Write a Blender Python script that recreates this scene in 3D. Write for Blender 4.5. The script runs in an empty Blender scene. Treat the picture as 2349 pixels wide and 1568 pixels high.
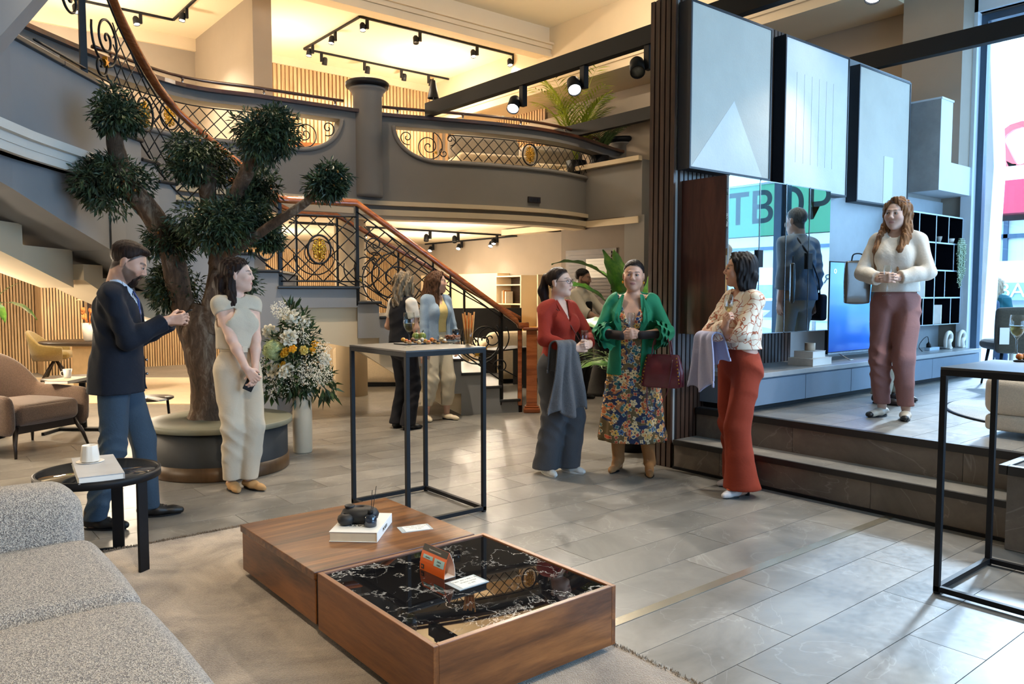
import bpy, bmesh, math, random
import numpy as np
from mathutils import Vector, Matrix, noise as mnoise
R = math.radians
random.seed(7)
SC = bpy.context.scene
COL = SC.collection
# ---------------------------------------------------------------- camera
# world axes follow the building: +X runs along the picture partition, +Y runs away from the steps
FPX, CX, CY, HCAM = 1780.0, 1174.5, 784.0, 1.45
YAW, PITCH = R(51.0), R(3.6)
FWD = Vector((math.cos(PITCH)*math.cos(YAW), math.cos(PITCH)*math.sin(YAW), -math.sin(PITCH)))
RGT = Vector((math.sin(YAW), -math.cos(YAW), 0))
UPV = RGT.cross(FWD)
FH = Vector((math.cos(YAW), math.sin(YAW), 0))
cam_d = bpy.data.cameras.new('camera')
cam_d.sensor_width = 36; cam_d.sensor_fit = 'HORIZONTAL'; cam_d.lens = 36*FPX/2349; cam_d.clip_start = .05
cam = bpy.data.objects.new('camera', cam_d); COL.objects.link(cam)
cam.matrix_world = Matrix(((RGT.x, UPV.x, -FWD.x, 0), (RGT.y, UPV.y, -FWD.y, 0), (RGT.z, UPV.z, -FWD.z, HCAM), (0, 0, 0, 1)))
SC.camera = cam
# ---------------------------------------------------------------- world, view, sun
SC.view_settings.view_transform = 'Standard'; SC.view_settings.look = 'None'
SC.view_settings.exposure = 0.55; SC.view_settings.gamma = 1; SC.view_settings.use_curve_mapping = False
w = bpy.data.worlds.new('world'); SC.world = w; w.use_nodes = True
bg = w.node_tree.nodes['Background']; bg.inputs[0].default_value = (.40, .68, 1.0, 1); bg.inputs[1].default_value = 6.8
try:
    SC.cycles.max_bounces = 7; SC.cycles.diffuse_bounces = 4; SC.cycles.glossy_bounces = 4
    SC.cycles.transmission_bounces = 6; SC.cycles.transparent_max_bounces = 10
    SC.cycles.caustics_reflective = False; SC.cycles.caustics_refractive = False
    SC.cycles.sample_clamp_indirect = 6.0; SC.cycles.use_denoising = True
except Exception: pass
def lamp(name, kind, loc, aim=None, power=100, col=(1, 1, 1), size=.1, angle=60, blend=.5, **kw):
    d = bpy.data.lights.new(name, kind); d.energy = power; d.color = col
    if kind == 'SPOT': d.spot_size = R(angle); d.spot_blend = blend; d.shadow_soft_size = size
    if kind == 'POINT': d.shadow_soft_size = size
    if kind == 'AREA':
        d.shape = 'RECTANGLE'; d.size = size; d.size_y = kw.get('sy', size)
    if kind == 'SUN': d.angle = size
    o = bpy.data.objects.new(name, d); COL.objects.link(o); o.location = loc
    if aim is not None:
        o.rotation_euler = (Vector(aim)-Vector(loc)).to_track_quat('-Z', 'Y').to_euler()
    return o
for (c, aim, w_) in (((10.02, 2.4, 2.6), (0, 2.4, 2.6), 2.8), ((10.02, -.95, 2.6), (0, -.95, 2.6), 3.8), ((6.2, -4.22, 2.6), (6.2, 4, 2.6), 7.2)):
    p = lamp('window_portal', 'AREA', c, aim, 1, size=w_, sy=4.1)      # sky portals in the window openings
    p.data.cycles.is_portal = True
# unseen lamps: beam spots read off floor shadows, ceiling spots added as warm fill
NW, WW = (1, .91, .78), (1, .83, .62)
for (p, a, pw, ang, c) in (((6.05, 1.2, 3.9), (3.2, 2.2, 0), 260, 110, NW), ((6.05, -1.2, 3.9), (3.0, .8, 0), 220, 110, NW), ((6.05, 3.2, 3.9), (4.2, 2.9, 0), 130, 60, NW),
        ((3.6, 6.6, 5.8), (3.6, 6.4, 0), 560, 85, WW), ((.8, 6.6, 5.8), (.4, 7.4, 0), 330, 100, WW), ((.6, .4, 4.2), (1.0, 3.0, 0), 300, 70, WW), ((7.3, 1.4, 5.6), (7.0, 2.2, .5), 170, 55, NW)):
    lamp('unseen_spot', 'SPOT', p, a, pw, c, .08, ang, .8)
for (p, pw) in (((-1.5, 9.5, 2.0), 75), ((2.4, 11.8, 2.0), 85), ((7.4, 10.8, 2.0), 90), ((5.5, 14.3, 2.0), 100), ((8.6, 13.2, 2.0), 85), ((-4.5, 14.0, 2.0), 80), ((0.5, 14.3, 2.0), 80), ((.3, 8.6, 1.3), 75), ((2.2, 9.6, 1.0), 30), ((-1.0, 6.4, 1.3), 50),
        ((7.9, 12.2, 4.8), 120), ((2.2, 12.4, 4.8), 130), ((5.2, 12.4, 4.8), 70), ((3.5, 8.4, 5.3), 60), ((7.6, 7.4, 5.2), 60)):
    lamp('fill_light', 'POINT', p, None, pw, WW, .12)  # unseen point lights without fixtures, added to brighten ceilings, soffits and rooms
lamp('sun', 'SUN', (20, 3, 20), (20-1.0, 3-.18, 20-.62), 4.2, (.70, .85, 1), size=R(4))
# ---------------------------------------------------------------- pixel helpers (2349 x 1568 frame)
def ray(px, py): return FWD + RGT*((px-CX)/FPX) + UPV*((CY-py)/FPX)
def G(px, py, z=0.0):
    d = ray(px, py); t = (z-HCAM)/d.z; return Vector((d.x*t, d.y*t, z))
def PV(px, py, v):
    d = ray(px, py); t = v/d.y; return Vector((d.x*t, v, HCAM+d.z*t))
def PU(px, py, u):
    d = ray(px, py); t = u/d.x; return Vector((u, d.y*t, HCAM+d.z*t))
def PD(px, py, dep):
    d = ray(px, py); t = dep/(d.x*FH.x+d.y*FH.y); return Vector((d.x*t, d.y*t, HCAM+d.z*t))
def C(X, D, z=0.0): return Vector((RGT.x*X+FH.x*D, RGT.y*X+FH.y*D, z))
def camdir(p):      # angle (world) of the direction from p to the camera
    return math.atan2(-p[1], -p[0])
# ---------------------------------------------------------------- materials
MATS = {}
def nodes(name):
    m = bpy.data.materials.new(name); m.use_nodes = True; nt = m.node_tree
    b = nt.nodes['Principled BSDF']; MATS[name] = m
    return m, nt, b
def N(nt, t, **kw):
    n = nt.nodes.new(t)
    for k, v in kw.items():
        if hasattr(n, k): setattr(n, k, v)
    return n
def c4(c): return (c[0], c[1], c[2], 1)
def ramp(nt, stops, src):
    r = N(nt, 'ShaderNodeValToRGB'); e = r.color_ramp.elements
    while len(e) < len(stops): e.new(.5)
    for i, (p, c) in enumerate(stops): e[i].position = p; e[i].color = c4(c)
    nt.links.new(src, r.inputs[0]); return r.outputs[0]
def coords(nt, scale=(1, 1, 1), rot=(0, 0, 0), obj=True, rand=True):
    tc = N(nt, 'ShaderNodeTexCoord'); mp = N(nt, 'ShaderNodeMapping')
    mp.inputs['Scale'].default_value = scale; mp.inputs['Rotation'].default_value = rot
    src = tc.outputs['Object'] if obj else tc.outputs['Generated']
    if rand:
        oi = N(nt, 'ShaderNodeObjectInfo'); ad = N(nt, 'ShaderNodeVectorMath', operation='MULTIPLY_ADD')
        nt.links.new(oi.outputs['Random'], ad.inputs[0]); ad.inputs[1].default_value = (13, 17, 19)
        nt.links.new(src, ad.inputs[2]); src = ad.outputs[0]
    nt.links.new(src, mp.inputs[0]); return mp.outputs[0]
def noise(nt, vec, scale, detail=3, rough=.5, dist=0.0):
    n = N(nt, 'ShaderNodeTexNoise'); n.inputs['Scale'].default_value = scale; n.inputs['Detail'].default_value = detail
    n.inputs['Roughness'].default_value = rough; n.inputs['Distortion'].default_value = dist
    nt.links.new(vec, n.inputs['Vector']); return n.outputs['Fac']
def bump(nt, b, h, strength=.3, dist=.01):
    bp = N(nt, 'ShaderNodeBump'); bp.inputs['Strength'].default_value = strength; bp.inputs['Distance'].default_value = dist
    nt.links.new(h, bp.inputs['Height']); nt.links.new(bp.outputs[0], b.inputs['Normal'])
def lerp3(a, b, t): return tuple(a[i]*(1-t)+b[i]*t for i in range(3))
def M(name, col, rough=.5, metal=0, var=.12, scale=6, bstr=0, bscale=None, spec=None, sheen=0, coat=0, rand=True, bdist=.004):
    """plain procedural surface: colour with a soft noise variation and an optional fine relief"""
    if name in MATS: return MATS[name]
    m, nt, b = nodes(name)
    vec = coords(nt, rand=rand)
    f = noise(nt, vec, scale, 4, .6)
    c = ramp(nt, [(.3, tuple(max(0, x*(1-var)) for x in col)), (.7, tuple(min(1, x*(1+var)) for x in col))], f)
    nt.links.new(c, b.inputs['Base Color'])
    b.inputs['Roughness'].default_value = rough; b.inputs['Metallic'].default_value = metal
    if spec is not None: b.inputs['Specular IOR Level'].default_value = spec
    if sheen: b.inputs['Sheen Weight'].default_value = sheen; b.inputs['Sheen Roughness'].default_value = .5
    if coat: b.inputs['Coat Weight'].default_value = coat; b.inputs['Coat Roughness'].default_value = .1
    if bstr: bump(nt, b, noise(nt, vec, bscale or scale*20, 2, .6), bstr, bdist)
    return m
def emis(name, col, strength):
    m, nt, b = nodes(name); b.inputs['Base Color'].default_value = c4(col)
    b.inputs['Emission Color'].default_value = c4(col); b.inputs['Emission Strength'].default_value = strength; return m
def wood(name, c0, c1, c2, axis=0, stretch=9, rough=.35, scale=5, coat=0, dist=1.4):
    m, nt, b = nodes(name); s = [1, 1, 1]
    for i in range(3): s[i] = stretch if i != axis else .9
    vec = coords(nt, tuple(s))
    f = noise(nt, vec, scale*.16, 4, .55, dist); g = noise(nt, vec, scale*2.2, 5, .65, .4)
    mx = N(nt, 'ShaderNodeMath', operation='MULTIPLY_ADD'); nt.links.new(g, mx.inputs[0]); mx.inputs[1].default_value = .3
    nt.links.new(f, mx.inputs[2])
    col = ramp(nt, [(.42, c0), (.62, c1), (.82, c2)], mx.outputs[0])
    nt.links.new(col, b.inputs['Base Color']); b.inputs['Roughness'].default_value = rough
    if coat: b.inputs['Coat Weight'].default_value = coat; b.inputs['Coat Roughness'].default_value = .15
    bump(nt, b, g, .12, .002); return m
def glassm(name, col=(1, 1, 1), rough=0.0, thin=True):
    m, nt, b = nodes(name); nt.nodes.remove(b)
    out = nt.nodes['Material Output']
    if thin:
        t = N(nt, 'ShaderNodeBsdfTransparent'); t.inputs[0].default_value = c4(col)
        g = N(nt, 'ShaderNodeBsdfGlossy'); g.inputs['Roughness'].default_value = .02
        fr = N(nt, 'ShaderNodeLayerWeight'); fr.inputs[0].default_value = .5; mx = N(nt, 'ShaderNodeMixShader')
        pw = N(nt, 'ShaderNodeMath', operation='POWER'); nt.links.new(fr.outputs['Facing'], pw.inputs[0]); pw.inputs[1].default_value = 3.0
        ml = N(nt, 'ShaderNodeMath', operation='MULTIPLY_ADD'); nt.links.new(pw.outputs[0], ml.inputs[0]); ml.inputs[1].default_value = .65; ml.inputs[2].default_value = .035
        nt.links.new(ml.outputs[0], mx.inputs[0]); nt.links.new(t.outputs[0], mx.inputs[1]); nt.links.new(g.outputs[0], mx.inputs[2])
        nt.links.new(mx.outputs[0], out.inputs[0])
    else:
        g = N(nt, 'ShaderNodeBsdfGlass'); g.inputs[0].default_value = c4(col); g.inputs['IOR'].default_value = 1.33
        nt.links.new(g.outputs[0], out.inputs[0])
    return m
# ---------------------------------------------------------------- mesh builder
class MB:
    def __init__(s): s.v = []; s.f = []; s.sm = []
    def add(s, vs, fs, smooth=False, mtx=None):
        o = len(s.v)
        s.v += [tuple(mtx @ Vector(p)) if mtx is not None else tuple(p) for p in vs]
        s.f += [tuple(i+o for i in f) for f in fs]; s.sm += [smooth]*len(fs); return s
    def box(s, x0, x1, y0, y1, z0, z1, mtx=None):
        vs = [(x0, y0, z0), (x1, y0, z0), (x1, y1, z0), (x0, y1, z0), (x0, y0, z1), (x1, y0, z1), (x1, y1, z1), (x0, y1, z1)]
        return s.add(vs, [(0, 3, 2, 1), (4, 5, 6, 7), (0, 1, 5, 4), (1, 2, 6, 5), (2, 3, 7, 6), (3, 0, 4, 7)], False, mtx)
    def bar(s, a, b, w, h=None, up=(0, 0, 1)):
        a = Vector(a); b = Vector(b); h = h or w; d = (b-a); L = d.length
        if L < 1e-6: return s
        d /= L; up = Vector(up)
        if abs(d.dot(up)) > .98: up = Vector((1, 0, 0))
        x = d.cross(up).normalized(); y = x.cross(d)
        m = Matrix(((x.x, d.x, y.x, a.x), (x.y, d.y, y.y, a.y), (x.z, d.z, y.z, a.z), (0, 0, 0, 1)))
        return s.box(-w/2, w/2, 0, L, -h/2, h/2, m)
    def tube(s, pts, r, n=8, closed=False, cap=True, smooth=True, flat=None):
        pts = [Vector(p) for p in pts]; m = len(pts)
        if m < 2: return s
        rs = r if isinstance(r, (list, tuple)) else [r]*m
        vs = []; up = None
        for i in range(m):
            if closed: t = pts[(i+1) % m]-pts[i-1]
            else: t = pts[min(i+1, m-1)]-pts[max(i-1, 0)]
            if t.length < 1e-9: t = Vector((0, 0, 1))
            t.normalize()
            if up is None: up = Vector((0, 0, 1)) if abs(t.z) < .9 else Vector((1, 0, 0))
            x = t.cross(up)
            if x.length < 1e-5: x = t.cross(Vector((1, .3, .2)))
            x.normalize(); y = x.cross(t); up = y
            for k in range(n):
                a = 2*math.pi*k/n
                vs.append(pts[i]+x*math.cos(a)*rs[i]+y*math.sin(a)*rs[i]*(flat or 1))
        fs = []
        for i in range(m if closed else m-1):
            j = (i+1) % m
            for k in range(n):
                l = (k+1) % n; fs.append((i*n+k, i*n+l, j*n+l, j*n+k))
        if cap and not closed: fs += [tuple(range(n-1, -1, -1)), tuple((m-1)*n+k for k in range(n))]
        return s.add(vs, fs, smooth)
    def lathe(s, prof, c=(0, 0, 0), n=24, smooth=True, mtx=None, sx=1, sy=1, cap=True):
        vs = []; c = Vector(c)
        for (r, z) in prof:
            for k in range(n):
                a = 2*math.pi*k/n; vs.append((c.x+r*math.cos(a)*sx, c.y+r*math.sin(a)*sy, c.z+z))
        fs = []
        for i in range(len(prof)-1):
            for k in range(n):
                l = (k+1) % n; fs.append((i*n+k, i*n+l, (i+1)*n+l, (i+1)*n+k))
        if cap:
            if prof[0][0] > 1e-4: fs.append(tuple(range(n-1, -1, -1)))
            if prof[-1][0] > 1e-4: fs.append(tuple((len(prof)-1)*n+k for k in range(n)))
        return s.add(vs, fs, smooth, mtx)
    def prism(s, poly, z0, z1, smooth=False):
        n = len(poly); vs = [(p[0], p[1], z0) for p in poly]+[(p[0], p[1], z1) for p in poly]
        fs = [(i, (i+1) % n, n+(i+1) % n, n+i) for i in range(n)]+[tuple(range(n-1, -1, -1)), tuple(range(n, 2*n))]
        return s.add(vs, fs, smooth)
    def ball(s, c, r, n=12, m=8, sc=(1, 1, 1), mtx=None):
        c = Vector(c); vs = [(c.x, c.y, c.z-r*sc[2])]
        for i in range(1, m):
            p = -math.pi/2+math.pi*i/m
            for k in range(n):
                a = 2*math.pi*k/n
                vs.append((c.x+r*sc[0]*math.cos(p)*math.cos(a), c.y+r*sc[1]*math.cos(p)*math.sin(a), c.z+r*sc[2]*math.sin(p)))
        vs.append((c.x, c.y, c.z+r*sc[2])); t = len(vs)-1
        fs = [(0, 1+(k+1) % n, 1+k) for k in range(n)]
        for i in range(m-2):
            for k in range(n):
                l = (k+1) % n; fs.append((1+i*n+k, 1+i*n+l, 1+(i+1)*n+l, 1+(i+1)*n+k))
        fs += [(t, 1+(m-2)*n+k, 1+(m-2)*n+(k+1) % n) for k in range(n)]
        return s.add(vs, fs, True, mtx)
    def rbox(s, x0, x1, y0, y1, z0, z1, r=.04, n=4, puff=0.0, mtx=None, seg=6):
        """rounded box; puff swells the faces like a cushion"""
        cx, cy, cz = (x0+x1)/2, (y0+y1)/2, (z0+z1)/2; hx, hy, hz = (x1-x0)/2, (y1-y0)/2, (z1-z0)/2
        r = min(r, hx, hy, hz)
        def axis(h):
            a = [-h+r-r*math.cos(i/n*math.pi/2) for i in range(n)]
            b = [-h+r+(2*h-2*r)*i/seg for i in range(seg+1)]
            return sorted(a+b+[-q for q in a])
        A = [axis(hx), axis(hy), axis(hz)]; H = (hx, hy, hz); idx = {}; vs = []; fs = []
        def vert(p):
            key = tuple(round(q, 6) for q in p)
            if key in idx: return idx[key]
            q = [max(-H[i]+r, min(H[i]-r, p[i])) for i in range(3)]
            d = Vector([p[i]-q[i] for i in range(3)])
            if d.length > 1e-9: d = d.normalized()*r
            o = [q[i]+d[i] for i in range(3)]
            if puff:
                for i in range(3):
                    j, k = (i+1) % 3, (i+2) % 3
                    if abs(p[i]) > H[i]-1e-6:
                        wv = (1-(p[j]/H[j])**2)*(1-(p[k]/H[k])**2); o[i] += math.copysign(puff*wv, p[i])
            vs.append((o[0]+cx, o[1]+cy, o[2]+cz)); idx[key] = len(vs)-1; return idx[key]
        for i in range(3):
            j, k = (i+1) % 3, (i+2) % 3
            for sgn in (-1, 1):
                for a in range(len(A[j])-1):
                    for b in range(len(A[k])-1):
                        q = []
                        for (aa, bb) in ((a, b), (a+1, b), (a+1, b+1), (a, b+1)):
                            p = [0, 0, 0]; p[i] = sgn*H[i]; p[j] = A[j][aa]; p[k] = A[k][bb]; q.append(vert(p))
                        if sgn < 0: q.reverse()
                        if len(set(q)) > 2: fs.append(tuple(dict.fromkeys(q)))
        return s.add(vs, fs, True, mtx)
    def build(s, name, m, parent=None, loc=None, bevel=0, props=None, seg=2):
        me = bpy.data.meshes.new(name); me.from_pydata(s.v, [], s.f)
        me.polygons.foreach_set('use_smooth', s.sm); me.materials.append(m); me.update()
        o = bpy.data.objects.new(name, me); COL.objects.link(o)
        if loc is not None: o.location = loc
        if parent is not None: o.parent = parent
        if bevel:
            b = o.modifiers.new('bevel', 'BEVEL'); b.width = bevel; b.segments = seg; b.limit_method = 'ANGLE'
            b.harden_normals = False
        if props:
            for k, v in props.items(): o[k] = v
        return o
def tag(o, label, cat, group=None):
    o['label'] = label; o['category'] = cat
    if group: o['group'] = group
    return o
def thing(name, label, cat, loc=(0, 0, 0), rotz=0, group=None):
    o = bpy.data.objects.new(name, None); COL.objects.link(o); o.location = loc; o.rotation_euler = (0, 0, rotz)
    o.empty_display_size = .1
    return tag(o, label, cat, group)
def struct(o): o['kind'] = 'structure'; return o
def stuff(o): o['kind'] = 'stuff'; return o
def copy_tree(o, parent=None):
    c = o.copy(); COL.objects.link(c); c.parent = parent
    for ch in o.children: copy_tree(ch, c)
    return c
def lin(*h):       # sRGB 0-255 to linear
    return tuple(((x/255)/12.92 if x/255 <= .04045 else ((x/255+.055)/1.055)**2.4) for x in h)
def smooth_path(pts, n):
    """Catmull-Rom through pts, n samples per span"""
    P = [Vector(p) for p in pts]; P = [P[0]*2-P[1]]+P+[P[-1]*2-P[-2]]; out = []
    for i in range(1, len(P)-2):
        for k in range(n):
            t = k/n; a, b, c, d = P[i-1], P[i], P[i+1], P[i+2]
            out.append(.5*((2*b)+(c-a)*t+(2*a-5*b+4*c-d)*t*t+(3*b-a-3*c+d)*t**3))
    out.append(P[-2]); return out
class Path:
    """plan polyline with arc length"""
    def __init__(s, pts):
        s.p = [Vector((p[0], p[1], p[2] if len(p) > 2 else 0)) for p in pts]; s.s = [0.0]
        for a, b in zip(s.p, s.p[1:]): s.s.append(s.s[-1]+math.hypot(b.x-a.x, b.y-a.y))
        s.L = s.s[-1]
    def at(s, q):
        q = max(0, min(s.L, q))
        for i in range(len(s.s)-1):
            if q <= s.s[i+1]+1e-9:
                t = (q-s.s[i])/max(1e-9, s.s[i+1]-s.s[i]); return s.p[i].lerp(s.p[i+1], t)
        return s.p[-1].copy()
    def nrm(s, q):
        a, b = s.at(q-.03), s.at(q+.03); d = Vector((b.x-a.x, b.y-a.y, 0)).normalized(); return Vector((-d.y, d.x, 0))
def text_mesh(name, body, size, m, mtx, parent=None, depth=.001, bold=0, align='CENTER', sx=1.0):
    cu = bpy.data.curves.new(name, 'FONT'); cu.body = body; cu.size = size; cu.align_x = align; cu.align_y = 'CENTER'
    cu.extrude = depth; cu.offset = bold; cu.resolution_u = 4 if size > .2 else 2
    t = bpy.data.objects.new(name, cu); COL.objects.link(t)
    dg = bpy.context.evaluated_depsgraph_get(); me = bpy.data.meshes.new_from_object(t.evaluated_get(dg))
    bpy.data.objects.remove(t); bpy.data.curves.remove(cu); me.transform(Matrix.Diagonal((sx, 1, 1, 1))); me.transform(mtx)
    me.name = name; me.materials.clear(); me.materials.append(m)
    o = bpy.data.objects.new(name, me); COL.objects.link(o); o.parent = parent; return o
# ================================================================ STRUCTURE
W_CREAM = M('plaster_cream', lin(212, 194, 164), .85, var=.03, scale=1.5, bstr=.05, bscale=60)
W_GREY = M('plaster_taupe', lin(150, 138, 124), .85, var=.05, scale=1.5, bstr=.08, bscale=60)
W_BALC = M('plaster_balcony', lin(126, 122, 118), .85, var=.05, scale=1.2, bstr=.12, bscale=45)
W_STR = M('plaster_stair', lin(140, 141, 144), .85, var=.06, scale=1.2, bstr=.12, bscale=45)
W_WHITE = M('plaster_white', lin(222, 218, 210), .8, var=.03, scale=2)
W_CEIL = M('ceiling_paint', lin(232, 218, 190), .9, var=.02, scale=1)
BLACK = M('black_powder_metal', lin(22, 23, 26), .5, 0, spec=.2, var=.1, scale=8, bstr=.05, bscale=200)
IRON = M('wrought_iron', lin(22, 22, 24), .45, .3, var=.2, scale=20)
STEEL = M('steel', lin(170, 170, 172), .25, 1, var=.05)
GOLD = M('gold_leaf', lin(200, 150, 50), .32, .9, var=.2, scale=30)
DWOOD = wood('dark_rail_wood', lin(40, 22, 16), lin(66, 36, 24), lin(90, 50, 32), 0, 6, .3, 8, coat=.3)
RWOOD = wood('red_rail_wood', lin(108, 52, 24), lin(150, 78, 36), lin(182, 104, 54), 0, 8, .25, 8, coat=.5)
BEAM = M('beam_grey_metal', lin(20, 22, 24), .6, 0, var=.08, scale=3, spec=.2)
SLATW = wood('slat_oak', lin(150, 118, 82), lin(178, 146, 106), lin(196, 166, 124), 2, 10, .5, 7)
SLATG = M('slat_felt', lin(62, 52, 40), .9, var=.1)
SLATD = wood('slat_walnut', lin(44, 29, 22), lin(62, 42, 32), lin(82, 58, 44), 2, 10, .35, 7)
def stone_mat(name, c0, c1, c2, rough=.3, vein=.25):
    m, nt, b = nodes(name)
    v = coords(nt, (1, 1, 1)); f = noise(nt, v, 1.3, 7, .62, .9); g = noise(nt, v, 26, 4, .7)
    a = N(nt, 'ShaderNodeMath', operation='MULTIPLY_ADD'); nt.links.new(g, a.inputs[0]); a.inputs[1].default_value = .16; nt.links.new(f, a.inputs[2])
    c = ramp(nt, [(.40, c0), (.58, c1), (.78, c2)], a.outputs[0])
    h = noise(nt, v, 1.1, 5, .5, 1.5); s = N(nt, 'ShaderNodeMath', operation='SUBTRACT'); nt.links.new(h, s.inputs[0]); s.inputs[1].default_value = .5
    ab = N(nt, 'ShaderNodeMath', operation='ABSOLUTE'); nt.links.new(s.outputs[0], ab.inputs[0])
    vm = ramp(nt, [(0, (vein,)*3), (.006, (0, 0, 0))], ab.outputs[0])
    mx = N(nt, 'ShaderNodeMix', data_type='RGBA', blend_type='ADD'); mx.inputs[0].default_value = 1
    nt.links.new(c, mx.inputs[6]); nt.links.new(vm, mx.inputs[7]); nt.links.new(mx.outputs[2], b.inputs['Base Color'])
    rr = N(nt, 'ShaderNodeMath', operation='MULTIPLY_ADD'); nt.links.new(g, rr.inputs[0]); rr.inputs[1].default_value = .22; rr.inputs[2].default_value = rough-.1
    nt.links.new(rr.outputs[0], b.inputs['Roughness']); bump(nt, b, a.outputs[0], .12, .004); return m
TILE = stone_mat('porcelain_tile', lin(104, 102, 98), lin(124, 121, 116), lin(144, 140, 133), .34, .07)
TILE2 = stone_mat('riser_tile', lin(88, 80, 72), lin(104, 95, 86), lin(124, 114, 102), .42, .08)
GROUT = M('grout', lin(66, 62, 57), .9)
# ---- floor with laid tiles
fl = struct(MB().box(-9, 10.3, -4.3, 17, -.3, -.008).build('floor', GROUT))
def tile_field(u0, u1, v0, v1, z, parent, L=1.2, Wd=.3, off=.4, ustart=3.34, vstart=2.04, th=.008, keep=None, m=TILE):
    r0 = math.floor((v0-vstart)/Wd); r1 = math.ceil((v1-vstart)/Wd); n = 0; mesh = None
    for r in range(r0, r1):
        a, b = max(v0, vstart+r*Wd), min(v1, vstart+(r+1)*Wd)
        if b-a < .02: continue
        us = ustart+(r*off) % L-20*L
        while us < u1:
            x0, x1 = max(u0, us), min(u1, us+L); us += L
            if x1-x0 < .02 or (keep and not keep((x0+x1)/2, (a+b)/2)): continue
            g = .0018
            if x1-x0 > L-.001 and b-a > Wd-.001:
                if mesh is None:
                    q = MB().box(-L/2+g, L/2-g, -Wd/2+g, Wd/2-g, -th, 0)
                    o = q.build('tile', m, parent, loc=((x0+x1)/2, (a+b)/2, z)); mesh = o.data
                else:
                    o = bpy.data.objects.new('tile', mesh); COL.objects.link(o); o.parent = parent; o.location = ((x0+x1)/2, (a+b)/2, z)
            else:
                MB().box(-(x1-x0)/2+g, (x1-x0)/2-g, -(b-a)/2+g, (b-a)/2-g, -th, 0).build('tile', m, parent, loc=((x0+x1)/2, (a+b)/2, z))
            n += 1
    return n
def infront(x, y):
    X = RGT.x*x+RGT.y*y; D = FH.x*x+FH.y*y
    return D > 1.9 and abs(X) < D*.66+1.0
tile_field(-1.1, 5.04, .2, 2.28, 0, fl, keep=infront)
tile_field(-1.1, 5.04, 2.335, 8.5, 0, fl, keep=infront, vstart=2.335)
far = MB(); far.box(-9, -1.1, -4.3, 17, -.0081, 0).box(-1.1, 10.3, 8.5, 17, -.0081, 0).box(5.04, 10.3, 4.12, 8.5, -.0081, 0).box(-1.1, 5.04, -4.3, .2, -.0081, 0)
stuff(far.build('floor_surface', TILE, fl))
struct(MB().box(-1.1, 5.04, 2.28, 2.335, -.0081, .003).build('trim_1', M('brass_strip', lin(196, 188, 170), .25, .8, var=.15, scale=3)))
# ---- platform with its two steps
pf = struct(MB().box(5.35, 10.3, -4.3, 4.12, 0, .472).box(4.9, 5.35, -4.3, 1.6, 0, .472).box(5.06, 5.35, 1.6, 4.12, 0, .232).build('floor_platform', GROUT))
tile_field(5.37, 10.1, .3, 4.12, .48, pf, keep=lambda x, y: True)
stuff(MB().box(5.37, 10.1, -4.3, .3, .472, .48).build('platform_surface', TILE, pf))
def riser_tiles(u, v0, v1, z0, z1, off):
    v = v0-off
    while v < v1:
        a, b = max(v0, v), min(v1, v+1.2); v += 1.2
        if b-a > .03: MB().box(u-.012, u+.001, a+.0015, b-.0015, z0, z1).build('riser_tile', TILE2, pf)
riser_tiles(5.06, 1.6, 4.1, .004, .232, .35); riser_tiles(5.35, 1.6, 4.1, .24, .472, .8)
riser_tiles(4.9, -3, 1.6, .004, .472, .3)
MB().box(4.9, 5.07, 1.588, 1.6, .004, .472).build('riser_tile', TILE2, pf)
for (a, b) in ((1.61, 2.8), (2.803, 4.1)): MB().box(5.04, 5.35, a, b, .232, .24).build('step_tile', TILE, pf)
nos = MB(); nos.box(5.03, 5.052, 1.6, 4.1, .2, .243).box(5.32, 5.372, 1.6, 4.1, .43, .483).box(5.02, 5.35, 1.59, 1.61, .2, .243)
nos.box(4.87, 4.92, -3, 1.6, .43, .483).box(4.87, 5.372, 1.59, 1.64, .43, .483).box(5.0, 5.06, 1.585, 1.63, .2, .45)
struct(nos.build('trim_2', M('black_nosing', lin(24, 22, 22), .5), bevel=.003))
struct(MB().box(5.03, 5.048, 1.6, 4.1, 0, .02).build('baseboard_step', BLACK))
# ---- picture partition, slatted at its near end
PT = 3.845
pw = MB().box(5.06, 9.16, 4.14, 4.38, 0, PT).box(9.16, 10.2, 4.14, 4.38, 0, 2.75).build('wall_partition', M('partition_paint', lin(150, 148, 144), .7, var=.05, scale=2)); struct(pw)
slat = MB().box(-.02, .02, -.012, .012, 0, PT).build('slat', SLATD, pw, loc=(5.12, 4.128, 0))
def put_slat(x, y, rz=0, z=0, sc=1.0):
    o = bpy.data.objects.new('slat', slat.data); COL.objects.link(o); o.parent = pw; o.location = (x, y, z); o.rotation_euler.z = rz; o.scale.z = sc
x = 5.175
while x < 6.8: put_slat(x, 4.128); x += .055
y = 4.15
while y < 4.39: put_slat(5.048, y, math.pi/2); y += .055
MB().box(6.75, 10.1, 4.118, 4.139, .48, 2.55).build('wall_panel', M('pale_panel', lin(168, 176, 182), .55, var=.04, scale=8, bstr=.05, bscale=50), pw)
MB().box(5.2, 9.16, 4.128, 4.139, 3.3, PT).build('top_band', M('band_paint', lin(140, 142, 144), .6, var=.04, scale=3), pw)
scw = MB()
for i in range(26): scw.ball((5.35+i*.148, 4.126, PT-.05-.03*(i % 2)), .008, 6, 4)
stuff(scw.build('screw', BLACK, pw))
# ---- window side wall (u = 10.1)
WU = 10.1
ww = MB()
ww.box(WU, WU+.3, 3.80, 17, 0, 6.1).box(WU, WU+.3, -4.3, 3.80, 4.72, 6.1).box(WU, WU+.3, -4.3, -2.9, 0, 4.72)
struct(ww.build('wall_window', W_GREY))
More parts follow.
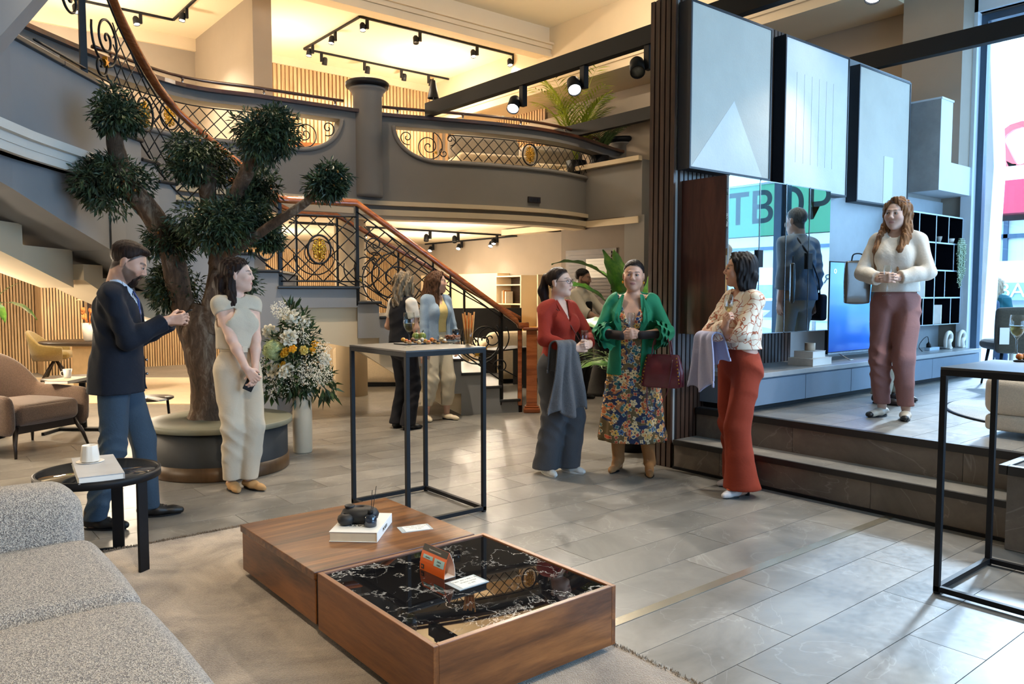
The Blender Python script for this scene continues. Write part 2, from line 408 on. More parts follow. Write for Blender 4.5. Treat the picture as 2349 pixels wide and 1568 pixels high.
# pilaster, picture-rail recess and bulkhead high on that wall
pl = MB(); pl.box(WU-.35, WU, 3.82, 4.5, 2.75, 5.6); pl.box(WU-.3, WU, 7.6, 8.3, 2.7, 4.9)
struct(pl.build('wall_pilaster', W_GREY))
FR = M('window_frame_blue', lin(64, 84, 104), .4, .3, var=.06)
for i, (y0, y1) in enumerate(((1.02, 3.78), (-2.85, .94))):
    f = MB()
    f.box(WU+.06, WU+.16, y0, y0+.07, .5, 4.7).box(WU+.06, WU+.16, y1-.07, y1, .5, 4.7).box(WU+.06, WU+.16, y0+.07, y1-.07, .5, .57).box(WU+.06, WU+.16, y0+.07, y1-.07, 4.62, 4.7)
    f = struct(f.build('window_%d' % (i+1), FR))
    MB().box(WU+.1, WU+.112, y0+.07, y1-.07, .57, 4.62).build('pane', glassm('window_glass_%d' % i, (.93, .97, 1.0)), f)
tr = MB(); tr.box(WU-.05, WU+.06, 3.78, 3.90, .48, 4.9).box(WU-.05, WU+.06, -3, 3.90, 4.72, 4.9).box(WU-.12, WU-.05, 3.86, 4.02, 4.9, 5.0).box(WU-.12, WU, -3, 4.02, 4.9, 5.02)
struct(tr.build('trim_window', M('window_trim', lin(206, 216, 224), .6, var=.03)))
struct(MB().box(WU+.01, WU+.16, .94, 1.02, .48, 4.72).build('trim_mullion', FR))
# ---- ceilings, downstand beam, bulkhead with cornice
struct(MB().box(-9, WU, -4.3, 10.1, 5.95, 6.1).build('ceiling', W_CEIL))
struct(MB().box(-9, WU, 10.4, 14.2, 5.75, 6.1).build('ceiling_mezzanine', W_CEIL))
struct(MB().box(-9, 9.0, 10.1, 10.4, 5.5, 5.95).build('ceiling_beam', W_CREAM))
bk = MB().box(9.0, WU, 4.5, 14.2, 4.95, 5.949).build('wall_bulkhead', W_CREAM); struct(bk)
def cornice(name, a, b, n, m=W_CREAM, s=1.0):
    """stepped moulding from a to b, growing in direction n (horizontal)"""
    a = Vector(a); b = Vector(b); n = Vector(n).normalized()
    q = MB()
    for (d, z0, z1) in ((.03, -.02, .06), (.06, .045, .10), (.10, .10, .13), (.055, -.06, -.02)):
        p = [a-n*.02, b-n*.02, b+n*d*s, a+n*d*s]
        q.add([(t.x, t.y, a.z+z0*s) for t in p]+[(t.x, t.y, a.z+z1*s) for t in p],
              [(0, 1, 2, 3), (7, 6, 5, 4), (0, 4, 5, 1), (1, 5, 6, 2), (2, 6, 7, 3), (3, 7, 4, 0)])
    return struct(q.build(name, m))
cornice('trim_3', (-9, 10.1, 5.52), (9.0, 10.1, 5.52), (0, -1, 0), s=1.2)
cornice('trim_4', (9.0, 4.5, 4.97), (9.0, 14.0, 4.97), (-1, 0, 0), s=1.2)
# ---- back, left and rear walls
struct(MB().box(-9, 2.5, -4.5, -4.3, -.3, 6.1).box(2.5, 9.9, -4.5, -4.3, 4.7, 6.1).box(2.5, 9.9, -4.5, -4.3, -.3, .5).box(9.9, 10.3, -4.5, -4.3, -.3, 6.1).build('wall_back', W_CREAM))
q = MB()
for x in (2.5, 4.95, 7.4, 9.83): q.box(x, x+.07, -4.42, -4.34, .5, 4.7)
q.box(2.5, 9.9, -4.42, -4.34, .5, .57).box(2.5, 9.9, -4.42, -4.34, 4.63, 4.7); q = struct(q.build('window_3', FR)); MB().box(2.57, 9.83, -4.39, -4.38, .57, 4.63).build('pane', MATS.get('window_glass_0') or glassm('window_glass_0', (.93, .97, 1.0)), q)
struct(MB().box(-9.2, -9, -4.3, 17, -.3, 6.1).build('wall_left', W_CREAM))
struct(MB().box(-9, 10.1, 16.5, 17, 0, 3.3).build('wall_rear', W_GREY))
struct(MB().box(-9, 10.1, 13.9, 14.2, 3.2, 6.1).build('wall_upper', W_GREY))
struct(MB().box(4.30, 4.58, 11.25, 13.9, 3.2, 5.75).build('wall_stub', W_GREY))
struct(MB().box(-9, 4.3, 13.84, 13.9, 5.55, 5.75).build('trim_5', W_CREAM))
struct(MB().box(4.58, 9.3, 13.84, 13.9, 5.6, 5.75).build('trim_6', W_CREAM))
# slat cladding: far too fine to tell apart one by one, joined
up = MB()
up.box(4.6, 9.2, 13.86, 13.9, 3.2, 5.6)
sb = up.build('wall_cladding', M('felt_tan', lin(168, 138, 100), .9)); struct(sb)
q = MB(); x = 4.63
while x < 9.15: q.box(x, x+.05, 13.82, 13.862, 3.2, 5.6); x += .078
cur = [(9.15+.75*math.sin(t), 13.86-.75*(1-math.cos(t))) for t in [i*math.pi/2/9 for i in range(10)]]
cur += [(9.9, 13.11-.078*i) for i in range(1, 26)]
for (a, b) in zip(cur, cur[1:]): q.bar((a[0], a[1], 3.2), (a[0], a[1], 5.6), .05, .045)
stuff(q.build('slats', SLATW, sb))
struct(MB().box(9.93, 10.1, 10.9, 13.9, 3.2, 5.7).build('wall_curved_end', M('felt_dark', lin(110, 92, 70), .9)))
gb = struct(MB().box(-9, 9.95, 16.44, 16.5, 0, 2.42).build('wall_rear_cladding', M('felt_tan2', lin(116, 96, 70), .9)))
q = MB(); x = -8.9
while x < 9.9: q.box(x, x+.030, 16.40, 16.442, 0, 2.42); x += .047
stuff(q.build('slats', SLATW, gb))
d_ = lambda px: ray(px, 700).x/ray(px, 700).y*15.7
xa, xb = d_(100), d_(191)
lb = struct(MB().box(xa, xb, 15.74, 16.4, 0, 2.42).build('wall_rear_bay', SLATG))
q = MB(); x = xa+.01
while x < xb: q.box(x, x+.030, 15.70, 15.742, 0, 2.42); x += .047
y = 15.75
while y < 16.38: q.box(xa-.03, xa, y, y+.03, 0, 2.42); y += .047
stuff(q.build('slats', SLATW, lb))
ld = struct(MB().box(d_(192)+.1, d_(240)+.3, 16.36, 16.40, 0, 2.42).build('door_2', SLATD)); q = MB()
for k in range(7): q.box(d_(192)+.12+k*.13, d_(192)+.17+k*.13, 16.33, 16.36, 0, 2.42)
q.box(d_(192)+.1, d_(240)+.3, 16.33, 16.36, 2.02, 2.06).box(d_(192)+.1, d_(240)+.3, 16.33, 16.36, 1.86, 1.90); q.build('lattice', SLATW, ld)
# ---- mezzanine: slab, curved balcony wall
def zc(px, py, z): return G(px, py, z)
BP = [C(-4.5, 4.2), C(-4.55, 5.8), zc(85, 72, 3.9), zc(395, 190, 3.9), zc(600, 222, 3.9), zc(812, 253, 3.9), zc(880, 263, 3.9), zc(1150, 286, 3.9), zc(1300, 309, 3.9), zc(1418, 346, 3.9), C(2.35, 14.0)]
BP = [(p.x, p.y) for p in BP]
bal = Path([(p.x, p.y) for p in smooth_path([(p[0], p[1], 0) for p in BP], 14)])
def s_at_px(px):
    best = min(range(400), key=lambda i: abs(_pxof(bal.at(bal.L*i/399))-px)); return bal.L*best/399
def _pxof(p):
    X = RGT.x*p.x+RGT.y*p.y; D = FH.x*p.x+FH.y*p.y; return CX+FPX*X/max(D, .1)
def wall_band(q, path, s0, s1, zlo, zhi, t0=0.0, t1=.24, step=.12):
    n = max(1, int((s1-s0)/step)); S = [s0+(s1-s0)*i/n for i in range(n+1)]; vs = []
    for s in S:
        p = path.at(s); nn = path.nrm(s); a = zlo(s) if callable(zlo) else zlo; b = zhi(s) if callable(zhi) else zhi
        for (d, z) in ((t0, a), (t0, b), (t1, b), (t1, a)): vs.append((p.x+nn.x*d, p.y+nn.y*d, z))
    fs = []
    for i in range(n):
        for k in range(4): fs.append((i*4+k, i*4+(k+1) % 4, (i+1)*4+(k+1) % 4, (i+1)*4+k))
    fs += [(3, 2, 1, 0), (n*4, n*4+1, n*4+2, n*4+3)]
    q.add(vs, fs, False)
s_l0, s_l1 = s_at_px(150), s_at_px(790); s_r0, s_r1 = s_at_px(905), s_at_px(1412)
ZT, ZB = 3.76, 3.30
def opening(s0, s1, rad=.62):
    def zo(s):
        d = min(s-s0, s1-s)
        if d <= 0: return ZT
        if d >= rad: return ZB
        return ZB+(ZT-ZB)*(1-math.sqrt(max(0, 1-(1-d/rad)**2)))
    return zo
zoL = opening(s_l0, s_l1); zoR = opening(s_r0, s_r1)
def zlow(s): return min(zoL(s) if s_l0 < s < s_l1 else ZT, zoR(s) if s_r0 < s < s_r1 else ZT)
q = MB(); wall_band(q, bal, 0, bal.L, 2.70, zlow, 0, .24, .05); wall_band(q, bal, 0, bal.L, ZT, 3.87, 0, .24, .15)
struct(q.build('wall_balcony', W_BALC))
q = MB(); wall_band(q, bal, 0, bal.L, 3.87, 3.915, -.07, .30, .15); struct(q.build('trim_7', DWOOD))
q = MB()
for (s0, s1, zo) in ((s_l0, s_l1, zoL), (s_r0, s_r1, zoR)):
    pts = []
    n = 90
    for i in range(n+1):
        s = s0+(s1-s0)*(.5-.5*math.cos(math.pi*i/n)); p = bal.at(s)+bal.nrm(s)*-.01; pts.append((p.x, p.y, zo(s)))
    q.tube(pts, .03, 8, smooth=True)
struct(q.build('trim_8', W_BALC))
for nm, t0, z0, z1, m in (('trim_9', -.05, 2.66, 2.72, W_CREAM), ('trim_10', .03, 2.60, 2.66, W_BALC), ('trim_11', -.06, 2.52, 2.60, W_CREAM), ('trim_12', -.02, 2.47, 2.53, W_CREAM)):
    q = MB(); wall_band(q, bal, 0, bal.L, z0, z1, t0, .24, .15); struct(q.build(nm, m))
# slab and ceiling under it
inner = [bal.at(bal.L*i/60)+bal.nrm(bal.L*i/60)*.12 for i in range(61)]
poly = [(p.x, p.y) for p in inner]+[(10.1, inner[-1].y), (10.1, 16.6), (-9, 16.6), (-9, inner[0].y)]
struct(MB().prism(poly, 2.62, 3.2).build('floor_mezzanine', W_CEIL))
# round column piece on the balcony front
cp = bal.at(s_at_px(848))
q = MB().lathe([(.19, 2.76), (.195, 2.8), (.195, 4.12), (.21, 4.14), (.21, 4.17), (.24, 4.19), (.25, 4.22)], (cp.x, cp.y, 0), 40)
struct(q.build('wall_column', W_BALC))
struct(MB().lathe([(.22, 4.22), (.285, 4.23), (.295, 4.26), (.295, 4.29), (.27, 4.31), (0, 4.312)], (cp.x, cp.y, 0), 40).build('trim_13', BLACK))
cp2 = G(1432, 345, 3.9)+FH*.25
struct(MB().lathe([(.19, 3.3), (.19, 4.0), (.24, 4.03), (.25, 4.06)], (cp2.x, cp2.y, 0), 32).build('wall_column_2', W_BALC))
struct(MB().lathe([(.22, 4.06), (.30, 4.07), (.31, 4.11), (.27, 4.15), (0, 4.151)], (cp2.x, cp2.y, 0), 32).build('trim_14', BLACK))
# grey pier and bands right of the balcony, on the window-side wall
q = MB(); a = bal.at(bal.L)
q.box(8.9, 10.1, 7.9, 11.2, 2.62, 3.45).box(8.85, 10.1, 7.8, 8.2, 0, 2.62)
struct(q.build('wall_return', W_BALC))
struct(MB().box(8.82, 8.9, 7.9, 11.2, 3.43, 3.5).box(8.82, 8.9, 7.9, 11.2, 2.5, 2.6).build('trim_15', W_CREAM))
struct(MB().box(9.55, 10.1, 8.2, 11.5, 4.35, 4.62).build('wall_beam', W_GREY))
# steel grid beams
for nm, u, v0, v1 in (('ceiling_beam_1', 6.05, -4.2, None), ('ceiling_beam_2', 8.62, -4.2, 9.6)):
    if v1 is None: v1 = 9.35
    struct(MB().box(u-.05, u+.05, v0, v1, 3.92, 4.10).build(nm, BEAM))
struct(MB().box(6.1, 8.57, -1.2, -1.1, 3.94, 4.08).build('ceiling_beam_3', BEAM))
# recessed air inlet plate on the balcony front
p = bal.at(s_at_px(1222)); n = bal.nrm(s_at_px(1222)); ang = math.atan2(-n.x, n.y)
t = thing('socket_plate', 'small dark plate set in the curved balcony front', 'vent', (p.x-n.x*.02, p.y-n.y*.02, 2.80), ang)
MB().box(-.11, .11, -.012, .02, 0, .09).build('frame', M('plate_brown', lin(40, 28, 22), .4), t, bevel=.004)
for k in (-1, 0, 1): MB().box(k*.065-.024, k*.065+.024, -.016, -.008, .02, .07).build('cover', M('plate_black', lin(18, 14, 12), .3), t)
# ================================================================ STAIRCASE
ZL, ZM = 1.53, 3.23
NEAR1 = [(.08-.2275*i, 9.4-.08*i) for i in range(9)]
FAR1 = [(.12-.30*i, 10.9-.09*i) for i in range(9)]
NEAR2 = [(-2.50, 8.30), (-2.72, 8.22), (-2.93, 8.15), (-3.10, 8.08), (-3.25, 8.0), (-3.38, 7.88), (-3.46, 7.68), (-3.50, 7.42), (-3.52, 7.12), (-3.50, 6.83)]
FAR2 = [(-2.75, 9.9), (-3.1, 9.8), (-3.45, 9.6), (-3.75, 9.35), (-4.0, 9.1), (-4.2, 8.8), (-4.32, 8.45), (-4.38, 8.1), (-4.42, 7.7), (-4.42, 7.3)]
stair = thing('staircase', 'curving plastered staircase with dark stone treads rising behind the tree', 'staircase', (0, 0, 0))
def slab4(q, a, b, c, d, z0, z1, z0b=None):
    """prism over plan quad a,b (near) c,d (far); optional second lower level at the b,c side"""
    zb = z0 if z0b is None else z0b
    A, B, Cc, D = [C(*p) for p in (a, b, c, d)]
    q.add([(A.x, A.y, z0), (B.x, B.y, zb), (Cc.x, Cc.y, zb), (D.x, D.y, z0), (A.x, A.y, z1), (B.x, B.y, z1), (Cc.x, Cc.y, z1), (D.x, D.y, z1)],
          [(0, 3, 2, 1), (4, 5, 6, 7), (0, 1, 5, 4), (1, 2, 6, 5), (2, 3, 7, 6), (3, 0, 4, 7)])
def ext(a, b, e):
    d = Vector((b[0]-a[0], b[1]-a[1])).normalized(); return (a[0]-d.x*e, a[1]-d.y*e)
def tread(a, b, c, d, z, parent, over=.03):
    q = MB(); a2, d2 = ext(a, b, over), ext(d, c, over)
    a2 = ext(a2, d2, .035); b2 = ext(b, c, .035)
    slab4(q, a2, b2, c, d2, z-.035, z); q.build('tread', M('stone_tread', lin(34, 36, 40), .4, var=.2, scale=12), parent, bevel=.012)
for i in range(8):
    z = .17*(i+1); a, b, c, d = NEAR1[i], NEAR1[i+1], FAR1[i+1], FAR1[i]
    tread(a, b, c, d, z, stair)
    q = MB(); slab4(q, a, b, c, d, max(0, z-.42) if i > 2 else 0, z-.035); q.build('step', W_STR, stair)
    if i > 2:
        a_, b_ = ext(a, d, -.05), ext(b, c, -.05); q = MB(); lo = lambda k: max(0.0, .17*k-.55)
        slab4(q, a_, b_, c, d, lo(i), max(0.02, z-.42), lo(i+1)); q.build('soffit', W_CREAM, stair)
# landing
LN, LF = [NEAR1[8], NEAR2[0]], [FAR1[8], FAR2[0]]
tread(LN[0], (-2.5, 8.3), FAR2[0], LF[0], ZL, stair)
q = MB(); slab4(q, LN[0], LN[1], LF[1], LF[0], ZL-.24, ZL-.035); q.build('landing', W_STR, stair)
q = MB(); slab4(q, ext(LN[0], LF[0], -.05), ext(LN[1], LF[1], -.05), LF[1], LF[0], .82, ZL-.24, 1.0); q.build('soffit', W_CREAM, stair)
for i in range(9):
    z = ZL+.17*(i+1)+(.01 if i else 0); a, b, c, d = NEAR2[i], NEAR2[i+1], FAR2[i+1], FAR2[i]
    tread(a, b, c, d, z, stair)
    lo0 = 1.02+.075*i; lo1 = 1.02+.075*(i+1)
    if i > 5: lo0 = 1.47+.12*(i-6); lo1 = lo0+.12
    q = MB(); slab4(q, a, b, c, d, lo0, z-.035, lo1); q.build('step', W_STR, stair)
    # sawtooth cream underside beyond the near face
    q = MB(); slab4(q, ext(a, d, -.40), ext(b, c, -.40), c, d, lo0-.26, lo0, lo1-.26); q.build('soffit', W_CREAM, stair)
# upper landing that joins the mezzanine, its near edge runs towards the viewer
LA = [(-3.50, 6.83), (-3.47, 6.1), (-3.44, 5.43), (-3.3, 4.4), (-3.1, 3.4)]
LB = [(-4.42, 7.3), (-4.55, 6.6), (-4.6, 5.8), (-4.6, 4.6), (-4.6, 3.4)]
for i in range(4):
    q = MB(); slab4(q, LA[i], LA[i+1], LB[i+1], LB[i], 2.45, ZM-.035); q.build('landing', W_STR, stair)
    q = MB(); slab4(q, ext(LA[i], LB[i], -.02), ext(LA[i+1], LB[i+1], -.02), LB[i+1], LB[i], 1.83+.17*i, 2.60, 2.0+.17*i); q.build('soffit', W_STR, stair)
    q = MB(); slab4(q, ext(LA[i], LB[i], -.55), ext(LA[i+1], LB[i+1], -.55), LB[i+1], LB[i], 1.5+.2*i, 1.84+.17*i, 1.7+.2*i); q.build('soffit', W_CREAM, stair)
q = MB()
for i in range(4):
    a2, b2 = ext(LA[i], LB[i], .04), ext(LA[i+1], LB[i+1], .04); slab4(q, a2, b2, LB[i+1], LB[i], ZM-.035, ZM+.005)
q.build('tread', MATS['stone_tread'], stair, bevel=.008)
lap = Path([(C(*p).x, C(*p).y) for p in LA])
for (t0, z0, z1) in ((-.11, 2.44, 2.52), (-.15, 2.50, 2.56), (-.06, 2.38, 2.46)):
    q = MB(); wall_band(q, lap, .05, lap.L, z0, z1, t0, .1, .2)
    wall_band(q, lap, .05, lap.L, z0, z1, -t0, -.1, .2); q.build('moulding', W_WHITE, stair)
# supports below
q = MB(); slab4(q, (-2.62, 8.6), (-3.25, 8.6), (-3.3, 9.8), (-2.75, 9.8), 0, 1.1); q.build('pier', W_STR, stair)
q = MB(); p = C(-2.28, 11.0); q.lathe([(.22, 0), (.22, 2.62)], (p.x, p.y, 0), 28); struct(q.build('wall_pillar', W_CREAM))
# third flight overhead, seen only as a corner of its underside
q = MB(); A = [PD(-40, 175, 4.6), PD(150, -45, 5.6), PD(120, -200, 5.6), PD(-200, 20, 4.6)]
nrm = (A[1]-A[0]).cross(A[3]-A[0]).normalized()*.22
if nrm.z < 0: nrm = -nrm
q.add([tuple(p) for p in A]+[tuple(p+nrm) for p in A], [(0, 1, 2, 3), (7, 6, 5, 4), (0, 4, 5, 1), (1, 5, 6, 2), (2, 6, 7, 3), (3, 7, 4, 0)])
q.build('upper_soffit', W_STR, stair)
# ================================================================ RAILINGS
def spiral(s0, z0, r, turns, a0, dirn=1, r1=.012, n=30):
    """points (s, z) from the inside out"""
    m = int(n*turns)+1; P = []
    for i in range(m):
        t = i/(m-1); rr = r1+(r-r1)*t**1.15; a = a0+dirn*2*math.pi*turns*(t-1); P.append((s0+rr*math.cos(a), z0+rr*math.sin(a)))
    return P
def mapped(path, P, off=0.0):
    out = []
    for (s, z) in P:
        p = path.at(s); n = path.nrm(s); out.append((p.x+n.x*off, p.y+n.y*off, z))
    return out
def star(path, s, z, r, parent):
    pts = []
    for k in range(10):
        a = math.pi/2+k*math.pi/5; rr = r if k % 2 == 0 else r*.36; pts.append((s+rr*math.cos(a), z+rr*math.sin(a)))
    f = mapped(path, pts, -.02); b = mapped(path, pts, .02); q = MB()
    q.add(f+b, [(i, (i+1) % 10, 10+(i+1) % 10, 10+i) for i in range(10)]+[tuple(range(9, -1, -1)), tuple(range(10, 20))]); q.build('gold_star', GOLD, parent)
def medallion(path, s, z, r, parent, ry=1.25):
    q = MB(); q.tube(mapped(path, [(s+r*math.cos(a), z+r*ry*math.sin(a)) for a in [i*math.pi/14 for i in range(28)]]), .012, 6, closed=True); q.build('medallion_ring', IRON, parent)
    q = MB(); rr = r*.78
    for sx in (-1, 1):
        for (cx_, cz, r_, a0, d, tn) in ((.42, .62, .34, -.6, 1, 1.3), (.5, 0, .36, math.pi, 1, 1.4), (.42, -.62, .34, .6, -1, 1.3), (.2, .2, .24, 2.2, 1, 1), (.2, -.25, .24, -2.2, -1, 1)):
            P = [(s+sx*rr*(cx_+(x)), z+rr*ry*(cz+y)) for (x, y) in spiral(0, 0, r_, tn, a0, d, .05, 10)]
            q.tube(mapped(path, P, -.005), .010, 5)
    q.tube(mapped(path, [(s, z-rr*ry), (s, z+rr*ry)]), .011, 6)
    for k in (-.9, -.3, .3, .9):
        p = mapped(path, [(s, z+rr*ry*k)])[0]; q.ball(p, .018, 8, 6)
    q.build('gold_medallion', GOLD, parent)
def scroll(path, P, parent, r=.0085, n=5, name='scroll'):
    MB().tube(mapped(path, P), r, n).build(name, IRON, parent)
def lattice(path, s0, s1, zb, zt, pitch, slope, parent, r=.0065, hole=None):
    """crossing bars between the lower line zb(s) and the upper line zt(s)"""
    bars = []
    for sg in (-1, 1):
        k = -60
        while k < 60:
            off = s0+k*pitch; k += 1; run = []
            m = 90
            for i in range(m+1):
                s = s0+(s1-s0)*i/m; z = zb(s0)+sg*slope*(s-off)
                ok = zb(s)-.004 <= z <= zt(s)+.004 and not (hole and ((s-hole[0])/hole[2])**2+((z-hole[1])/(hole[2]*1.25))**2 < 1)
                if ok: run.append((s, z))
                if (not ok or i == m) and run:
                    if len(run) > 1 and abs(run[-1][1]-run[0][1]) > .03: bars.append((run[0], run[-1]))
                    run = []
    for a, b in bars:
        n_ = max(1, int(abs(b[0]-a[0])/.15)); P = [(a[0]+(b[0]-a[0])*i/n_, a[1]+(b[1]-a[1])*i/n_) for i in range(n_+1)]
        scroll(path, P, parent, r, 4, 'lattice_bar')
def handrail(path, S, zf, parent, w_=.075, h=.06, m=RWOOD, off=0.0, name='handrail'):
    prof = [(-.5, -.5), (-.3, -.62), (.3, -.62), (.5, -.5), (.52, -.1), (.42, .35), (.2, .5), (-.2, .5), (-.42, .35), (-.52, -.1)]
    vs = []; n = len(prof)
    for s in S:
        p = path.at(s); nn = path.nrm(s); z = zf(s)
        for (x, y) in prof: vs.append((p.x+nn.x*(x*w_+off), p.y+nn.y*(x*w_+off), z+y*h))
    fs = [(i*n+k, i*n+(k+1) % n, (i+1)*n+(k+1) % n, (i+1)*n+k) for i in range(len(S)-1) for k in range(n)]
    fs += [tuple(range(n-1, -1, -1)), tuple((len(S)-1)*n+k for k in range(n))]
    q = MB(); q.add(vs, fs, True); return q.build(name, m, parent)
def frange(a, b, st):
    n = max(1, int(abs(b-a)/st)); return [a+(b-a)*i/n for i in range(n+1)]
def post(path, s, z0, z1, parent, w_=.04, off=-.02, name='post'):
    p = path.at(s); n = path.nrm(s); q = MB(); q.box(p.x+n.x*off-w_/2, p.x+n.x*off+w_/2, p.y+n.y*off-w_/2, p.y+n.y*off+w_/2, z0, z1); return q.build(name, IRON, parent)
# near balustrade: path from the newel up to the top
PN = [(.20, 9.42)]+NEAR1[0:1]+NEAR1[2:9:2]+[(-2.50, 8.42)]+NEAR2[1:]+LA[1:4]
PN = [(C(*p).x, C(*p).y) for p in PN]
nb = Path(PN); sA = nb.s[1]; sL0 = nb.s[5]; sL1 = nb.s[6]; sT = nb.s[15]
def zbase(s):
    if s < sA: return .17
    if s < sL0: return .17+(s-sA)/(sL0-sA)*(ZL-.17)
    if s < sL1: return ZL
    if s < sT: return ZL+(s-sL1)/(sT-sL1)*(ZM-ZL)
    return ZM+(s-sT)*.55
RH = .93
def zrail(s): return max(1.06, zbase(s)+RH) if s > sA else 1.06
br = thing('stair_balustrade', 'near wrought iron balustrade of the staircase with gold medallions and polished wooden handrail', 'balustrade')
handrail(nb, frange(0, sA, .1)+frange(sA+.02, sL0, .12)+frange(sL0+.02, sL1, .1)+frange(sL1+.02, nb.L, .12), zrail, br, .085, .07)
for s, z0 in ((sA-.02, 0), (sA+.22, .1), (sL0, ZL-.22), (sL1, ZL-.22)): post(nb, s, z0, zrail(s)-.03, br)
post(nb, sT+.35, ZM, zrail(sT+.35)-.03, br, .05)
for s in (sL0, sL1):
    for dz in (-.2, -.12): MB().ball(mapped(nb, [(s, ZL+dz)], -.06)[0], .02, 8, 6).build('gold_knob', GOLD, br)
# bottom and top iron lines
for a, b, d0, d1 in ((sA+.2, sL0, .07, RH-.10), (sL0, sL1, .05, RH-.16), (sL1, sT, .10, RH-.12)):
    for d in (d0, d1): scroll(nb, [(s, zbase(s)+d) for s in frange(a, b, .12)], br, .009, 5, 'iron_line')
mid = (sL0+sL1)/2
medallion(nb, mid, ZL+.40, .125, br)
lattice(nb, sL0, sL1, lambda s: ZL+.05, lambda s: ZL+RH-.16, .19, 1.0, br, hole=(mid, ZL+.40, .125))
# lower flight: scroll, lattice, scroll from the landing down
LF_ = sL0-sA
def zl(d): return lambda s: zbase(s)+d
sS = sL0-.42
scroll(nb, spiral(sS, zbase(sS)+.38, .30, 1.9, math.pi*.5, 1), br, .010)
scroll(nb, spiral(sS+.22, zbase(sS+.2)+.62, .12, 1.4, -math.pi*.6, -1), br)
scroll(nb, spiral(sS-.12, zbase(sS-.1)+.16, .15, 1.5, math.pi*.3, 1), br)
scroll(nb, spiral(sS+.05, zbase(sS)+.38, .36, .6, math.pi*1.1, -1, .30), br)
star(nb, sS-.05, zbase(sS)+.32, .045, br)
lattice(nb, sA+.85, sS+.34, zl(.07), zl(RH-.10), .17, .9, br)
post(nb, sS-.45, zbase(sS-.45)+.07, zrail(sS-.45), br, .018, 0, 'baluster')
post(nb, sA+.85, zbase(sA+.85)+.07, zrail(sA+.85), br, .018, 0, 'baluster')
sB = sA+.45
scroll(nb, spiral(sB, zbase(sB)+.40, .30, 2.2, math.pi*.4, 1), br, .010)
scroll(nb, spiral(sB+.22, zbase(sB+.22)+.22, .13, 1.4, math.pi, 1), br)
scroll(nb, spiral(sB-.22, zbase(sB-.2)+.22, .10, 1.4, 0, -1), br)
scroll(nb, spiral(sB+.05, zbase(sB)+.42, .34, .7, math.pi*.2, 1, .27), br)
star(nb, sB+.08, zbase(sB)+.24, .045, br)
# upper flight
lattice(nb, sL1+.55, sT-.15, zl(.10), zl(RH-.12), .17, 1.1, br, hole=(sL1+1.45, zbase(sL1+1.45)+.45, .125))
medallion(nb, sL1+1.45, zbase(sL1+1.45)+.45, .125, br)
sU = sL1+.27
scroll(nb, spiral(sU, zbase(sU)+.40, .24, 1.8, math.pi*.5, -1), br, .010)
scroll(nb, spiral(sU-.12, zbase(sU)+.14, .11, 1.4, math.pi*.3, 1), br)
post(nb, sL1+.55, zbase(sL1+.55)+.08, zrail(sL1+.55), br, .018, 0, 'baluster')
star(nb, sU-.03, zbase(sU)+.2, .045, br)
for (so, zo_, r, tn, a0, d) in ((-.02, .42, .27, 2.2, .3, 1), (.10, .10, .12, 1.3, 2.4, -1), (.30, .66, .12, 1.3, -1.2, 1), (.62, .62, .24, 2.0, 2.8, -1), (.56, .22, .13, 1.4, .2, 1), (.95, .72, .22, 1.9, .3, 1), (1.2, .45, .12, 1.4, 3.0, -1)):
    scroll(nb, spiral(sT+so, zbase(sT+so)+zo_, r, tn, a0, d), br, .011, 6)
star(nb, sT+.02, ZM+.20, .05, br); star(nb, sT+.72, ZM+.62, .05, br)
scroll(nb, [(sT-.2+.1*i, ZM+.05+.0*i) for i in range(14)], br, .010)
# timber newel at the foot
nw = C(.24, 9.42); t = thing('newel_post', 'stout polished wooden newel with moulded foot at the bottom of the stairs', 'newel post', (nw.x, nw.y, 0), YAW-math.pi/2)
q = MB(); q.box(-.10, .10, -.10, .10, 0, .06); q.build('foot', RWOOD, t, bevel=.01)
MB().box(-.085, .085, -.085, .085, .06, .085).build('moulding', RWOOD, t, bevel=.01)
MB().box(-.065, .065, -.065, .065, .085, 1.0).build('shaft', RWOOD, t, bevel=.008)
MB().box(-.11, .11, -.09, .09, 1.0, 1.035).build('cap', RWOOD, t, bevel=.012)
MB().box(-.17, -.12, -.03, .03, .085, 1.0).build('side_board', RWOOD, t, bevel=.004)
# far balustrade
PF = [(C(*p).x, C(*p).y) for p in [(.12, 10.85)]+FAR1[1:]+[(-2.75, 9.95), (-3.6, 9.65)]]
fb = Path(PF); fL0 = fb.s[8]; fL1 = fb.s[9]
def zfb(s): return .17+(s/fL0)*(ZL-.17) if s < fL0 else ZL+max(0, (s-fL1))*.5
b2 = thing('stair_balustrade', 'far wrought iron balustrade of the lower flight with a red wooden handrail', 'balustrade')
handrail(fb, frange(0, fL0, .15)+frange(fL0+.02, fL1, .1)+frange(fL1+.02, fb.L, .1), lambda s: zfb(s)+.93, b2, .075, .06)
for s in (.02, .8, 1.7, fL0, fL1): post(fb, s, zfb(s), zfb(s)+.9, b2, .025, 0)
for d in (.08, .82): scroll(fb, [(s, zfb(s)+d) for s in frange(.05, fb.L, .15)], b2, .009, 5, 'iron_line')
for (s, r, tn, a0, d, dz) in ((.42, .27, 2.1, 2.5, -1, .42), (.68, .12, 1.3, 0, 1, .22), (1.25, .25, 2, .5, 1, .45), (1.05, .11, 1.3, 3, -1, .2), (2.15, .27, 2.1, .3, 1, .42), (2.0, .11, 1.3, 1, -1, .62)):
    scroll(fb, spiral(s, zfb(s)+dz, r, tn, a0, d), b2, .009)
for s in (.5, 1.3, 2.2): star(fb, s, zfb(s)+.25, .04, b2)
scroll(fb, spiral((fL0+fL1)/2, ZL+.42, .3, 2.2, 0, 1), b2, .009)
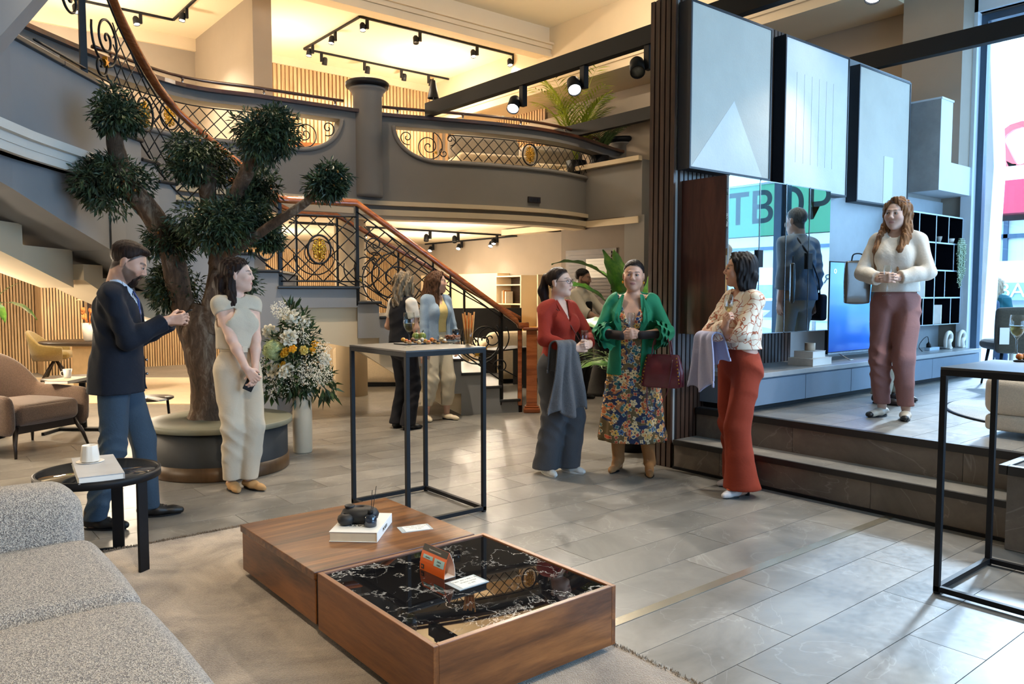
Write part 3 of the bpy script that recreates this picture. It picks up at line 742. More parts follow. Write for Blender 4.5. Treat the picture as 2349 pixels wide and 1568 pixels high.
# ironwork in the two balcony openings
def bal_iron(s0, s1, mid, label):
    t = thing('balcony_railing', label, 'railing')
    zb, zt = ZB+.03, ZT-.05
    for side, se in ((1, s0), (-1, s1)):
        for (ds, z, r, tn, a0, d) in ((.19, zt-.09, .105, 1.5, -1.2, 1), (.50, zt-.20, .215, 2.3, 1.2, 1), (.82, zt-.08, .09, 1.3, -1.6, -1), (.72, zb+.10, .07, 1.2, 2.0, -1)):
            s = se+side*ds
            P = spiral(0, 0, r, tn, a0, d)
            scroll(bal, [(s+side*x, z+y) for x, y in P], t, .008)
        star(bal, se+side*.60, zb+.10, .035, t)
    a, b = s0+.92, s1-.92
    for z in (zb, zt-.02): scroll(bal, [(s, z) for s in frange(a-.12, b+.12, .15)], t, .008, 5, 'iron_line')
    for m in mid: medallion(bal, m, (zb+zt)/2-.01, .13, t, 1.2)
    lattice(bal, a-.1, b+.1, lambda s: zb, lambda s: zt-.02, .165, 1.05, t, hole=(mid[0], (zb+zt)/2-.01, .13))
bal_iron(s_r0, s_r1, [s_at_px(1216)], 'wrought iron lattice with a gold medallion filling the right opening of the curved balcony')
bal_iron(s_l0, s_l1, [s_at_px(400)], 'wrought iron lattice with scrolls filling the left opening of the balcony behind the tree')
for lab, a, b in (('slim dark wooden safety rail on steel posts above the left half of the balcony', s_at_px(250), s_at_px(800)), ('slim dark wooden safety rail on steel posts above the right half of the balcony', s_at_px(880), s_at_px(1400))):
    t = thing('safety_rail', lab, 'handrail')
    handrail(bal, frange(a, b, .15), lambda s: 4.03, t, .06, .035, DWOOD, .1)
    k = a+.25
    while k < b:
        p = bal.at(k)+bal.nrm(k)*.1; MB().lathe([(.028, 3.915), (.028, 3.925), (.014, 3.93), (.014, 4.0), (.03, 4.005), (.03, 4.012)], (p.x, p.y, 0), 12).build('post', STEEL, t); k += .95
# ================================================================ FURNITURE AND OBJECTS
BOUCLE = None
def boucle(name, c0, c1, c2, sc=260, sheen=.2, st=.8):
    m, nt, b = nodes(name); v = coords(nt, rand=False)
    vo = N(nt, 'ShaderNodeTexVoronoi'); vo.inputs['Scale'].default_value = sc; nt.links.new(v, vo.inputs['Vector'])
    r = N(nt, 'ShaderNodeSeparateColor'); nt.links.new(vo.outputs['Color'], r.inputs[0])
    nt.links.new(ramp(nt, [(.15, c0), (.5, c1), (.85, c2)], r.outputs[0]), b.inputs['Base Color'])
    b.inputs['Roughness'].default_value = .95; b.inputs['Sheen Weight'].default_value = sheen
    bump(nt, b, vo.outputs['Distance'], st, .006); return m
BOUCLE = boucle('boucle', lin(116, 111, 108), lin(164, 157, 149), lin(204, 195, 182), 300)
def wool(name, c, d=.18, sc=90, st=.5):
    return boucle(name, tuple(x*(1-d) for x in c), c, tuple(min(1, x*(1+d)) for x in c), sc, .3, st)
WALN = wood('walnut', lin(56, 32, 18), lin(108, 67, 36), lin(150, 100, 56), 0, 13, .30, 6, coat=.15, dist=.8)
WALNY = wood('walnut_side', lin(60, 34, 18), lin(114, 68, 34), lin(156, 98, 50), 1, 7, .35, 5, coat=.1, dist=1.1)
WALNX = wood('walnut_front', lin(58, 33, 18), lin(112, 68, 36), lin(152, 96, 52), 0, 7, .35, 5, coat=.1, dist=1.1)
def marble():
    m, nt, b = nodes('black_marble'); v = coords(nt, rand=False)
    tot = None
    for sc, w_, d, ms in ((1.25, .0055, .35, 1.7), (2.4, .0045, .25, 2.9), (5.0, .005, .3, 3.3)):
        of = N(nt, 'ShaderNodeVectorMath', operation='ADD'); nt.links.new(v, of.inputs[0]); of.inputs[1].default_value = (sc*3, sc, ms)
        h = noise(nt, of.outputs[0], sc, 9, .62, d); s = N(nt, 'ShaderNodeMath', operation='SUBTRACT'); nt.links.new(h, s.inputs[0]); s.inputs[1].default_value = .5
        a = N(nt, 'ShaderNodeMath', operation='ABSOLUTE'); nt.links.new(s.outputs[0], a.inputs[0])
        r = ramp(nt, [(0, (1, 1, 1)), (w_*.5, (.7, .7, .7)), (w_, (0, 0, 0))], a.outputs[0]); mk = ramp(nt, [(.45, (0, 0, 0)), (.56, (1, 1, 1))], noise(nt, of.outputs[0], ms, 3, .6))
        xx = N(nt, 'ShaderNodeMix', data_type='RGBA', blend_type='MULTIPLY'); xx.inputs[0].default_value = 1; nt.links.new(r, xx.inputs[6]); nt.links.new(mk, xx.inputs[7]); r = xx.outputs[2]
        if tot is None: tot = r
        else:
            x = N(nt, 'ShaderNodeMix', data_type='RGBA', blend_type='LIGHTEN'); x.inputs[0].default_value = 1
            nt.links.new(tot, x.inputs[6]); nt.links.new(r, x.inputs[7]); tot = x.outputs[2]
    y = N(nt, 'ShaderNodeMix', data_type='RGBA'); nt.links.new(x.outputs[2], y.inputs[0])
    y.inputs[6].default_value = (.006, .006, .007, 1); y.inputs[7].default_value = (.62, .6, .56, 1)
    nt.links.new(y.outputs[2], b.inputs['Base Color']); b.inputs['Roughness'].default_value = .012; b.inputs['Specular IOR Level'].default_value = .6
    return m
def pile_rug(name, c0, c1):
    m, nt, b = nodes(name); v = coords(nt, rand=False)
    f = noise(nt, v, 2.0, 6, .65, 1.0); g = noise(nt, v, 170, 2, .6)
    a = N(nt, 'ShaderNodeMath', operation='MULTIPLY_ADD'); nt.links.new(g, a.inputs[0]); a.inputs[1].default_value = .35; nt.links.new(f, a.inputs[2])
    nt.links.new(ramp(nt, [(.5, c0), (.85, c1)], a.outputs[0]), b.inputs['Base Color']); b.inputs['Roughness'].default_value = 1
    b.inputs['Sheen Weight'].default_value = .4; bump(nt, b, g, .9, .008); return m
GLASS = glassm('clear_glass', (.96, .98, .98)); 
WINE = glassm('sparkling_wine', (.95, .86, .55), thin=True)
PAPER = M('white_paper', lin(232, 230, 224), .7, var=.02); 
CERW = M('white_ceramic', lin(226, 220, 210), .4, var=.03, bstr=.1, bscale=80)
CERB = M('black_ceramic', lin(26, 27, 30), .55, var=.15, bstr=.15, bscale=60)
# ---- sofa
so = thing('sofa', 'light speckled boucle sofa with deep seat cushions in the near left corner', 'sofa', (0, 0, 0))
for (v0, v1) in ((2.80, 3.60), (1.93, 2.78), (1.05, 1.91)):
    MB().rbox(-.45, .655, v0, v1, .20, .44, .07, 5, .018).build('seat_cushion', BOUCLE, so)
MB().rbox(-.45, .60, .95, 3.62, .07, .22, .04, 3).build('base', BOUCLE, so)
MB().rbox(-.75, .62, 3.58, 3.90, .10, .645, .11, 6, .012).build('armrest', BOUCLE, so)
MB().rbox(-.95, -.42, .95, 3.9, .10, .80, .12, 6, .01).build('backrest', BOUCLE, so)
q = MB(); q.box(-.7, .45, 1.1, 3.7, 0, .08); q.build('plinth', BLACK, so)
# ---- rug with a soft pile
rg = MB(); rg.rbox(-1.6, 2.27, .6, 4.70, .002, .022, .008, 2, seg=24)
rug = tag(rg.build('rug', pile_rug('rug_pile', lin(112, 98, 84), lin(182, 166, 146))), 'large soft beige pile rug under the walnut coffee tables and sofa', 'rug')
tf = N(rug.data.materials[0].node_tree, 'ShaderNodeTexNoise')
# pile tufts along the edge and surface (real geometry, nobody could count it)
q = MB(); rnd = random.Random(3)
for i in range(5000):
    x, y = (2.27+rnd.uniform(-.02, .004), rnd.uniform(.6, 4.7)) if i % 2 else (rnd.uniform(.4, 2.27), 4.70+rnd.uniform(-.02, .004))
    a = rnd.uniform(0, 6.28); dx, dy = math.cos(a)*.004, math.sin(a)*.004; h = rnd.uniform(.006, .013)
    q.add([(x-dx, y-dy, .018), (x+dx, y+dy, .018), (x+rnd.uniform(-.006, .006), y+rnd.uniform(-.006, .006), .022+h)], [(0, 1, 2)])
stuff(q.build('pile', rug.data.materials[0], rug))
# ---- coffee tables
t = thing('coffee_table', 'low square walnut coffee table carrying the white art book', 'coffee table')
MB().box(1.37, 2.19, 3.01, 3.865, .05, .245).build('body', WALNY, t, bevel=.003)
MB().box(1.362, 2.198, 3.004, 3.872, .245, .28).build('top', WALN, t, bevel=.003)
MB().box(1.45, 2.1, 3.09, 3.79, .02, .05).build('plinth', BLACK, t)
MB().box(1.375, 2.185, 2.975, 3.004, .05, .27).build('joint_panel', BLACK, t)
t = thing('coffee_table', 'low square walnut coffee table with an inset black marble top', 'coffee table')
q = MB()
MB().box(1.36, 1.382, 2.09, 2.965, .05, .29).build('side_panel', WALNY, t, bevel=.002)
MB().box(2.203, 2.225, 2.09, 2.965, .05, .29).build('side_panel', WALNY, t, bevel=.002)
MB().box(1.382, 2.203, 2.09, 2.112, .05, .29).build('front_panel', WALNX, t, bevel=.002)
MB().box(1.382, 2.203, 2.943, 2.965, .05, .29).build('back_panel', WALNX, t, bevel=.002)
MB().box(1.383, 2.202, 2.113, 2.942, .262, .284).build('marble_top', marble(), t, bevel=.001)
MB().box(1.45, 2.13, 2.18, 2.88, .02, .05).build('plinth', M('plinth_brass', lin(120, 100, 66), .4, .6), t)
MB().box(1.40, 2.18, 2.13, 2.92, .05, .26).build('carcass', BLACK, t)
def frame_from(px, z):
    """centre, x-axis angle, width, depth from the pixel corners front-left, front-right, back-right of a flat rectangle at height z"""
    a, b, c = [G(x, y, z) for x, y in px]; d = b-a; e = c-b; return (a+c)/2, math.atan2(d.y, d.x), d.length, e.length
def book(label, px, z, th, cover, pages=PAPER, title=None, spine=None, tsz=.03, flip=False):
    c, a, w_, d = frame_from(px, z+th); t = thing('book', label, 'book', (c.x, c.y, z), a)
    x, y = w_/2, d/2
    MB().box(-x+.004, x-.004, -y+.004, y-.002, .003, th-.003).build('pages', pages, t)
    MB().box(-x, x, -y, y, th-.003, th).build('cover', cover, t, bevel=.001); MB().box(-x, x, -y, y, 0, .003).build('cover', cover, t, bevel=.001)
    MB().box(x-.003, x, -y, y, .002, th-.002).build('spine', cover, t)
    if title: text_mesh('title', title, tsz, M('ink_black', (.01, .01, .01), .6), Matrix.Translation((0, -y*.35, th+.0006)) @ Matrix.Rotation(math.pi if flip else 0, 4, 'Z'), t, .0003)
    if spine: text_mesh('spine_text', spine, th*.5, MATS['ink_black'] if 'ink_black' in MATS else M('ink_black', (.01, .01, .01), .6),
                        Matrix.Translation((x+.0008, 0, th/2)) @ Matrix.Rotation(math.pi/2, 4, 'Z') @ Matrix.Rotation(math.pi/2, 4, 'X'), t, .0003)
    return t
book('thick white art book on the walnut coffee table under black ceramics', ((753, 1219), (864, 1221), (900, 1176)), .281, .048, PAPER, M('page_cream', lin(222, 206, 176), .8), 'PICASSO', 'PICASSO', .042, True)
def at_pix(px, py, z): return G(px, py, z)
def revolve_thing(name, label, cat, p, prof, m, n=32, part='body', group=None, sx=1, sy=1, rz=0):
    t = thing(name, label, cat, p, rz, group); MB().lathe(prof, (0, 0, 0), n, sx=sx, sy=sy).build(part, m, t); return t
ZB_ = .3295
p = at_pix(794, 1203, ZB_)
t = revolve_thing('small_vase', 'small round matt black bud vase on the art book, left of the pebble vase', 'vase', p, [(.006, 0), (.022, .001), (.036, .012), (.042, .028), (.038, .044), (.024, .054), (.014, .056), (.012, .05), (.012, .02)], CERB)
p = at_pix(826, 1196, ZB_); t = thing('pebble_vase', 'large low matt black pebble-shaped vase on the art book', 'vase', p, YAW-1.57)
MB().lathe([(.01, 0), (.055, .002), (.078, .02), (.084, .042), (.074, .062), (.05, .074), (.022, .078), (.018, .07), (.018, .03)], (0, 0, 0), 36, sx=1.12, sy=.8).build('body', CERB, t)
MB().lathe([(.02, .068), (.026, .082), (.022, .084), (.016, .075)], (-.05, 0, 0), 20).build('neck', CERB, t)
p = at_pix(850, 1206, ZB_); t = thing('reed_diffuser', 'smoked glass reed diffuser with black sticks standing on the art book', 'diffuser', p, YAW-1.57)
MB().lathe([(.0, 0), (.028, .0), (.030, .004), (.030, .045), (.024, .055), (.012, .06), (.012, .072)], (0, 0, 0), 24).build('bottle', M('smoked_glass', (.012, .02, .035), .05, spec=1), t)
MB().lathe([(.013, .06), (.014, .06), (.014, .08), (.006, .08)], (0, 0, 0), 20).build('collar', BLACK, t)
for a, b in ((.028, .01), (.012, -.008)):
    MB().tube([(0, 0, .03), (a*.5, b*.5, .1), (a, b, .165+a)], .0016, 5).build('stick', BLACK, t)
def price_tag(label, px, z, lines):
    c, a, w_, d = frame_from(px, z); t = thing('price_tag', label, 'price tag', (c.x, c.y, z), a)
    MB().box(-w_/2, w_/2, -d/2, d/2, 0, .002).build('sleeve', M('clear_sleeve', lin(190, 200, 205), .08, var=.02), t)
    MB().box(-w_/2+w_*.14, w_/2-w_*.08, -d/2+.008, d/2-.008, .002, .003).build('card', PAPER, t)
    ink = M('ink_grey', lin(110, 125, 120), .6)
    for k in range(lines): text_mesh('print', ('Table  850 x 850 x 280', 'Walnut veneer', '12 490')[k % 3], d*.13, ink, Matrix.Translation((.01, d*.25-k*d*.22, .0032)), t, .0002)
price_tag('clear sleeved price tag lying on the walnut table top', ((923, 1222), (995, 1213), (980, 1201)), .2805, 3)
price_tag('clear sleeved price tag lying on the marble beside the orange card', ((1056, 1354), (1123, 1333), (1085, 1318)), .2845, 3)
# tent card
zt_ = .2845; a = G(963, 1303, zt_); b = G(1019, 1329, zt_); c = G(1047.6, 1320.7, zt_)
d = b-a; ang = math.atan2(d.y, d.x); w_ = d.length; dep = (c-b).length*.9
t = thing('tent_card', 'orange folded tent card with a black header on the marble table', 'card', (a.x, a.y, zt_), ang)
OR = M('print_orange', lin(238, 104, 22), .45, var=.02); H_ = .105
def curve_panel(x0, x1, h0, h1, off, m, name, back=False, th=.0012):
    vs = []; n = 8
    for k in range(n+1):
        h = h0+(h1-h0)*k/n; tt = h/H_; y = dep/2-(dep/2)*(1-tt)**1.0-.008*math.sin(math.pi*tt)
        if back: y = dep-y
        y += (off if back else -off)
        for x in (x0, x1): vs += [(x, y-th/2, h), (x, y+th/2, h)]
    fs = []
    for k in range(n):
        o = k*4; fs += [(o, o+2, o+6, o+4), (o+1, o+5, o+7, o+3), (o, o+4, o+5, o+1), (o+2, o+3, o+7, o+6)]
    fs += [(0, 1, 3, 2), (n*4, n*4+2, n*4+3, n*4+1)]
    q = MB(); q.add(vs, fs, False); return q.build(name, m, t)
curve_panel(0, w_, 0, H_, 0, OR, 'front_panel'); curve_panel(0, w_, 0, H_, 0, PAPER, 'back_panel', True)
MB().box(0, w_, .002, dep-.002, 0, .0012).build('base_panel', PAPER, t)
curve_panel(0.001, w_-.001, H_*.76, H_*.995, .0012, M('print_black', lin(26, 24, 24), .5), 'header')
LB = M('print_pale', lin(170, 214, 222), .5, var=.02)
curve_panel(w_*.10, w_*.48, H_*.50, H_*.64, .0012, LB, 'badge'); curve_panel(w_*.56, w_*.95, H_*.36, H_*.64, .0012, LB, 'badge')
curve_panel(w_*.06, w_*.18, H_*.06, H_*.24, .0012, MATS['print_black'], 'emblem')
q_ = math.atan2(H_, dep/2)
def card_text(s_, x, h, size, m, sx=1.0):
    tt = h/H_; y = dep/2*tt-.008*math.sin(math.pi*tt)-.003
    text_mesh('print', s_, size, m, Matrix.Translation((x, y, h)) @ Matrix.Rotation(q_, 4, 'X'), t, .0002, sx=sx)
card_text('Предлагай на изплащане', w_*.5, H_*.865, .0085, PAPER, .80); card_text('60 месеца', w_*.29, H_*.57, .0075, MATS['print_black'], .8)
card_text('20 000 лв', w_*.75, H_*.56, .0088, MATS['print_black'], .75); card_text('10 000 €', w_*.75, H_*.44, .0088, MATS['print_black'], .75)

MB().ball((w_*.12, .002+dep/2*.15-.0085, H_*.15), .005, 10, 6, (1, .15, 1)).build('emblem', OR, t)
# ---- round side table by the sofa
c0 = C(-2.17, 4.02); t = thing('side_table', 'round black metal side table with smoked glass top beside the sofa', 'side table', (c0.x, c0.y, 0), YAW-1.57)
MB().lathe([(.285, .485), (.30, .485), (.30, .525), (.285, .525), (.285, .485)], (0, 0, 0), 56, cap=False).build('rim', BLACK, t)
MB().lathe([(0, .505), (.286, .505), (.286, .519), (0, .519)], (0, 0, 0), 48).build('glass_top', M('smoked_top', (.02, .024, .03), .03, spec=1), t)
for a_ in (-.35, 1.75, 3.85):
    x, y = .29*math.cos(a_), .29*math.sin(a_); m_ = Matrix.Translation((x, y, 0)) @ Matrix.Rotation(a_, 4, 'Z')
    MB().box(-.008, .008, -.03, .03, .02, .49, m_).build('leg', BLACK, t, bevel=.002)
MB().lathe([(.28, 0), (.30, 0), (.30, .02), (.28, .02), (.28, 0)], (0, 0, 0), 56, cap=False).build('foot_ring', BLACK, t)
book('pale grey book on the round side table under a cup', ((183, 1095), (290, 1083), (256, 1041)), .5195, .035, M('cover_grey', lin(176, 178, 182), .5), PAPER)
def cup(label, p, s=1.0, hh=.075, tilt=0):
    t = thing('cup', label, 'cup', p); MB().lathe([(0, 0), (.026*s, 0), (.029*s, .004), (.038*s, hh*s), (.036*s, hh*s), (.027*s, .006), (0, .006)], (0, 0, 0), 28).build('body', CERW, t)
    MB().tube([(-.034*s, 0, hh*s*.8), (-.052*s, 0, hh*s*.72), (-.055*s, 0, hh*s*.45), (-.045*s, 0, hh*s*.25), (-.031*s, 0, hh*s*.2)], .004*s, 6).build('handle', CERW, t)
    return t
p = G(207, 1058, .556)
sc_ = thing('saucer', 'white saucer on the book at the round side table', 'saucer', (p.x, p.y, .5505)); MB().lathe([(0, 0), (.04, 0), (.068, .008), (.066, .010), (.04, .004), (0, .004)], (0, 0, 0), 36).build('plate', CERW, sc_)
t = thing('cup', 'ribbed white cup narrowing upwards on the saucer at the round side table', 'cup', (p.x, p.y, .5595)); q = MB().lathe([(0, 0), (.044, 0), (.047, .004), (.038, .082), (.036, .086), (.033, .084), (.03, .06), (0, .05)], (0, 0, 0), 36); q.v = [(x*(1+.03*math.cos(9*math.atan2(y, x))), y*(1+.03*math.cos(9*math.atan2(y, x))), z) for x, y, z in q.v]; q.build('body', CERW, t)
# ---- brown lounge armchair
def armchair():
    c = C(-4.58, 7.19); t = thing('armchair', 'brown fabric lounge armchair with sloping arms and dark tapered legs', 'armchair', (c.x, c.y, 0), YAW-1.57+R(70))
    m = wool('brown_fabric', lin(100, 78, 62), .14, 150, .3)
    MB().rbox(-.31, .31, -.38, .28, .27, .46, .06, 5, .02).build('seat', m, t)
    def sheet(path, name):      # rounded upholstered band following (x, y, lean, top) stations
        vs = []; fs = []; K = 10; th = .075
        for i, (x, y, nx, ny, zt_, ln) in enumerate(path):
            prof = [(-th*.5, .20), (-th*.5, .36), (-th*.5, zt_-.05), (-th*.28, zt_-.012), (0, zt_), (th*.3, zt_-.012), (th*.5, zt_-.05), (th*.5, .36), (th*.5, .20), (0, .19)]
            for (o_, z) in prof:
                l_ = ln*max(0, z-.3); vs.append((x+nx*(o_+l_), y+ny*(o_+l_), z))
        for i in range(len(path)-1):
            for k in range(K): fs.append((i*K+k, i*K+(k+1) % K, (i+1)*K+(k+1) % K, (i+1)*K+k))
        fs += [tuple(range(K-1, -1, -1)), tuple((len(path)-1)*K+k for k in range(K))]
        q = MB(); q.add(vs, fs, True); o = q.build(name, m, t); md = o.modifiers.new('s', 'SUBSURF'); md.levels = 1; md.render_levels = 1
    st = []
    for i in range(31):
        u = -1+2*i/30; a = abs(u)
        if a > .62: f = (a-.62)/.38; x = math.copysign(.36+.015*f, u); y = .22-.62*f; nx, ny = math.copysign(1, u), 0; top = .575-.02*f
        else: th_ = u/.62*math.pi/2; x = .36*math.sin(th_)*1.0; y = .22+.13*math.cos(th_); nx, ny = math.sin(th_), math.cos(th_); top = .575+.33*max(0, math.cos(th_))**1.7
        st.append((x, y, nx, ny, top, .22*max(.25, ny)))
    sheet(st, 'backrest')
    for (x, y) in ((-.33, -.34), (.33, -.34), (-.30, .26), (.30, .26)):
        MB().tube([(x*.9, y*.9, .26), (x*1.05, y*1.05, .12), (x*1.12, y*1.15, 0)], [.024, .018, .011], 8).build('leg', MATS.get('rail_dark') or M('rail_dark', lin(34, 24, 20), .4), t)
    MB().box(-.30, .30, -.32, .26, .20, .27).build('frame', MATS['rail_dark'], t)
armchair()
# ---- round occasional tables at the left
c0 = C(-4.50, 8.04); t = thing('occasional_table', 'dark round table with a sled frame behind the brown armchair', 'side table', (c0.x, c0.y, 0), YAW-1.57)
DK = M('dark_veneer', lin(48, 36, 28), .35)
MB().lathe([(0, .55), (.33, .55), (.35, .56), (.35, .575), (0, .575)], (0, 0, 0), 48).build('top', DK, t)
for x in (-.04, .22): MB().box(x-.03, x+.03, .1, .13, .02, .55).build('leg', BLACK, t, bevel=.003)
MB().box(-.30, .26, .07, .16, 0, .03).build('foot', BLACK, t, bevel=.003); MB().box(-.30, -.27, -.2, .16, 0, .03).build('foot', BLACK, t)
book('cream book on the dark round table behind the armchair', ((116, 873), (170, 873), (194, 863)), .5755, .03, M('cover_cream', lin(196, 182, 158), .6), PAPER)
cup('cream coffee cup on the book behind the armchair', G(155, 866, .6065), 1.1, .08)
c0 = C(-3.58, 7.62); t = thing('occasional_table', 'small low round table between the suited man and the tree', 'side table', (c0.x, c0.y, 0))
MB().lathe([(0, .40), (.20, .40), (.22, .41), (.22, .425), (0, .425)], (0, 0, 0), 40).build('top', DK, t)
for k in range(3):
    a_ = k*2.094-.4; MB().tube([(.16*math.cos(a_), .16*math.sin(a_), .4), (.19*math.cos(a_), .19*math.sin(a_), 0)], .013, 6).build('leg', BLACK, t)
book('thin grey magazine on the small low round table', ((352, 918), (372, 916), (366, 908)), .425, .012, M('cover_grey2', lin(130, 128, 124), .5), PAPER)
def block_rug(name, label, pts, z, col, th=.012):
    q = MB(); q.prism([(p.x, p.y) for p in pts], z, z+th); return tag(q.build(name, pile_rug(name+'_pile', tuple(x*.8 for x in col), col)), label, 'rug')
block_rug('rug', 'cream rug lit warmly in the lounge area behind the tree', [C(-6.9, 10.2), C(-3.6, 10.0), C(-4.6, 13.2), C(-8.2, 13.2)], .001, lin(226, 200, 160))
# olive swivel chair and the dining table
c0 = C(-7.5, 12.7); t = thing('dining_chair', 'olive green upholstered swivel chair with dark trestle legs', 'chair', (c0.x, c0.y, 0), YAW-1.57+R(110))
m = wool('olive_fabric', lin(128, 108, 58), .12, 120, .3)
MB().rbox(-.24, .24, -.24, .22, .38, .50, .05, 4, .02).build('seat', m, t)
vs = []; n = 18
for i in range(n+1):
    a_ = math.pi*i/n; f = math.sin(a_); x, y = .31*math.cos(a_), .10+.22*math.sin(a_)
    if i in (0, n): y = -.16
    for (dd, z) in ((.0, .36), (.03, .50), (.05+.04*f, .56+.26*f), (.02+.04*f, .58+.27*f), (-.01+.03*f, .56+.26*f), (-.03, .48)):
        l = math.hypot(x, y-.0) or 1; vs.append((x+x/l*dd, y+max(0, y)/l*dd, z))
fs = [(i*6+k, i*6+(k+1) % 6, (i+1)*6+(k+1) % 6, (i+1)*6+k) for i in range(n) for k in range(6)]+[(5, 4, 3, 2, 1, 0), tuple(n*6+k for k in range(6))]
q = MB(); q.add(vs, fs, True); q.build('backrest', m, t)
for k in range(4):
    a_ = math.pi/4+k*math.pi/2; MB().tube([(0, 0, .38), (.12*math.cos(a_), .12*math.sin(a_), .22), (.26*math.cos(a_), .26*math.sin(a_), 0)], .02, 6).build('leg', MATS['rail_dark'], t)
c0 = C(-6.15, 11.5); t = thing('dining_table', 'dark round topped dining table on a cream slab base behind the suited man', 'table', (c0.x, c0.y, 0), YAW-1.57)
MB().lathe([(0, .70), (.74, .70), (.80, .73), (.80, .745), (0, .745)], (0, 0, 0), 48, sy=.8).build('top', DK, t)
MB().box(-.32, .30, -.12, .12, 0, .70).build('base', M('cream_base', lin(206, 178, 136), .6), t, bevel=.01)
p = C(-6.22, 11.4, .745); t = revolve_thing('vase', 'cream vase of dried orange flowers on the dining table', 'vase', p, [(.05, 0), (.075, .02), (.10, .27), (.09, .27), (.065, .03)], CERW)
q = MB(); rnd = random.Random(5)
for i in range(26):
    a_ = rnd.uniform(0, 6.28); r_ = rnd.uniform(.05, .17); h = rnd.uniform(.34, .50)
    q.tube([(0, 0, .2), (r_*.5*math.cos(a_), r_*.5*math.sin(a_), .3), (r_*math.cos(a_), r_*math.sin(a_), h)], [.004, .006, .004], 4); q.ball((r_*math.cos(a_), r_*math.sin(a_), h), .022, 6, 4, (1, 1, 1.7))
q.build('dried_flowers', M('dried_orange', lin(206, 130, 66), .8, var=.3), t)
p = C(-6.3, 11.7, .745); t = thing('table_lamp', 'lamp with a flat conical cream shade above the dining table', 'lamp', p)
MB().lathe([(.24, .60), (.08, .66), (.075, .655), (.235, .592)], (0, 0, 0), 32, cap=False).build('shade', M('lamp_shade', lin(236, 214, 176), .8), t)
for k in range(3): MB().tube([(.05*math.cos(k*2.1), .05*math.sin(k*2.1), .64), (.13*math.cos(k*2.1), .13*math.sin(k*2.1), 0)], .01, 6).build('leg', WALN, t)
# ---- round planter
pc = C(-2.43, 6.40); t = thing('planter', 'low round planter bench with grey top, black drum and wooden base ring', 'planter', (pc.x, pc.y, 0))
MB().lathe([(0, 0), (.545, 0), (.55, .01), (.55, .11), (0, .11)], (0, 0, 0), 64).build('base_ring', wood('ring_wood', lin(60, 42, 26), lin(80, 58, 36), lin(98, 72, 46), 2, 3, .4, 5), t)
MB().lathe([(.54, .11), (.54, .37), (.2, .37)], (0, 0, 0), 64, cap=False).build('drum', M('drum_black', lin(44, 48, 52), .6, var=.08, bstr=.1, bscale=100), t)
MB().lathe([(.15, .37), (.575, .37), (.58, .38), (.58, .41), (.57, .415), (.15, .415), (.15, .37)], (0, 0, 0), 72, cap=False).build('top', M('top_greenish', lin(120, 120, 104), .5, var=.10, scale=4), t)
MB().lathe([(0, .36), (.155, .36), (.155, .37)], (0, 0, 0), 32).build('soil', M('soil', lin(40, 30, 24), 1, bstr=.8, bscale=60), t)
# ---- olive-like tree in the planter
TD = 6.40
def T(px, py, dd=0.0):
    p = PD(px, py, TD+dd); return p
tree = thing('tree', 'gnarled olive tree with clipped leafy clumps growing out of the round planter', 'tree', (pc.x, pc.y, .36))
inv = Matrix.Translation((-pc.x, -pc.y, -.36))
def bark():
    m, nt, b = nodes('bark'); v = coords(nt, (1, 1, .35), rand=False); f = noise(nt, v, 16, 8, .7, .8); g = noise(nt, v, 3, 3, .6)
    a = N(nt, 'ShaderNodeMath', operation='MULTIPLY_ADD'); nt.links.new(g, a.inputs[0]); a.inputs[1].default_value = .6; nt.links.new(f, a.inputs[2])
    nt.links.new(ramp(nt, [(.55, lin(38, 26, 18)), (.8, lin(96, 74, 56)), (1.0, lin(150, 134, 116))], a.outputs[0]), b.inputs['Base Color'])
    b.inputs['Roughness'].default_value = .9; bump(nt, b, f, 1.0, .03); return m
BARK = bark()
def limb(pts, rs, name='branch', seed=1):
    P = [inv @ p for p in pts]; ctr = smooth_path(P, 6); n = len(ctr); R_ = []
    for i in range(n):
        u = i/(n-1)*(len(rs)-1); k = min(int(u), len(rs)-2); R_.append(rs[k]+(rs[k+1]-rs[k])*(u-k))
    N_ = 14; vs = []; up = None
    for i in range(n):
        tn = (ctr[min(i+1, n-1)]-ctr[max(i-1, 0)]).normalized(); ref = up or Vector((1, 0, 0)); x = tn.cross(ref)
        if x.length < 1e-4: x = tn.cross(Vector((0, 1, 0)))
        x.normalize(); y = x.cross(tn); up = y
        for k in range(N_):
            a = 2*math.pi*k/N_; d = x*math.cos(a)+y*math.sin(a); p = ctr[i]+d*R_[i]
            w_ = 1+.22*mnoise.noise(Vector((p.x*5+seed, p.y*5, p.z*2)))+.10*mnoise.noise(p*14)+.07*math.sin(a*3+i*.2+seed)
            vs.append(ctr[i]+d*R_[i]*w_)
    fs = [(i*N_+k, i*N_+(k+1) % N_, (i+1)*N_+(k+1) % N_, (i+1)*N_+k) for i in range(n-1) for k in range(N_)]+[tuple(range(N_-1, -1, -1)), tuple((n-1)*N_+k for k in range(N_))]
    q = MB(); q.add(vs, fs, True); return q.build(name, BARK, tree)
limb([T(466, 985), T(468, 940), T(470, 880), T(462, 820), T(462, 760), T(472, 700)], [.16, .115, .115, .13, .135, .10], 'trunk', 2)
limb([T(458, 830), T(432, 740), T(412, 660, .0), T(396, 590, -.05), T(352, 500, -.12), T(290, 415, -.2), T(268, 340, -.25), T(258, 280, -.3)], [.09, .10, .09, .085, .085, .075, .06, .05], seed=4)
limb([T(474, 760), T(490, 680), T(502, 600, .05), T(490, 520, .05), T(478, 430, .0), T(476, 372, -.02)], [.10, .095, .08, .07, .066, .075], seed=7)
limb([T(500, 610), T(522, 540, -.05), T(540, 460, -.1), T(572, 380, -.15), T(605, 325, -.2)], [.08, .07, .062, .06, .045], seed=9)
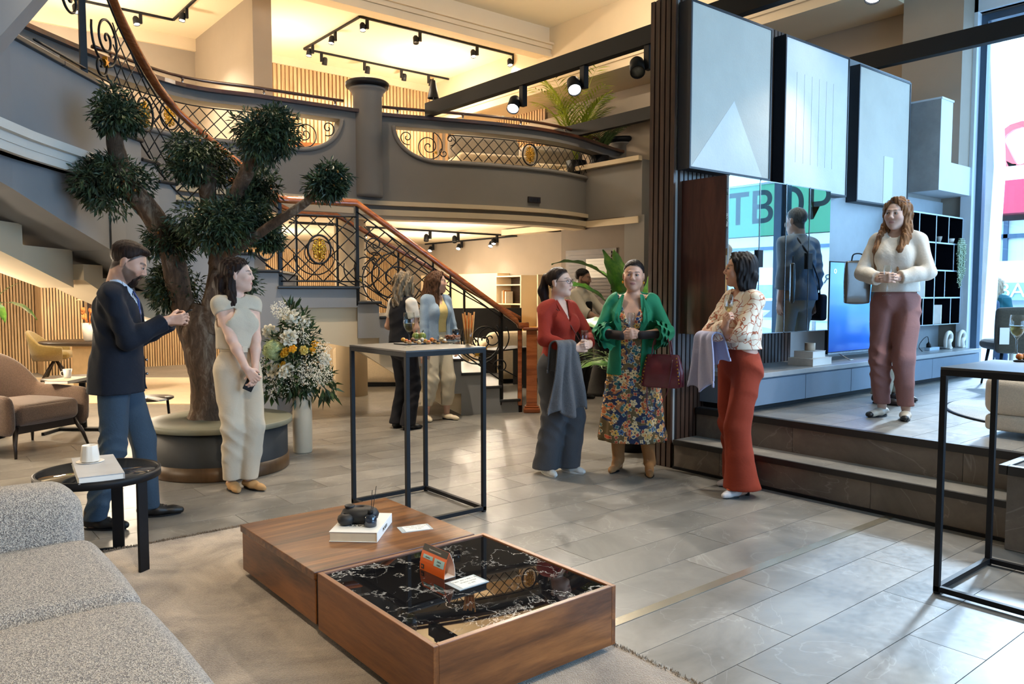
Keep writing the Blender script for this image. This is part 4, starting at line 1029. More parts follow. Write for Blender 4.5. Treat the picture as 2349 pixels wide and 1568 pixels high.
limb([T(500, 590), T(560, 555, -.15), T(640, 505, -.25), T(705, 462, -.3), T(748, 425, -.3)], [.06, .045, .038, .032, .028], seed=12)
limb([T(545, 500), T(560, 440, .1), T(590, 400, .15)], [.05, .04, .03], seed=14)
LEAFM = None
def leafmat(name, c0, c1, c2, rough=.55):
    m, nt, b = nodes(name); v = coords(nt, rand=False); f = noise(nt, v, 9, 3, .7)
    nt.links.new(ramp(nt, [(.3, c0), (.5, c1), (.75, c2)], f), b.inputs['Base Color']); b.inputs['Roughness'].default_value = rough
    b.inputs['Subsurface Weight'].default_value = 0.0; return m
LEAFM = leafmat('olive_leaf', lin(24, 38, 26), lin(48, 66, 42), lin(96, 108, 60))
def leaves(q, c, rad, n, L=.055, W=.013, rnd=None, sc=(1, 1, 1), droop=.5, shell=.45):
    rnd = rnd or random.Random(1)
    for _ in range(n):
        d = Vector((rnd.gauss(0, 1), rnd.gauss(0, 1), rnd.gauss(0, 1))).normalized(); rr = rad*(shell+(1-shell)*rnd.random()**.5)
        p = Vector((c[0]+d.x*rr*sc[0], c[1]+d.y*rr*sc[1], c[2]+d.z*rr*sc[2]))
        g = (d+Vector((rnd.uniform(-.8, .8), rnd.uniform(-.8, .8), rnd.uniform(-.8, .8)-droop))).normalized(); s = g.cross(Vector((rnd.uniform(-1, 1), rnd.uniform(-1, 1), 1)))
        if s.length < .01: continue
        s.normalize(); u = s.cross(g); l = L*rnd.uniform(.7, 1.35); w_ = W*rnd.uniform(.7, 1.3)
        a, b_, e = p, p+g*l*.5+u*l*.06, p+g*l-u*l*.08
        q.add([a, b_-s*w_/2, b_+s*w_/2-u*.001, e], [(0, 1, 3), (0, 3, 2)], False)
for k, (px, py, rpx, dd, n, sc) in enumerate([(275, 258, 56, -.30, 1000, (1, 1, 1.0)), (262, 422, 80, -.2, 1500, (1, .9, .85)), (458, 362, 78, -.02, 1300, (1.05, .9, .75)), (607, 305, 74, -.2, 1600, (.95, 1, .95)),
        (755, 415, 50, -.3, 900, (1, .9, .75)), (388, 552, 56, -.05, 800, (1, .9, .9)), (520, 515, 100, -.15, 2300, (1.05, .7, .75)), (405, 665, 68, .12, 1200, (1, .9, 1.0)), (590, 432, 52, .1, 700, (1, 1, .9)), (548, 655, 42, .15, 500, (1, 1, 1.2)), (610, 540, 40, 0, 500, (1, 1, .8))]):
    c = inv @ T(px, py, dd); q = MB(); rr = rpx/278.0*1.0
    rn = random.Random(k+20)
    for j in range(12):
        of = Vector((rn.gauss(0, 1), rn.gauss(0, 1), rn.gauss(0, 1))).normalized()*rr*rn.uniform(.45, .68) if j else Vector((0, 0, 0))
        leaves(q, c+Vector((of.x*sc[0], of.y*sc[1], of.z*sc[2])), rr*rn.uniform(.45, .66), int(n*.20), .058, .0165, rn, sc, shell=.1, droop=.35)
    stuff(q.build('foliage', LEAFM, tree))
    q = MB(); rn = random.Random(k)
    for _ in range(14):
        d = Vector((rn.gauss(0, 1), rn.gauss(0, 1), rn.gauss(0, 1))).normalized()*rr*rn.uniform(.6, .85); q.ball((c.x+d.x*sc[0], c.y+d.y*sc[1], c.z+d.z*sc[2]), .009, 6, 4, (1, 1, 1.25))
    stuff(q.build('berries', MATS.get('olive_fruit') or M('olive_fruit', lin(150, 96, 30), .4, var=.3), tree))
# ---- flower arrangement in tall floor vase
fc = G(695, 1036, 0); FD = fc.x*FH.x+fc.y*FH.y
t = thing('floor_vase', 'tall cylindrical cream floor vase standing right of the planter', 'vase', (fc.x, fc.y, 0))
MB().lathe([(0, 0), (.078, 0), (.085, .01), (.088, .3), (.082, .55), (.066, .60), (.058, .605), (.058, .56)], (0, 0, 0), 40).build('body', M('vase_cream', lin(206, 192, 168), .6, var=.04), t)
fa = thing('flower_arrangement', 'big bouquet of white roses, hydrangea, yellow blooms and baby breath in the floor vase', 'flowers', (fc.x, fc.y, .58))
finv = Matrix.Translation((-fc.x, -fc.y, -.58))
def F(px, py, dd=0): return finv @ PD(px, py, FD+dd)
def rose(q, c, r, rnd, layers=4):
    q.ball(c, r*.5, 8, 6)
    ax = Vector((rnd.uniform(-.4, .4), -.6, .6)); vw = (Vector((-math.cos(YAW), -math.sin(YAW), .35))+Vector((rnd.uniform(-.3, .3), rnd.uniform(-.3, .3), rnd.uniform(-.2, .3)))).normalized()
    x = vw.cross(Vector((0, 0, 1))).normalized(); y = x.cross(vw)
    for L_ in range(layers):
        npet = 3+L_*2; rr = r*(.28+.72*L_/(layers-1)); op = .15+.75*L_/(layers-1)
        for k in range(npet):
            a = 2*math.pi*(k+.5*L_)/npet+rnd.uniform(-.15, .15); w_ = 7.6/npet; g = []; tl = rnd.uniform(-.10, .16)*r
            for i in range(4):
                for j in range(4):
                    t_ = i/3; b_ = a+w_*(j/3-.5)*(1-.25*t_*t_); e_ = (2*j/3-1)**2; rad = rr*(.35+.65*t_**.8)*(1-.22*e_*t_); h = r*(.78-.50*op)*t_+tl*t_*t_-r*.30*op*t_**4-.12*r*L_/layers+.10*r*e_*t_
                    g.append(Vector(c)+x*math.cos(b_)*rad+y*math.sin(b_)*rad+vw*h)
            q.add(g, [(i*4+j, i*4+j+1, (i+1)*4+j+1, (i+1)*4+j) for i in range(3) for j in range(3)], True)
PET = M('petal_white', lin(236, 228, 208), .6, var=.06, scale=30); YEL = M('petal_yellow', lin(236, 176, 40), .6, var=.15, scale=30)
PALEY = M('petal_pale_yellow', lin(238, 214, 120), .6, var=.12); HYD = M('petal_green', lin(196, 206, 150), .6, var=.2, scale=30)
rn = random.Random(11)
for (px, py, r_, dd) in ((668, 728, .085, -.12), (698, 738, .065, -.08), (618, 759, .070, -.02), (663, 775, .085, -.2), (626, 849, .075, -.18), (655, 851, .085, -.26), (744, 823, .066, -.02)):
    q = MB(); rose(q, F(px, py, dd), r_, rn); q.build('rose', PET, fa)
for (px, py, r_, dd, m_) in ((656, 806, .042, -.24, YEL), (671, 800, .042, -.25, YEL), (650, 813, .034, -.23, YEL), (697, 803, .046, -.22, PALEY), (716, 804, .036, -.16, YEL), (722, 789, .036, -.12, YEL), (643, 838, .026, -.2, YEL), (650, 833, .024, -.2, YEL)):
    q = MB(); rose(q, F(px, py, dd), r_, rn, 3); q.build('bloom', m_, fa)
q = MB(); c = F(629, 803, -.15)
for i in range(150):
    d = Vector((rn.gauss(0, 1), rn.gauss(0, 1), rn.gauss(0, 1))).normalized(); o_ = Vector(c)+d*.095*rn.uniform(.9, 1.05); s_ = d.cross(Vector((.3, .2, 1))).normalized(); u_ = s_.cross(d)
    for k in range(4):
        a = k*math.pi/2+i; e = s_*math.cos(a)+u_*math.sin(a); f_ = s_*math.cos(a+.7)+u_*math.sin(a+.7); q.add([o_, o_+e*.014+d*.004, o_+(e+f_)*.010, o_+f_*.014+d*.004], [(0, 1, 2, 3)])
q.ball(c, .09, 12, 8); q.build('hydrangea', HYD, fa)
q = MB()
for (px, py, r_, n) in ((640, 710, .09, 170), (650, 722, .07, 120), (720, 850, .17, 560), (700, 860, .14, 400), (740, 860, .10, 200), (640, 880, .14, 300), (612, 840, .11, 200), (738, 800, .09, 160), (690, 760, .08, 100), (700, 780, .06, 80), (668, 838, .08, 90)):
    c = F(px, py, -.14)
    for _ in range(n):
        d = Vector((rn.gauss(0, 1), rn.gauss(0, 1), rn.gauss(0, .8))); d = d.normalized()*r_*rn.random()**.4; p = Vector(c)+d; s_ = .0058*rn.uniform(.7, 1.3)
        q.add([p+Vector((s_, 0, 0)), p+Vector((-s_*.5, s_*.8, 0)), p+Vector((-s_*.5, -s_*.8, 0)), p+Vector((0, 0, s_)), p-Vector((0, 0, s_))], [(0, 1, 3), (1, 2, 3), (2, 0, 3), (1, 0, 4), (2, 1, 4), (0, 2, 4)])
stuff(q.build('baby_breath', M('gyp_white', lin(236, 230, 214), .7), fa))
q = MB()
for (px, py, r_, n, L_, dr) in ((680, 790, .22, 420, .07, .1), (670, 840, .27, 500, .09, .3), (680, 745, .13, 160, .08, -.2), (620, 880, .12, 70, .13, .2), (740, 880, .12, 80, .13, .3), (690, 880, .12, 90, .12, .9), (665, 712, .04, 14, .11, -1.6)):
    leaves(q, F(px, py, .0), r_, n, L_, L_*.30, rn, droop=dr, shell=.3)
stuff(q.build('leaves', leafmat('bouquet_leaf', lin(24, 38, 20), lin(44, 66, 32), lin(84, 110, 48)), fa))
q = MB()
for k in range(9): q.tube([F(690, 895, 0)+Vector((0, 0, -.1)), F(680+rn.uniform(-30, 40), 820, -.05)], .005, 5)
stuff(q.build('stems', MATS['bouquet_leaf'], fa))
q = MB()
for (dx, dy) in ((0, 0), (.03, .02)): q.tube([(dx-.05, -.10, 0), (dx-.07, -.10, -.03), (dx-.03, -.105, -.06), (dx, -.10, -.02), (dx+.03, -.105, -.07)], .006, 6, flat=.4)
q.build('ribbon', PAPER, fa)
# ---- tall bar tables
def bar_table(label, u0, u1, v0, v1, h=1.10, low=.0):
    t = thing('bar_table', label, 'table', ((u0+u1)/2, (v0+v1)/2, 0)); x, y = (u1-u0)/2, (v1-v0)/2; w_ = .026
    top = MB().box(-x, x, -y, y, h-.012, h); top.build('top', M('table_top_anthracite', lin(44, 42, 41), .4, var=.1), t, bevel=.002)
    for sx in (-1, 1):
        for sy in (-1, 1): MB().box(sx*x-w_*(sx > 0), sx*x+w_*(sx < 0), sy*y-w_*(sy > 0), sy*y+w_*(sy < 0), .008, h-.04).build('leg', BLACK, t, bevel=.001)
    for sy in (-1, 1):
        for z in ((.012, .012+w_), (h-.04, h-.012)): MB().box(-x, x, sy*y-w_*(sy > 0), sy*y+w_*(sy < 0), *z).build('rail', BLACK, t, bevel=.001)
    for sx in (-1, 1):
        for z in ((.012, .012+w_), (h-.04, h-.012)): MB().box(sx*x-w_*(sx > 0), sx*x+w_*(sx < 0), -y+w_, y-w_, *z).build('rail', BLACK, t, bevel=.001)
    for sx in (-1, 1):
        for sy in (-1, 1): MB().lathe([(.014, 0), (.016, .002), (.016, .009), (.01, .009)], (sx*(x-.013), sy*(y-.013), 0), 10).build('foot', BLACK, t)
    return t
bar_table('tall black metal bar table set with snacks in the middle of the floor', 2.455, 3.065, 4.055, 4.79)
bar_table('tall black metal bar table at the right edge near the platform steps', 3.90, 4.56, .85, 1.575)
def flute(label, p, fill=.5, s=1.0, tilt=None, group=None):
    t = thing('champagne_flute', label, 'glass', p, 0, group)
    if tilt: t.rotation_euler = tilt
    MB().lathe([(.032*s, 0), (.033*s, .002), (.012*s, .006), (.004*s, .012), (.0035*s, .085), (.008*s, .095), (.020*s, .115), (.028*s, .14), (.030*s, .165), (.027*s, .225), (.0262*s, .225), (.029*s, .165), (.027*s, .14), (.019*s, .117), (.006*s, .10), (0, .098)], (0, 0, 0), 28, cap=False).build('glass', GLASS, t)
    if fill: 
        zt = .10+.125*fill; MB().lathe([(.001, .1005), (.018*s, .118), (.0262*s, .142), (.0284*s, min(zt, .165)), (.0280*s, zt), (0, zt)], (0, 0, 0), 24).build('wine', WINE, t)
    return t
TZ = 1.101
flute('half full champagne flute at the front corner of the snack table', G(939, 797, TZ), .45, 1.25)
p = G(975, 787, TZ)
t = thing('serving_slate', 'long black slate board of canapes on the snack table', 'tray', (p.x, p.y, TZ), R(2))
MB().box(-.21, .21, -.075, .075, 0, .007).build('board', M('slate', lin(28, 30, 36), .6), t, bevel=.002)
rn = random.Random(4); foods = [('golden cheese canape', lin(222, 160, 56)), ('pale cheese ball', lin(234, 210, 160)), ('brown bread canape', lin(132, 86, 46)), ('orange salmon canape', lin(226, 112, 44)), ('white and red canape', lin(222, 206, 184)), ('dark olive canape', lin(38, 34, 36)), ('orange carrot canape', lin(224, 120, 40))]
places = ['leftmost on the slate', 'beside the flute stem', 'centre left on the slate', 'behind the dark cup', 'centre of the slate', 'right of centre on the slate', 'by the nut bowl']
for i in range(14):
    k = i % 7; px = 925+i*7.3; pp = G(px, 783+(i % 3)*3.0, TZ+.008); nm, cl = foods[(i*3) % 7]
    t = thing('canape', '%s, %s piece from the left on the slate board' % (nm, ('first', 'second', 'third', 'fourth', 'fifth', 'sixth', 'seventh', 'eighth', 'ninth', 'tenth', 'eleventh', 'twelfth', 'thirteenth', 'last')[i]), 'snack', pp, rn.uniform(0, 3), 'canapes on the slate')
    mt = M('food_%d' % ((i*3) % 7), cl, .5, var=.25, scale=60)
    if i % 3 == 0: MB().ball((0, 0, .014), .016, 10, 7, (1, 1, .9)).build('bite', mt, t)
    else:
        MB().rbox(-.015, .015, -.013, .013, 0, .014, .005, 2, seg=2).build('bread', MATS.get('food_bread') or M('food_bread', lin(178, 130, 74), .7, var=.2, scale=40), t); MB().ball((0, 0, .018), .012, 8, 6, (1.1, 1, .8)).build('topping', mt, t)
for i, px in enumerate((954, 969)):
    p = G(px, 778, TZ+.0); t = thing('mini_gourd', ('left', 'right')[i]+' one of two small striped green gourds behind the canapes', 'gourd', p, 0, 'mini gourds on the snack table'); q = MB(); n = 32; prof = [(0, 0), (.016, .002), (.026, .014), (.027, .03), (.02, .045), (.008, .052), (0, .052)]
    q.lathe(prof, (0, 0, 0), n); q.v = [(x*(1+.08*math.cos(8*math.atan2(y, x))), y*(1+.08*math.cos(8*math.atan2(y, x))), z) for x, y, z in q.v]; q.build('fruit', M('gourd_green', lin(120, 128, 50), .4, var=.5, scale=50), t); MB().tube([(0, 0, .05), (.004, 0, .062), (.01, 0, .07)], .004, 6).build('stem', LEAFM, t)
p = G(1038, 786, TZ); t = thing('nut_bowl', 'glass bowl heaped with brown nuts on the snack table', 'bowl', p)
MB().lathe([(0, 0), (.025, 0), (.05, .02), (.062, .042), (.060, .042), (.048, .021), (.024, .003), (0, .003)], (0, 0, 0), 32, cap=False).build('glass', GLASS, t)
q = MB(); rn = random.Random(8)
for i in range(150):
    a = rn.uniform(0, 6.28); r_ = .05*rn.random()**.5; q.ball((r_*math.cos(a), r_*math.sin(a), .012+rn.random()*.028+.014*(1-r_/.05)+r_*.25), .0075, 6, 4, (1.2, .9, .8))
stuff(q.build('nuts', M('nuts', lin(128, 72, 38), .6, var=.4, scale=60), t))
p = G(1046, 778, TZ); t = revolve_thing('tumbler', 'small dark glass tumbler behind the nut bowl', 'glass', p, [(0, 0), (.024, 0), (.030, .075), (.028, .075), (.022, .004), (0, .004)], M('dark_glass', lin(24, 22, 26), .1, spec=.8))
p = G(1075, 790, TZ); pb = p; t = thing('glass_jar', 'clear glass holding tall breadsticks at the right corner of the snack table', 'glass', p)
MB().lathe([(0, 0), (.028, 0), (.030, .11), (.0285, .11), (.0265, .004), (0, .004)], (0, 0, 0), 28, cap=False).build('glass', GLASS, t)
ordn = ('first', 'second', 'third', 'fourth', 'fifth', 'sixth', 'seventh', 'eighth', 'ninth', 'tenth', 'eleventh', 'twelfth')
BRD = M('breadstick', lin(206, 134, 58), .6, var=.15, scale=40, bstr=.3, bscale=90)
for i in range(7):
    x = (i-3)*.0062; q = MB(); t = thing('breadstick', '%s breadstick from the left in the clear glass' % ordn[i], 'breadstick', (pb.x, pb.y, pb.z+.006), 0, 'breadsticks in the glass')
    e = RGT*(x*2.1); b_ = RGT*(x*.9); yy = FH*(.008 if i % 2 else -.008)
    q.tube([b_+yy, (b_+e)*.5+yy+Vector((0, 0, .1)), e+yy+Vector((0, 0, .205+.012*math.sin(i*2.3)))], [.0055, .0062, .005], 8); q.build('stick', BRD, t)
pf_ = G(2331, 812, TZ); flute('half full champagne flute on the bar table at the right edge', pf_, .5, 1.35)
p = G(2372, 828, TZ); t = thing('serving_slate', 'black slate with orange snacks at the far right edge', 'tray', (p.x, p.y, TZ), R(5)); MB().box(-.1, .1, -.07, .07, 0, .007).build('board', MATS['slate'], t, bevel=.002)
rn = random.Random(2)
for i in range(6):
    t = thing('canape', '%s orange snack from the left on the right hand slate' % ordn[i], 'snack', (p.x+RGT.x*(-.075+i*.025), p.y+RGT.y*(-.075+i*.025), TZ+.0075), i, 'snacks on the right hand slate'); MB().ball((0, 0, .016), .02, 10, 7, (1, .9, .85)).build('bite', MATS['food_2'] if i % 2 else MATS['food_6'], t)
# ---- media wall: console, tv, mirror cabinet, pictures, shelves
CB = M('console_bluegrey', lin(104, 118, 134), .35, var=.04); CT = M('console_top', lin(150, 150, 150), .3, var=.06)
t = thing('media_console', 'long low blue grey media console running along the picture wall', 'console', (0, 0, 0))
MB().box(5.40, 9.99, 3.64, 4.117, .53, .76).build('carcass', CB, t); MB().box(5.37, 10.0, 3.60, 4.117, .76, .80).build('worktop', CT, t, bevel=.003)
MB().box(5.45, 9.95, 3.70, 4.117, .481, .53).build('plinth', BLACK, t)
seams = [5.40]+[PV(x, 880, 3.62).x for x in (1847, 1951, 2060)]+[PV(2137, 860, 3.62).x, 9.99]
for a, b in zip(seams, seams[1:]): MB().box(a+.003, b-.003, 3.615, 3.64, .535, .745).build('drawer', CB, t, bevel=.002)
t = thing('television', 'large flat television with a blue menu screen on the media console', 'television', (7.0, 3.85, .80))
MB().box(0, 1.60, 0, .035, .065, .955).build('body', BLACK, t, bevel=.003)
def tv_screen():
    m, nt, b = nodes('tv_screen'); v = coords(nt, rand=False); f = noise(nt, v, 1.1, 2, .5)
    sp = N(nt, 'ShaderNodeSeparateXYZ'); nt.links.new(v, sp.inputs[0]); a = N(nt, 'ShaderNodeMath', operation='MULTIPLY_ADD')
    nt.links.new(f, a.inputs[0]); a.inputs[1].default_value = .5; nt.links.new(sp.outputs['Z'], a.inputs[2])
    c = ramp(nt, [(.25, lin(22, 52, 128)), (.6, lin(40, 96, 176)), (1.15, lin(84, 150, 208))], a.outputs[0])
    nt.links.new(c, b.inputs['Base Color']); nt.links.new(c, b.inputs['Emission Color']); b.inputs['Emission Strength'].default_value = .8; b.inputs['Roughness'].default_value = .1; return m
MB().box(.012, 1.588, -.002, 0, .085, .943).build('screen', tv_screen(), t)
MB().box(0, 1.60, -.004, .002, .062, .078).build('lower_edge', STEEL, t)
for x in (.22, 1.38): MB().tube([(x, .02, .07), (x+.05, -.08, .004), (x+.08, -.1, .004)], .006, 6).build('foot', STEEL, t)
ICO = emis('icon_white', (.8, .9, 1), 1.2)
MB().lathe([(.018, 0), (.022, 0), (.022, .002), (.018, .002), (.018, 0)], (0, 0, 0), 16, cap=False, mtx=Matrix.Translation((.10, -.003, .86)) @ Matrix.Rotation(math.pi/2, 4, 'X')).build('icon', ICO, t)
for x in (.82, .98):
    MB().ball((x, -.003, .42), .018, 10, 6, (1, .1, 1)).build('icon', ICO, t); text_mesh('caption', 'Menu', .022, ICO, Matrix.Translation((x, -.003, .36)) @ Matrix.Rotation(math.pi/2, 4, 'X'), t, .0003)
t = thing('remote_control', 'dark remote control lying in front of the television', 'remote', (7.65, 3.68, .80), .3); MB().rbox(-.08, .08, -.02, .02, 0, .016, .006, 2, seg=3).build('body', BLACK, t)
MB().box(-.06, .06, -.012, .012, .016, .0175).build('buttons', CT, t)
# mirror cabinet
x0, x1, zb_, zt2, vf = 5.13, 6.66, 1.115, 2.365, 3.67
t = thing('mirror_cabinet', 'wall hung dark cabinet with four mirrored doors left of the television', 'cabinet', (0, 0, 0))
MB().box(x0, x1, vf+.02, 4.117, zb_, zt2).build('carcass', SLATD, t)
MB().box(x0-.005, x0, vf+.02, 4.117, zb_, zt2).build('side_panel', wood('cab_walnut', lin(50, 26, 20), lin(72, 38, 30), lin(92, 52, 40), 2, 8, .3, 6), t)
MIR = M('mirror', (.86, .93, .95), .0, 1, var=0)
us = [x0]+[PV(x, 590, vf).x for x in (1740, 1800, 1854)]+[x1]
DOORROT = [0, 0, 0, 0]
for i in range(4):
    a, b = us[i]+.002, us[i+1]-.002
    d_ = MB().box(a, b, vf, vf+.018, zb_, zt2).build('door', MIR, t)
    MB().box(a, a+.010, vf-.003, vf, zb_, zt2).build('edge_strip', STEEL, d_); MB().box(a, b, vf-.003, vf, zt2-.006, zt2).build('edge_strip', STEEL, d_); MB().box(a, b, vf-.003, vf, zb_, zb_+.006).build('edge_strip', STEEL, d_)
    if i in (1, 3): MB().box(a-.035, a+.035, vf-.02, vf-.003, 1.66, 1.80).build('handle', BLACK, d_, bevel=.003)
# three big canvas pictures
CANV = M('canvas_linen', lin(196, 191, 180), .85, var=.05, scale=3, bstr=.5, bscale=70); CANW = M('canvas_white', lin(214, 214, 212), .85, var=.04, scale=4, bstr=.4, bscale=50)
def picture(label, ua, ub, za, zb2, m):
    t = thing('picture', label, 'picture', (ua, 4.0, za)); w_, h = ub-ua, zb2-za
    MB().box(0, .018, 0, .125, 0, h).box(w_-.018, w_, 0, .125, 0, h).box(.018, w_-.018, 0, .125, 0, .018).box(.018, w_-.018, 0, .125, h-.018, h).build('frame', M('frame_black', lin(26, 30, 38), .5), t, bevel=.001)
    MB().box(.018, w_-.018, .008, .03, .018, h-.018).build('canvas', m, t); return t, w_, h
t, w_, h = picture('leftmost canvas on the partition with a white triangle at its foot', 5.07, 6.21, 2.45, 3.78, CANV)
q = MB(); q.add([(.03, .0075, .02), (w_-.12, .0075, .02), (w_*.52, .0075, .62), (.03, .0062, .02), (w_-.12, .0062, .02), (w_*.52, .0062, .62)], [(0, 1, 2), (5, 4, 3), (0, 3, 4, 1), (1, 4, 5, 2), (2, 5, 3, 0)]); q.build('triangle', CANW, t)
t, w_, h = picture('middle canvas on the partition with faint vertical ribs', 6.42, 7.56, 2.41, 3.78, CANW)
for k in range(6): MB().box(.2+k*.13, .203+k*.13, .006, .0085, .25, h-.3).build('rib', M('rib_linen', lin(192, 190, 184), .9), t)
t, w_, h = picture('rightmost canvas on the partition with a small pale upright block', 7.765, 8.905, 2.385, 3.76, CANV)
MB().box(w_*.50, w_*.68, .004, .008, .02, .52).build('block', CANW, t)
# cube shelf
SHW = M('shelf_pale', lin(188, 206, 222), .5, var=.03); SHB = M('shelf_back_black', lin(12, 13, 20), .95, var=.1, spec=.04)
t = thing('wall_shelf', 'black backed pale cube shelving hung beside the window', 'shelf', (8.585, 3.86, 1.085))
D_ = .255; zz = [0, .3125, .625, .9375, 1.25]; thk = .016
MB().box(0, 1.46, D_-.012, D_, 0, 1.25).build('back', SHB, t)
for x in (0, .722, 1.444): MB().box(x, x+thk, 0, D_-.012, 0, 1.25).build('upright', SHB, t); MB().box(x, x+thk, -.003, 0, 0, 1.25).build('edge', SHW, t)
for z in zz: MB().box(thk, 1.444, .001, D_-.012, max(0, z-thk/2), z+thk/2).build('board', SHB, t); MB().box(thk, 1.444, -.003, .001, max(0, z-thk/2), z+thk/2).build('edge', SHW, t)
for r_, xs in enumerate(((.45, 1.18), (.30, 1.00), (.52, 1.22), (.30, 1.06))):
    for x in xs: MB().box(x, x+thk*.8, .002, D_-.012, zz[r_]+thk/2, zz[r_+1]-thk/2).build('divider', SHB, t); MB().box(x, x+thk*.8, -.002, .002, zz[r_]+thk/2, zz[r_+1]-thk/2).build('edge', SHW, t)
SX, SY, SZ = 8.585, 3.86, 1.085
def shelf_pos(x, row, y=.10): return (SX+x, SY+y, SZ+zz[row]+thk/2+.001)
revolve_thing('shelf_vase', 'slim white teardrop vase in the top row of the wall shelf', 'vase', shelf_pos(.40, 3), [(0, 0), (.03, 0), (.05, .06), (.04, .13), (.015, .2), (.01, .2)], CERW, 20)
revolve_thing('shelf_bowl', 'white curved bowl in the top row of the wall shelf', 'bowl', shelf_pos(1.06, 3), [(0, 0), (.012, 0), (.03, .05), (.035, .08), (.03, .08), (0, .01)], CERW, 20, sx=.7)
revolve_thing('shelf_bowl', 'white half bowl in the third row of the wall shelf', 'bowl', shelf_pos(1.14, 1), [(0, 0), (.02, 0), (.04, .04), (.05, .08), (.045, .08), (0, .01)], CERW, 20)
t = thing('shelf_ornament', 'small white pyramid ornament in the second row of the shelf', 'ornament', shelf_pos(.80, 2)); MB().lathe([(.05, 0), (.01, .12), (0, .12)], (0, 0, 0), 4, smooth=False).build('body', CERW, t)
for (lab, x, row, h_) in (('tall beige box file in the third row of the wall shelf', .42, 1, .24), ('tall beige box file in the bottom row of the wall shelf', .88, 0, .22)):
    t = thing('box_file', lab, 'box', shelf_pos(x, row, .12)); MB().box(-.13, .13, -.09, .09, 0, h_).build('box', M('box_beige', lin(176, 168, 158), .7), t); MB().box(.13, .145, -.09, .09, 0, h_).build('spine', PAPER, t)
t = thing('shelf_ornament', 'two rounded white stones in the third row of the shelf', 'ornament', shelf_pos(.13, 1)); q = MB(); q.ball((0, 0, .04), .04, 14, 10); q.ball((.07, 0, .03), .03, 14, 10); q.build('stones', CERW, t)
t = thing('trailing_plant', 'pale green trailing string plant hanging from the right end of the shelf', 'plant', (SX+1.30, SY-.01, SZ+zz[3]+.012))
MB().lathe([(0, 0), (.03, 0), (.045, .06), (.04, .06), (0, .01)], (0, .08, 0), 18).build('pot', CERW, t)
q = MB(); rn = random.Random(6)
for i in range(60):
    x0_ = rn.uniform(-.06, .13); L_ = rn.uniform(.15, .62)*(1-abs(x0_-.03)*3.0); pts = [(x0_*.4, .06, .05)]
    n = max(3, int(L_/.02)); 
    for k in range(n):
        z = .05-L_*k/n; xx = x0_*min(1, .4+k/n*2)+rn.uniform(-.008, .008); yy = -.03-.01*math.sin(i)+rn.uniform(-.008, .008); q.ball((xx, yy, z), .0085, 5, 4)
stuff(q.build('foliage', leafmat('pale_leaf', lin(126, 146, 120), lin(160, 178, 150), lin(196, 208, 182)), t))
# white L-shaped casing above the shelf
WB = M('casing_white', lin(206, 212, 218), .6, var=.03); CG = M('casing_shade', lin(150, 150, 150), .7)
t = thing('wall_casing', 'white boxed casing shaped like an L above the cube shelf', 'casing', (9.2, 3.80, 2.60)); MB().box(0, .30, 0, .335, 0, 1.0).box(.30, .92, 0, .335, 0, .33).build('box', WB, t)
MB().box(-.01, .31, -.01, .335, 1.0, 1.02).build('cap', WB, t); MB().box(-.006, -.001, .0, .335, 0, 1.0).build('side', CG, t)
# things on the console
def stack_box(label, px, py, z, w_, d, h, m=PAPER):
    p = PV(px, py, 3.78); p.z = z; t = thing('decor_book', label, 'book', p, .05)
    MB().box(-w_/2+.004, w_/2-.004, -d/2+.003, d/2-.003, .003, h-.003).build('pages', PAPER, t); MB().box(-w_/2, w_/2, -d/2, d/2, h-.004, h).build('cover', m, t); MB().box(-w_/2, w_/2, -d/2, d/2, 0, .004).build('cover', m, t); MB().box(-w_/2-.002, -w_/2+.002, -d/2, d/2, 0, h).build('spine', m, t)
CVW = M('cover_white', lin(214, 210, 204), .6)
stack_box('lower wide white decor book on the console by the mirror cabinet', 1858, 828, .801, .36, .24, .065, CVW); stack_box('upper white decor book of the stack on the console', 1858, 806, .867, .24, .18, .06, CVW)
p = PV(1858, 796, 3.78); revolve_thing('candle_jar', 'short beige jar on top of the decor books', 'jar', (p.x, p.y, .928), [(0, 0), (.042, 0), (.046, .004), (.046, .07), (.040, .07), (.038, .01), (0, .01)], M('jar_beige', lin(192, 170, 146), .5))
def sculpture(label, px, mir=1):
    p = PV(px, 800, 3.80); t = thing('sculpture', label, 'sculpture', (p.x, p.y, .80), 0, 'looped ceramic sculptures')
    P = [(-.10, 0, .0), (-.11, 0, .08), (-.09, 0, .16), (-.03, 0, .20), (.02, 0, .16), (.0, 0, .10), (.03, 0, .06), (.07, 0, .04), (.05, 0, .0)]
    P = [(-.09, 0, .02), (-.095, 0, .10), (-.06, 0, .17), (.0, 0, .195), (.05, 0, .165), (.045, 0, .11), (.0, 0, .08), (.01, 0, .02)]
    MB().tube(smooth_path([(x*mir, y, z) for x, y, z in P], 5), [.018+.012*(i/35) for i in range(36)], 12).build('loop', CERW, t); MB().rbox(-.03+.01*mir, .045+.01*mir, -.025, .025, 0, .03, .01, 2, seg=2).build('foot', CERW, t)
sculpture('left looped white ceramic sculpture at the window end of the console', 2176); sculpture('right looped white ceramic sculpture nearest the window', 2206)
p = PV(2130, 797, 3.85); t = thing('power_strip', 'pale power strip with a black plug on the console', 'power strip', (p.x, p.y, .80), 0); MB().box(-.04, .22, -.03, .03, 0, .035).build('strip', M('strip_blue', lin(168, 188, 206), .4), t, bevel=.004)
MB().lathe([(.026, .035), (.024, .075), (.010, .09), (.006, .10)], (0, 0, 0), 12).build('plug', BLACK, t); MB().tube(smooth_path([(0, 0, .09), (-.04, 0, .16), (-.12, .02, .12), (-.2, .02, .05), (-.25, -.04, .004)], 5), .004, 5).build('cord', BLACK, t)
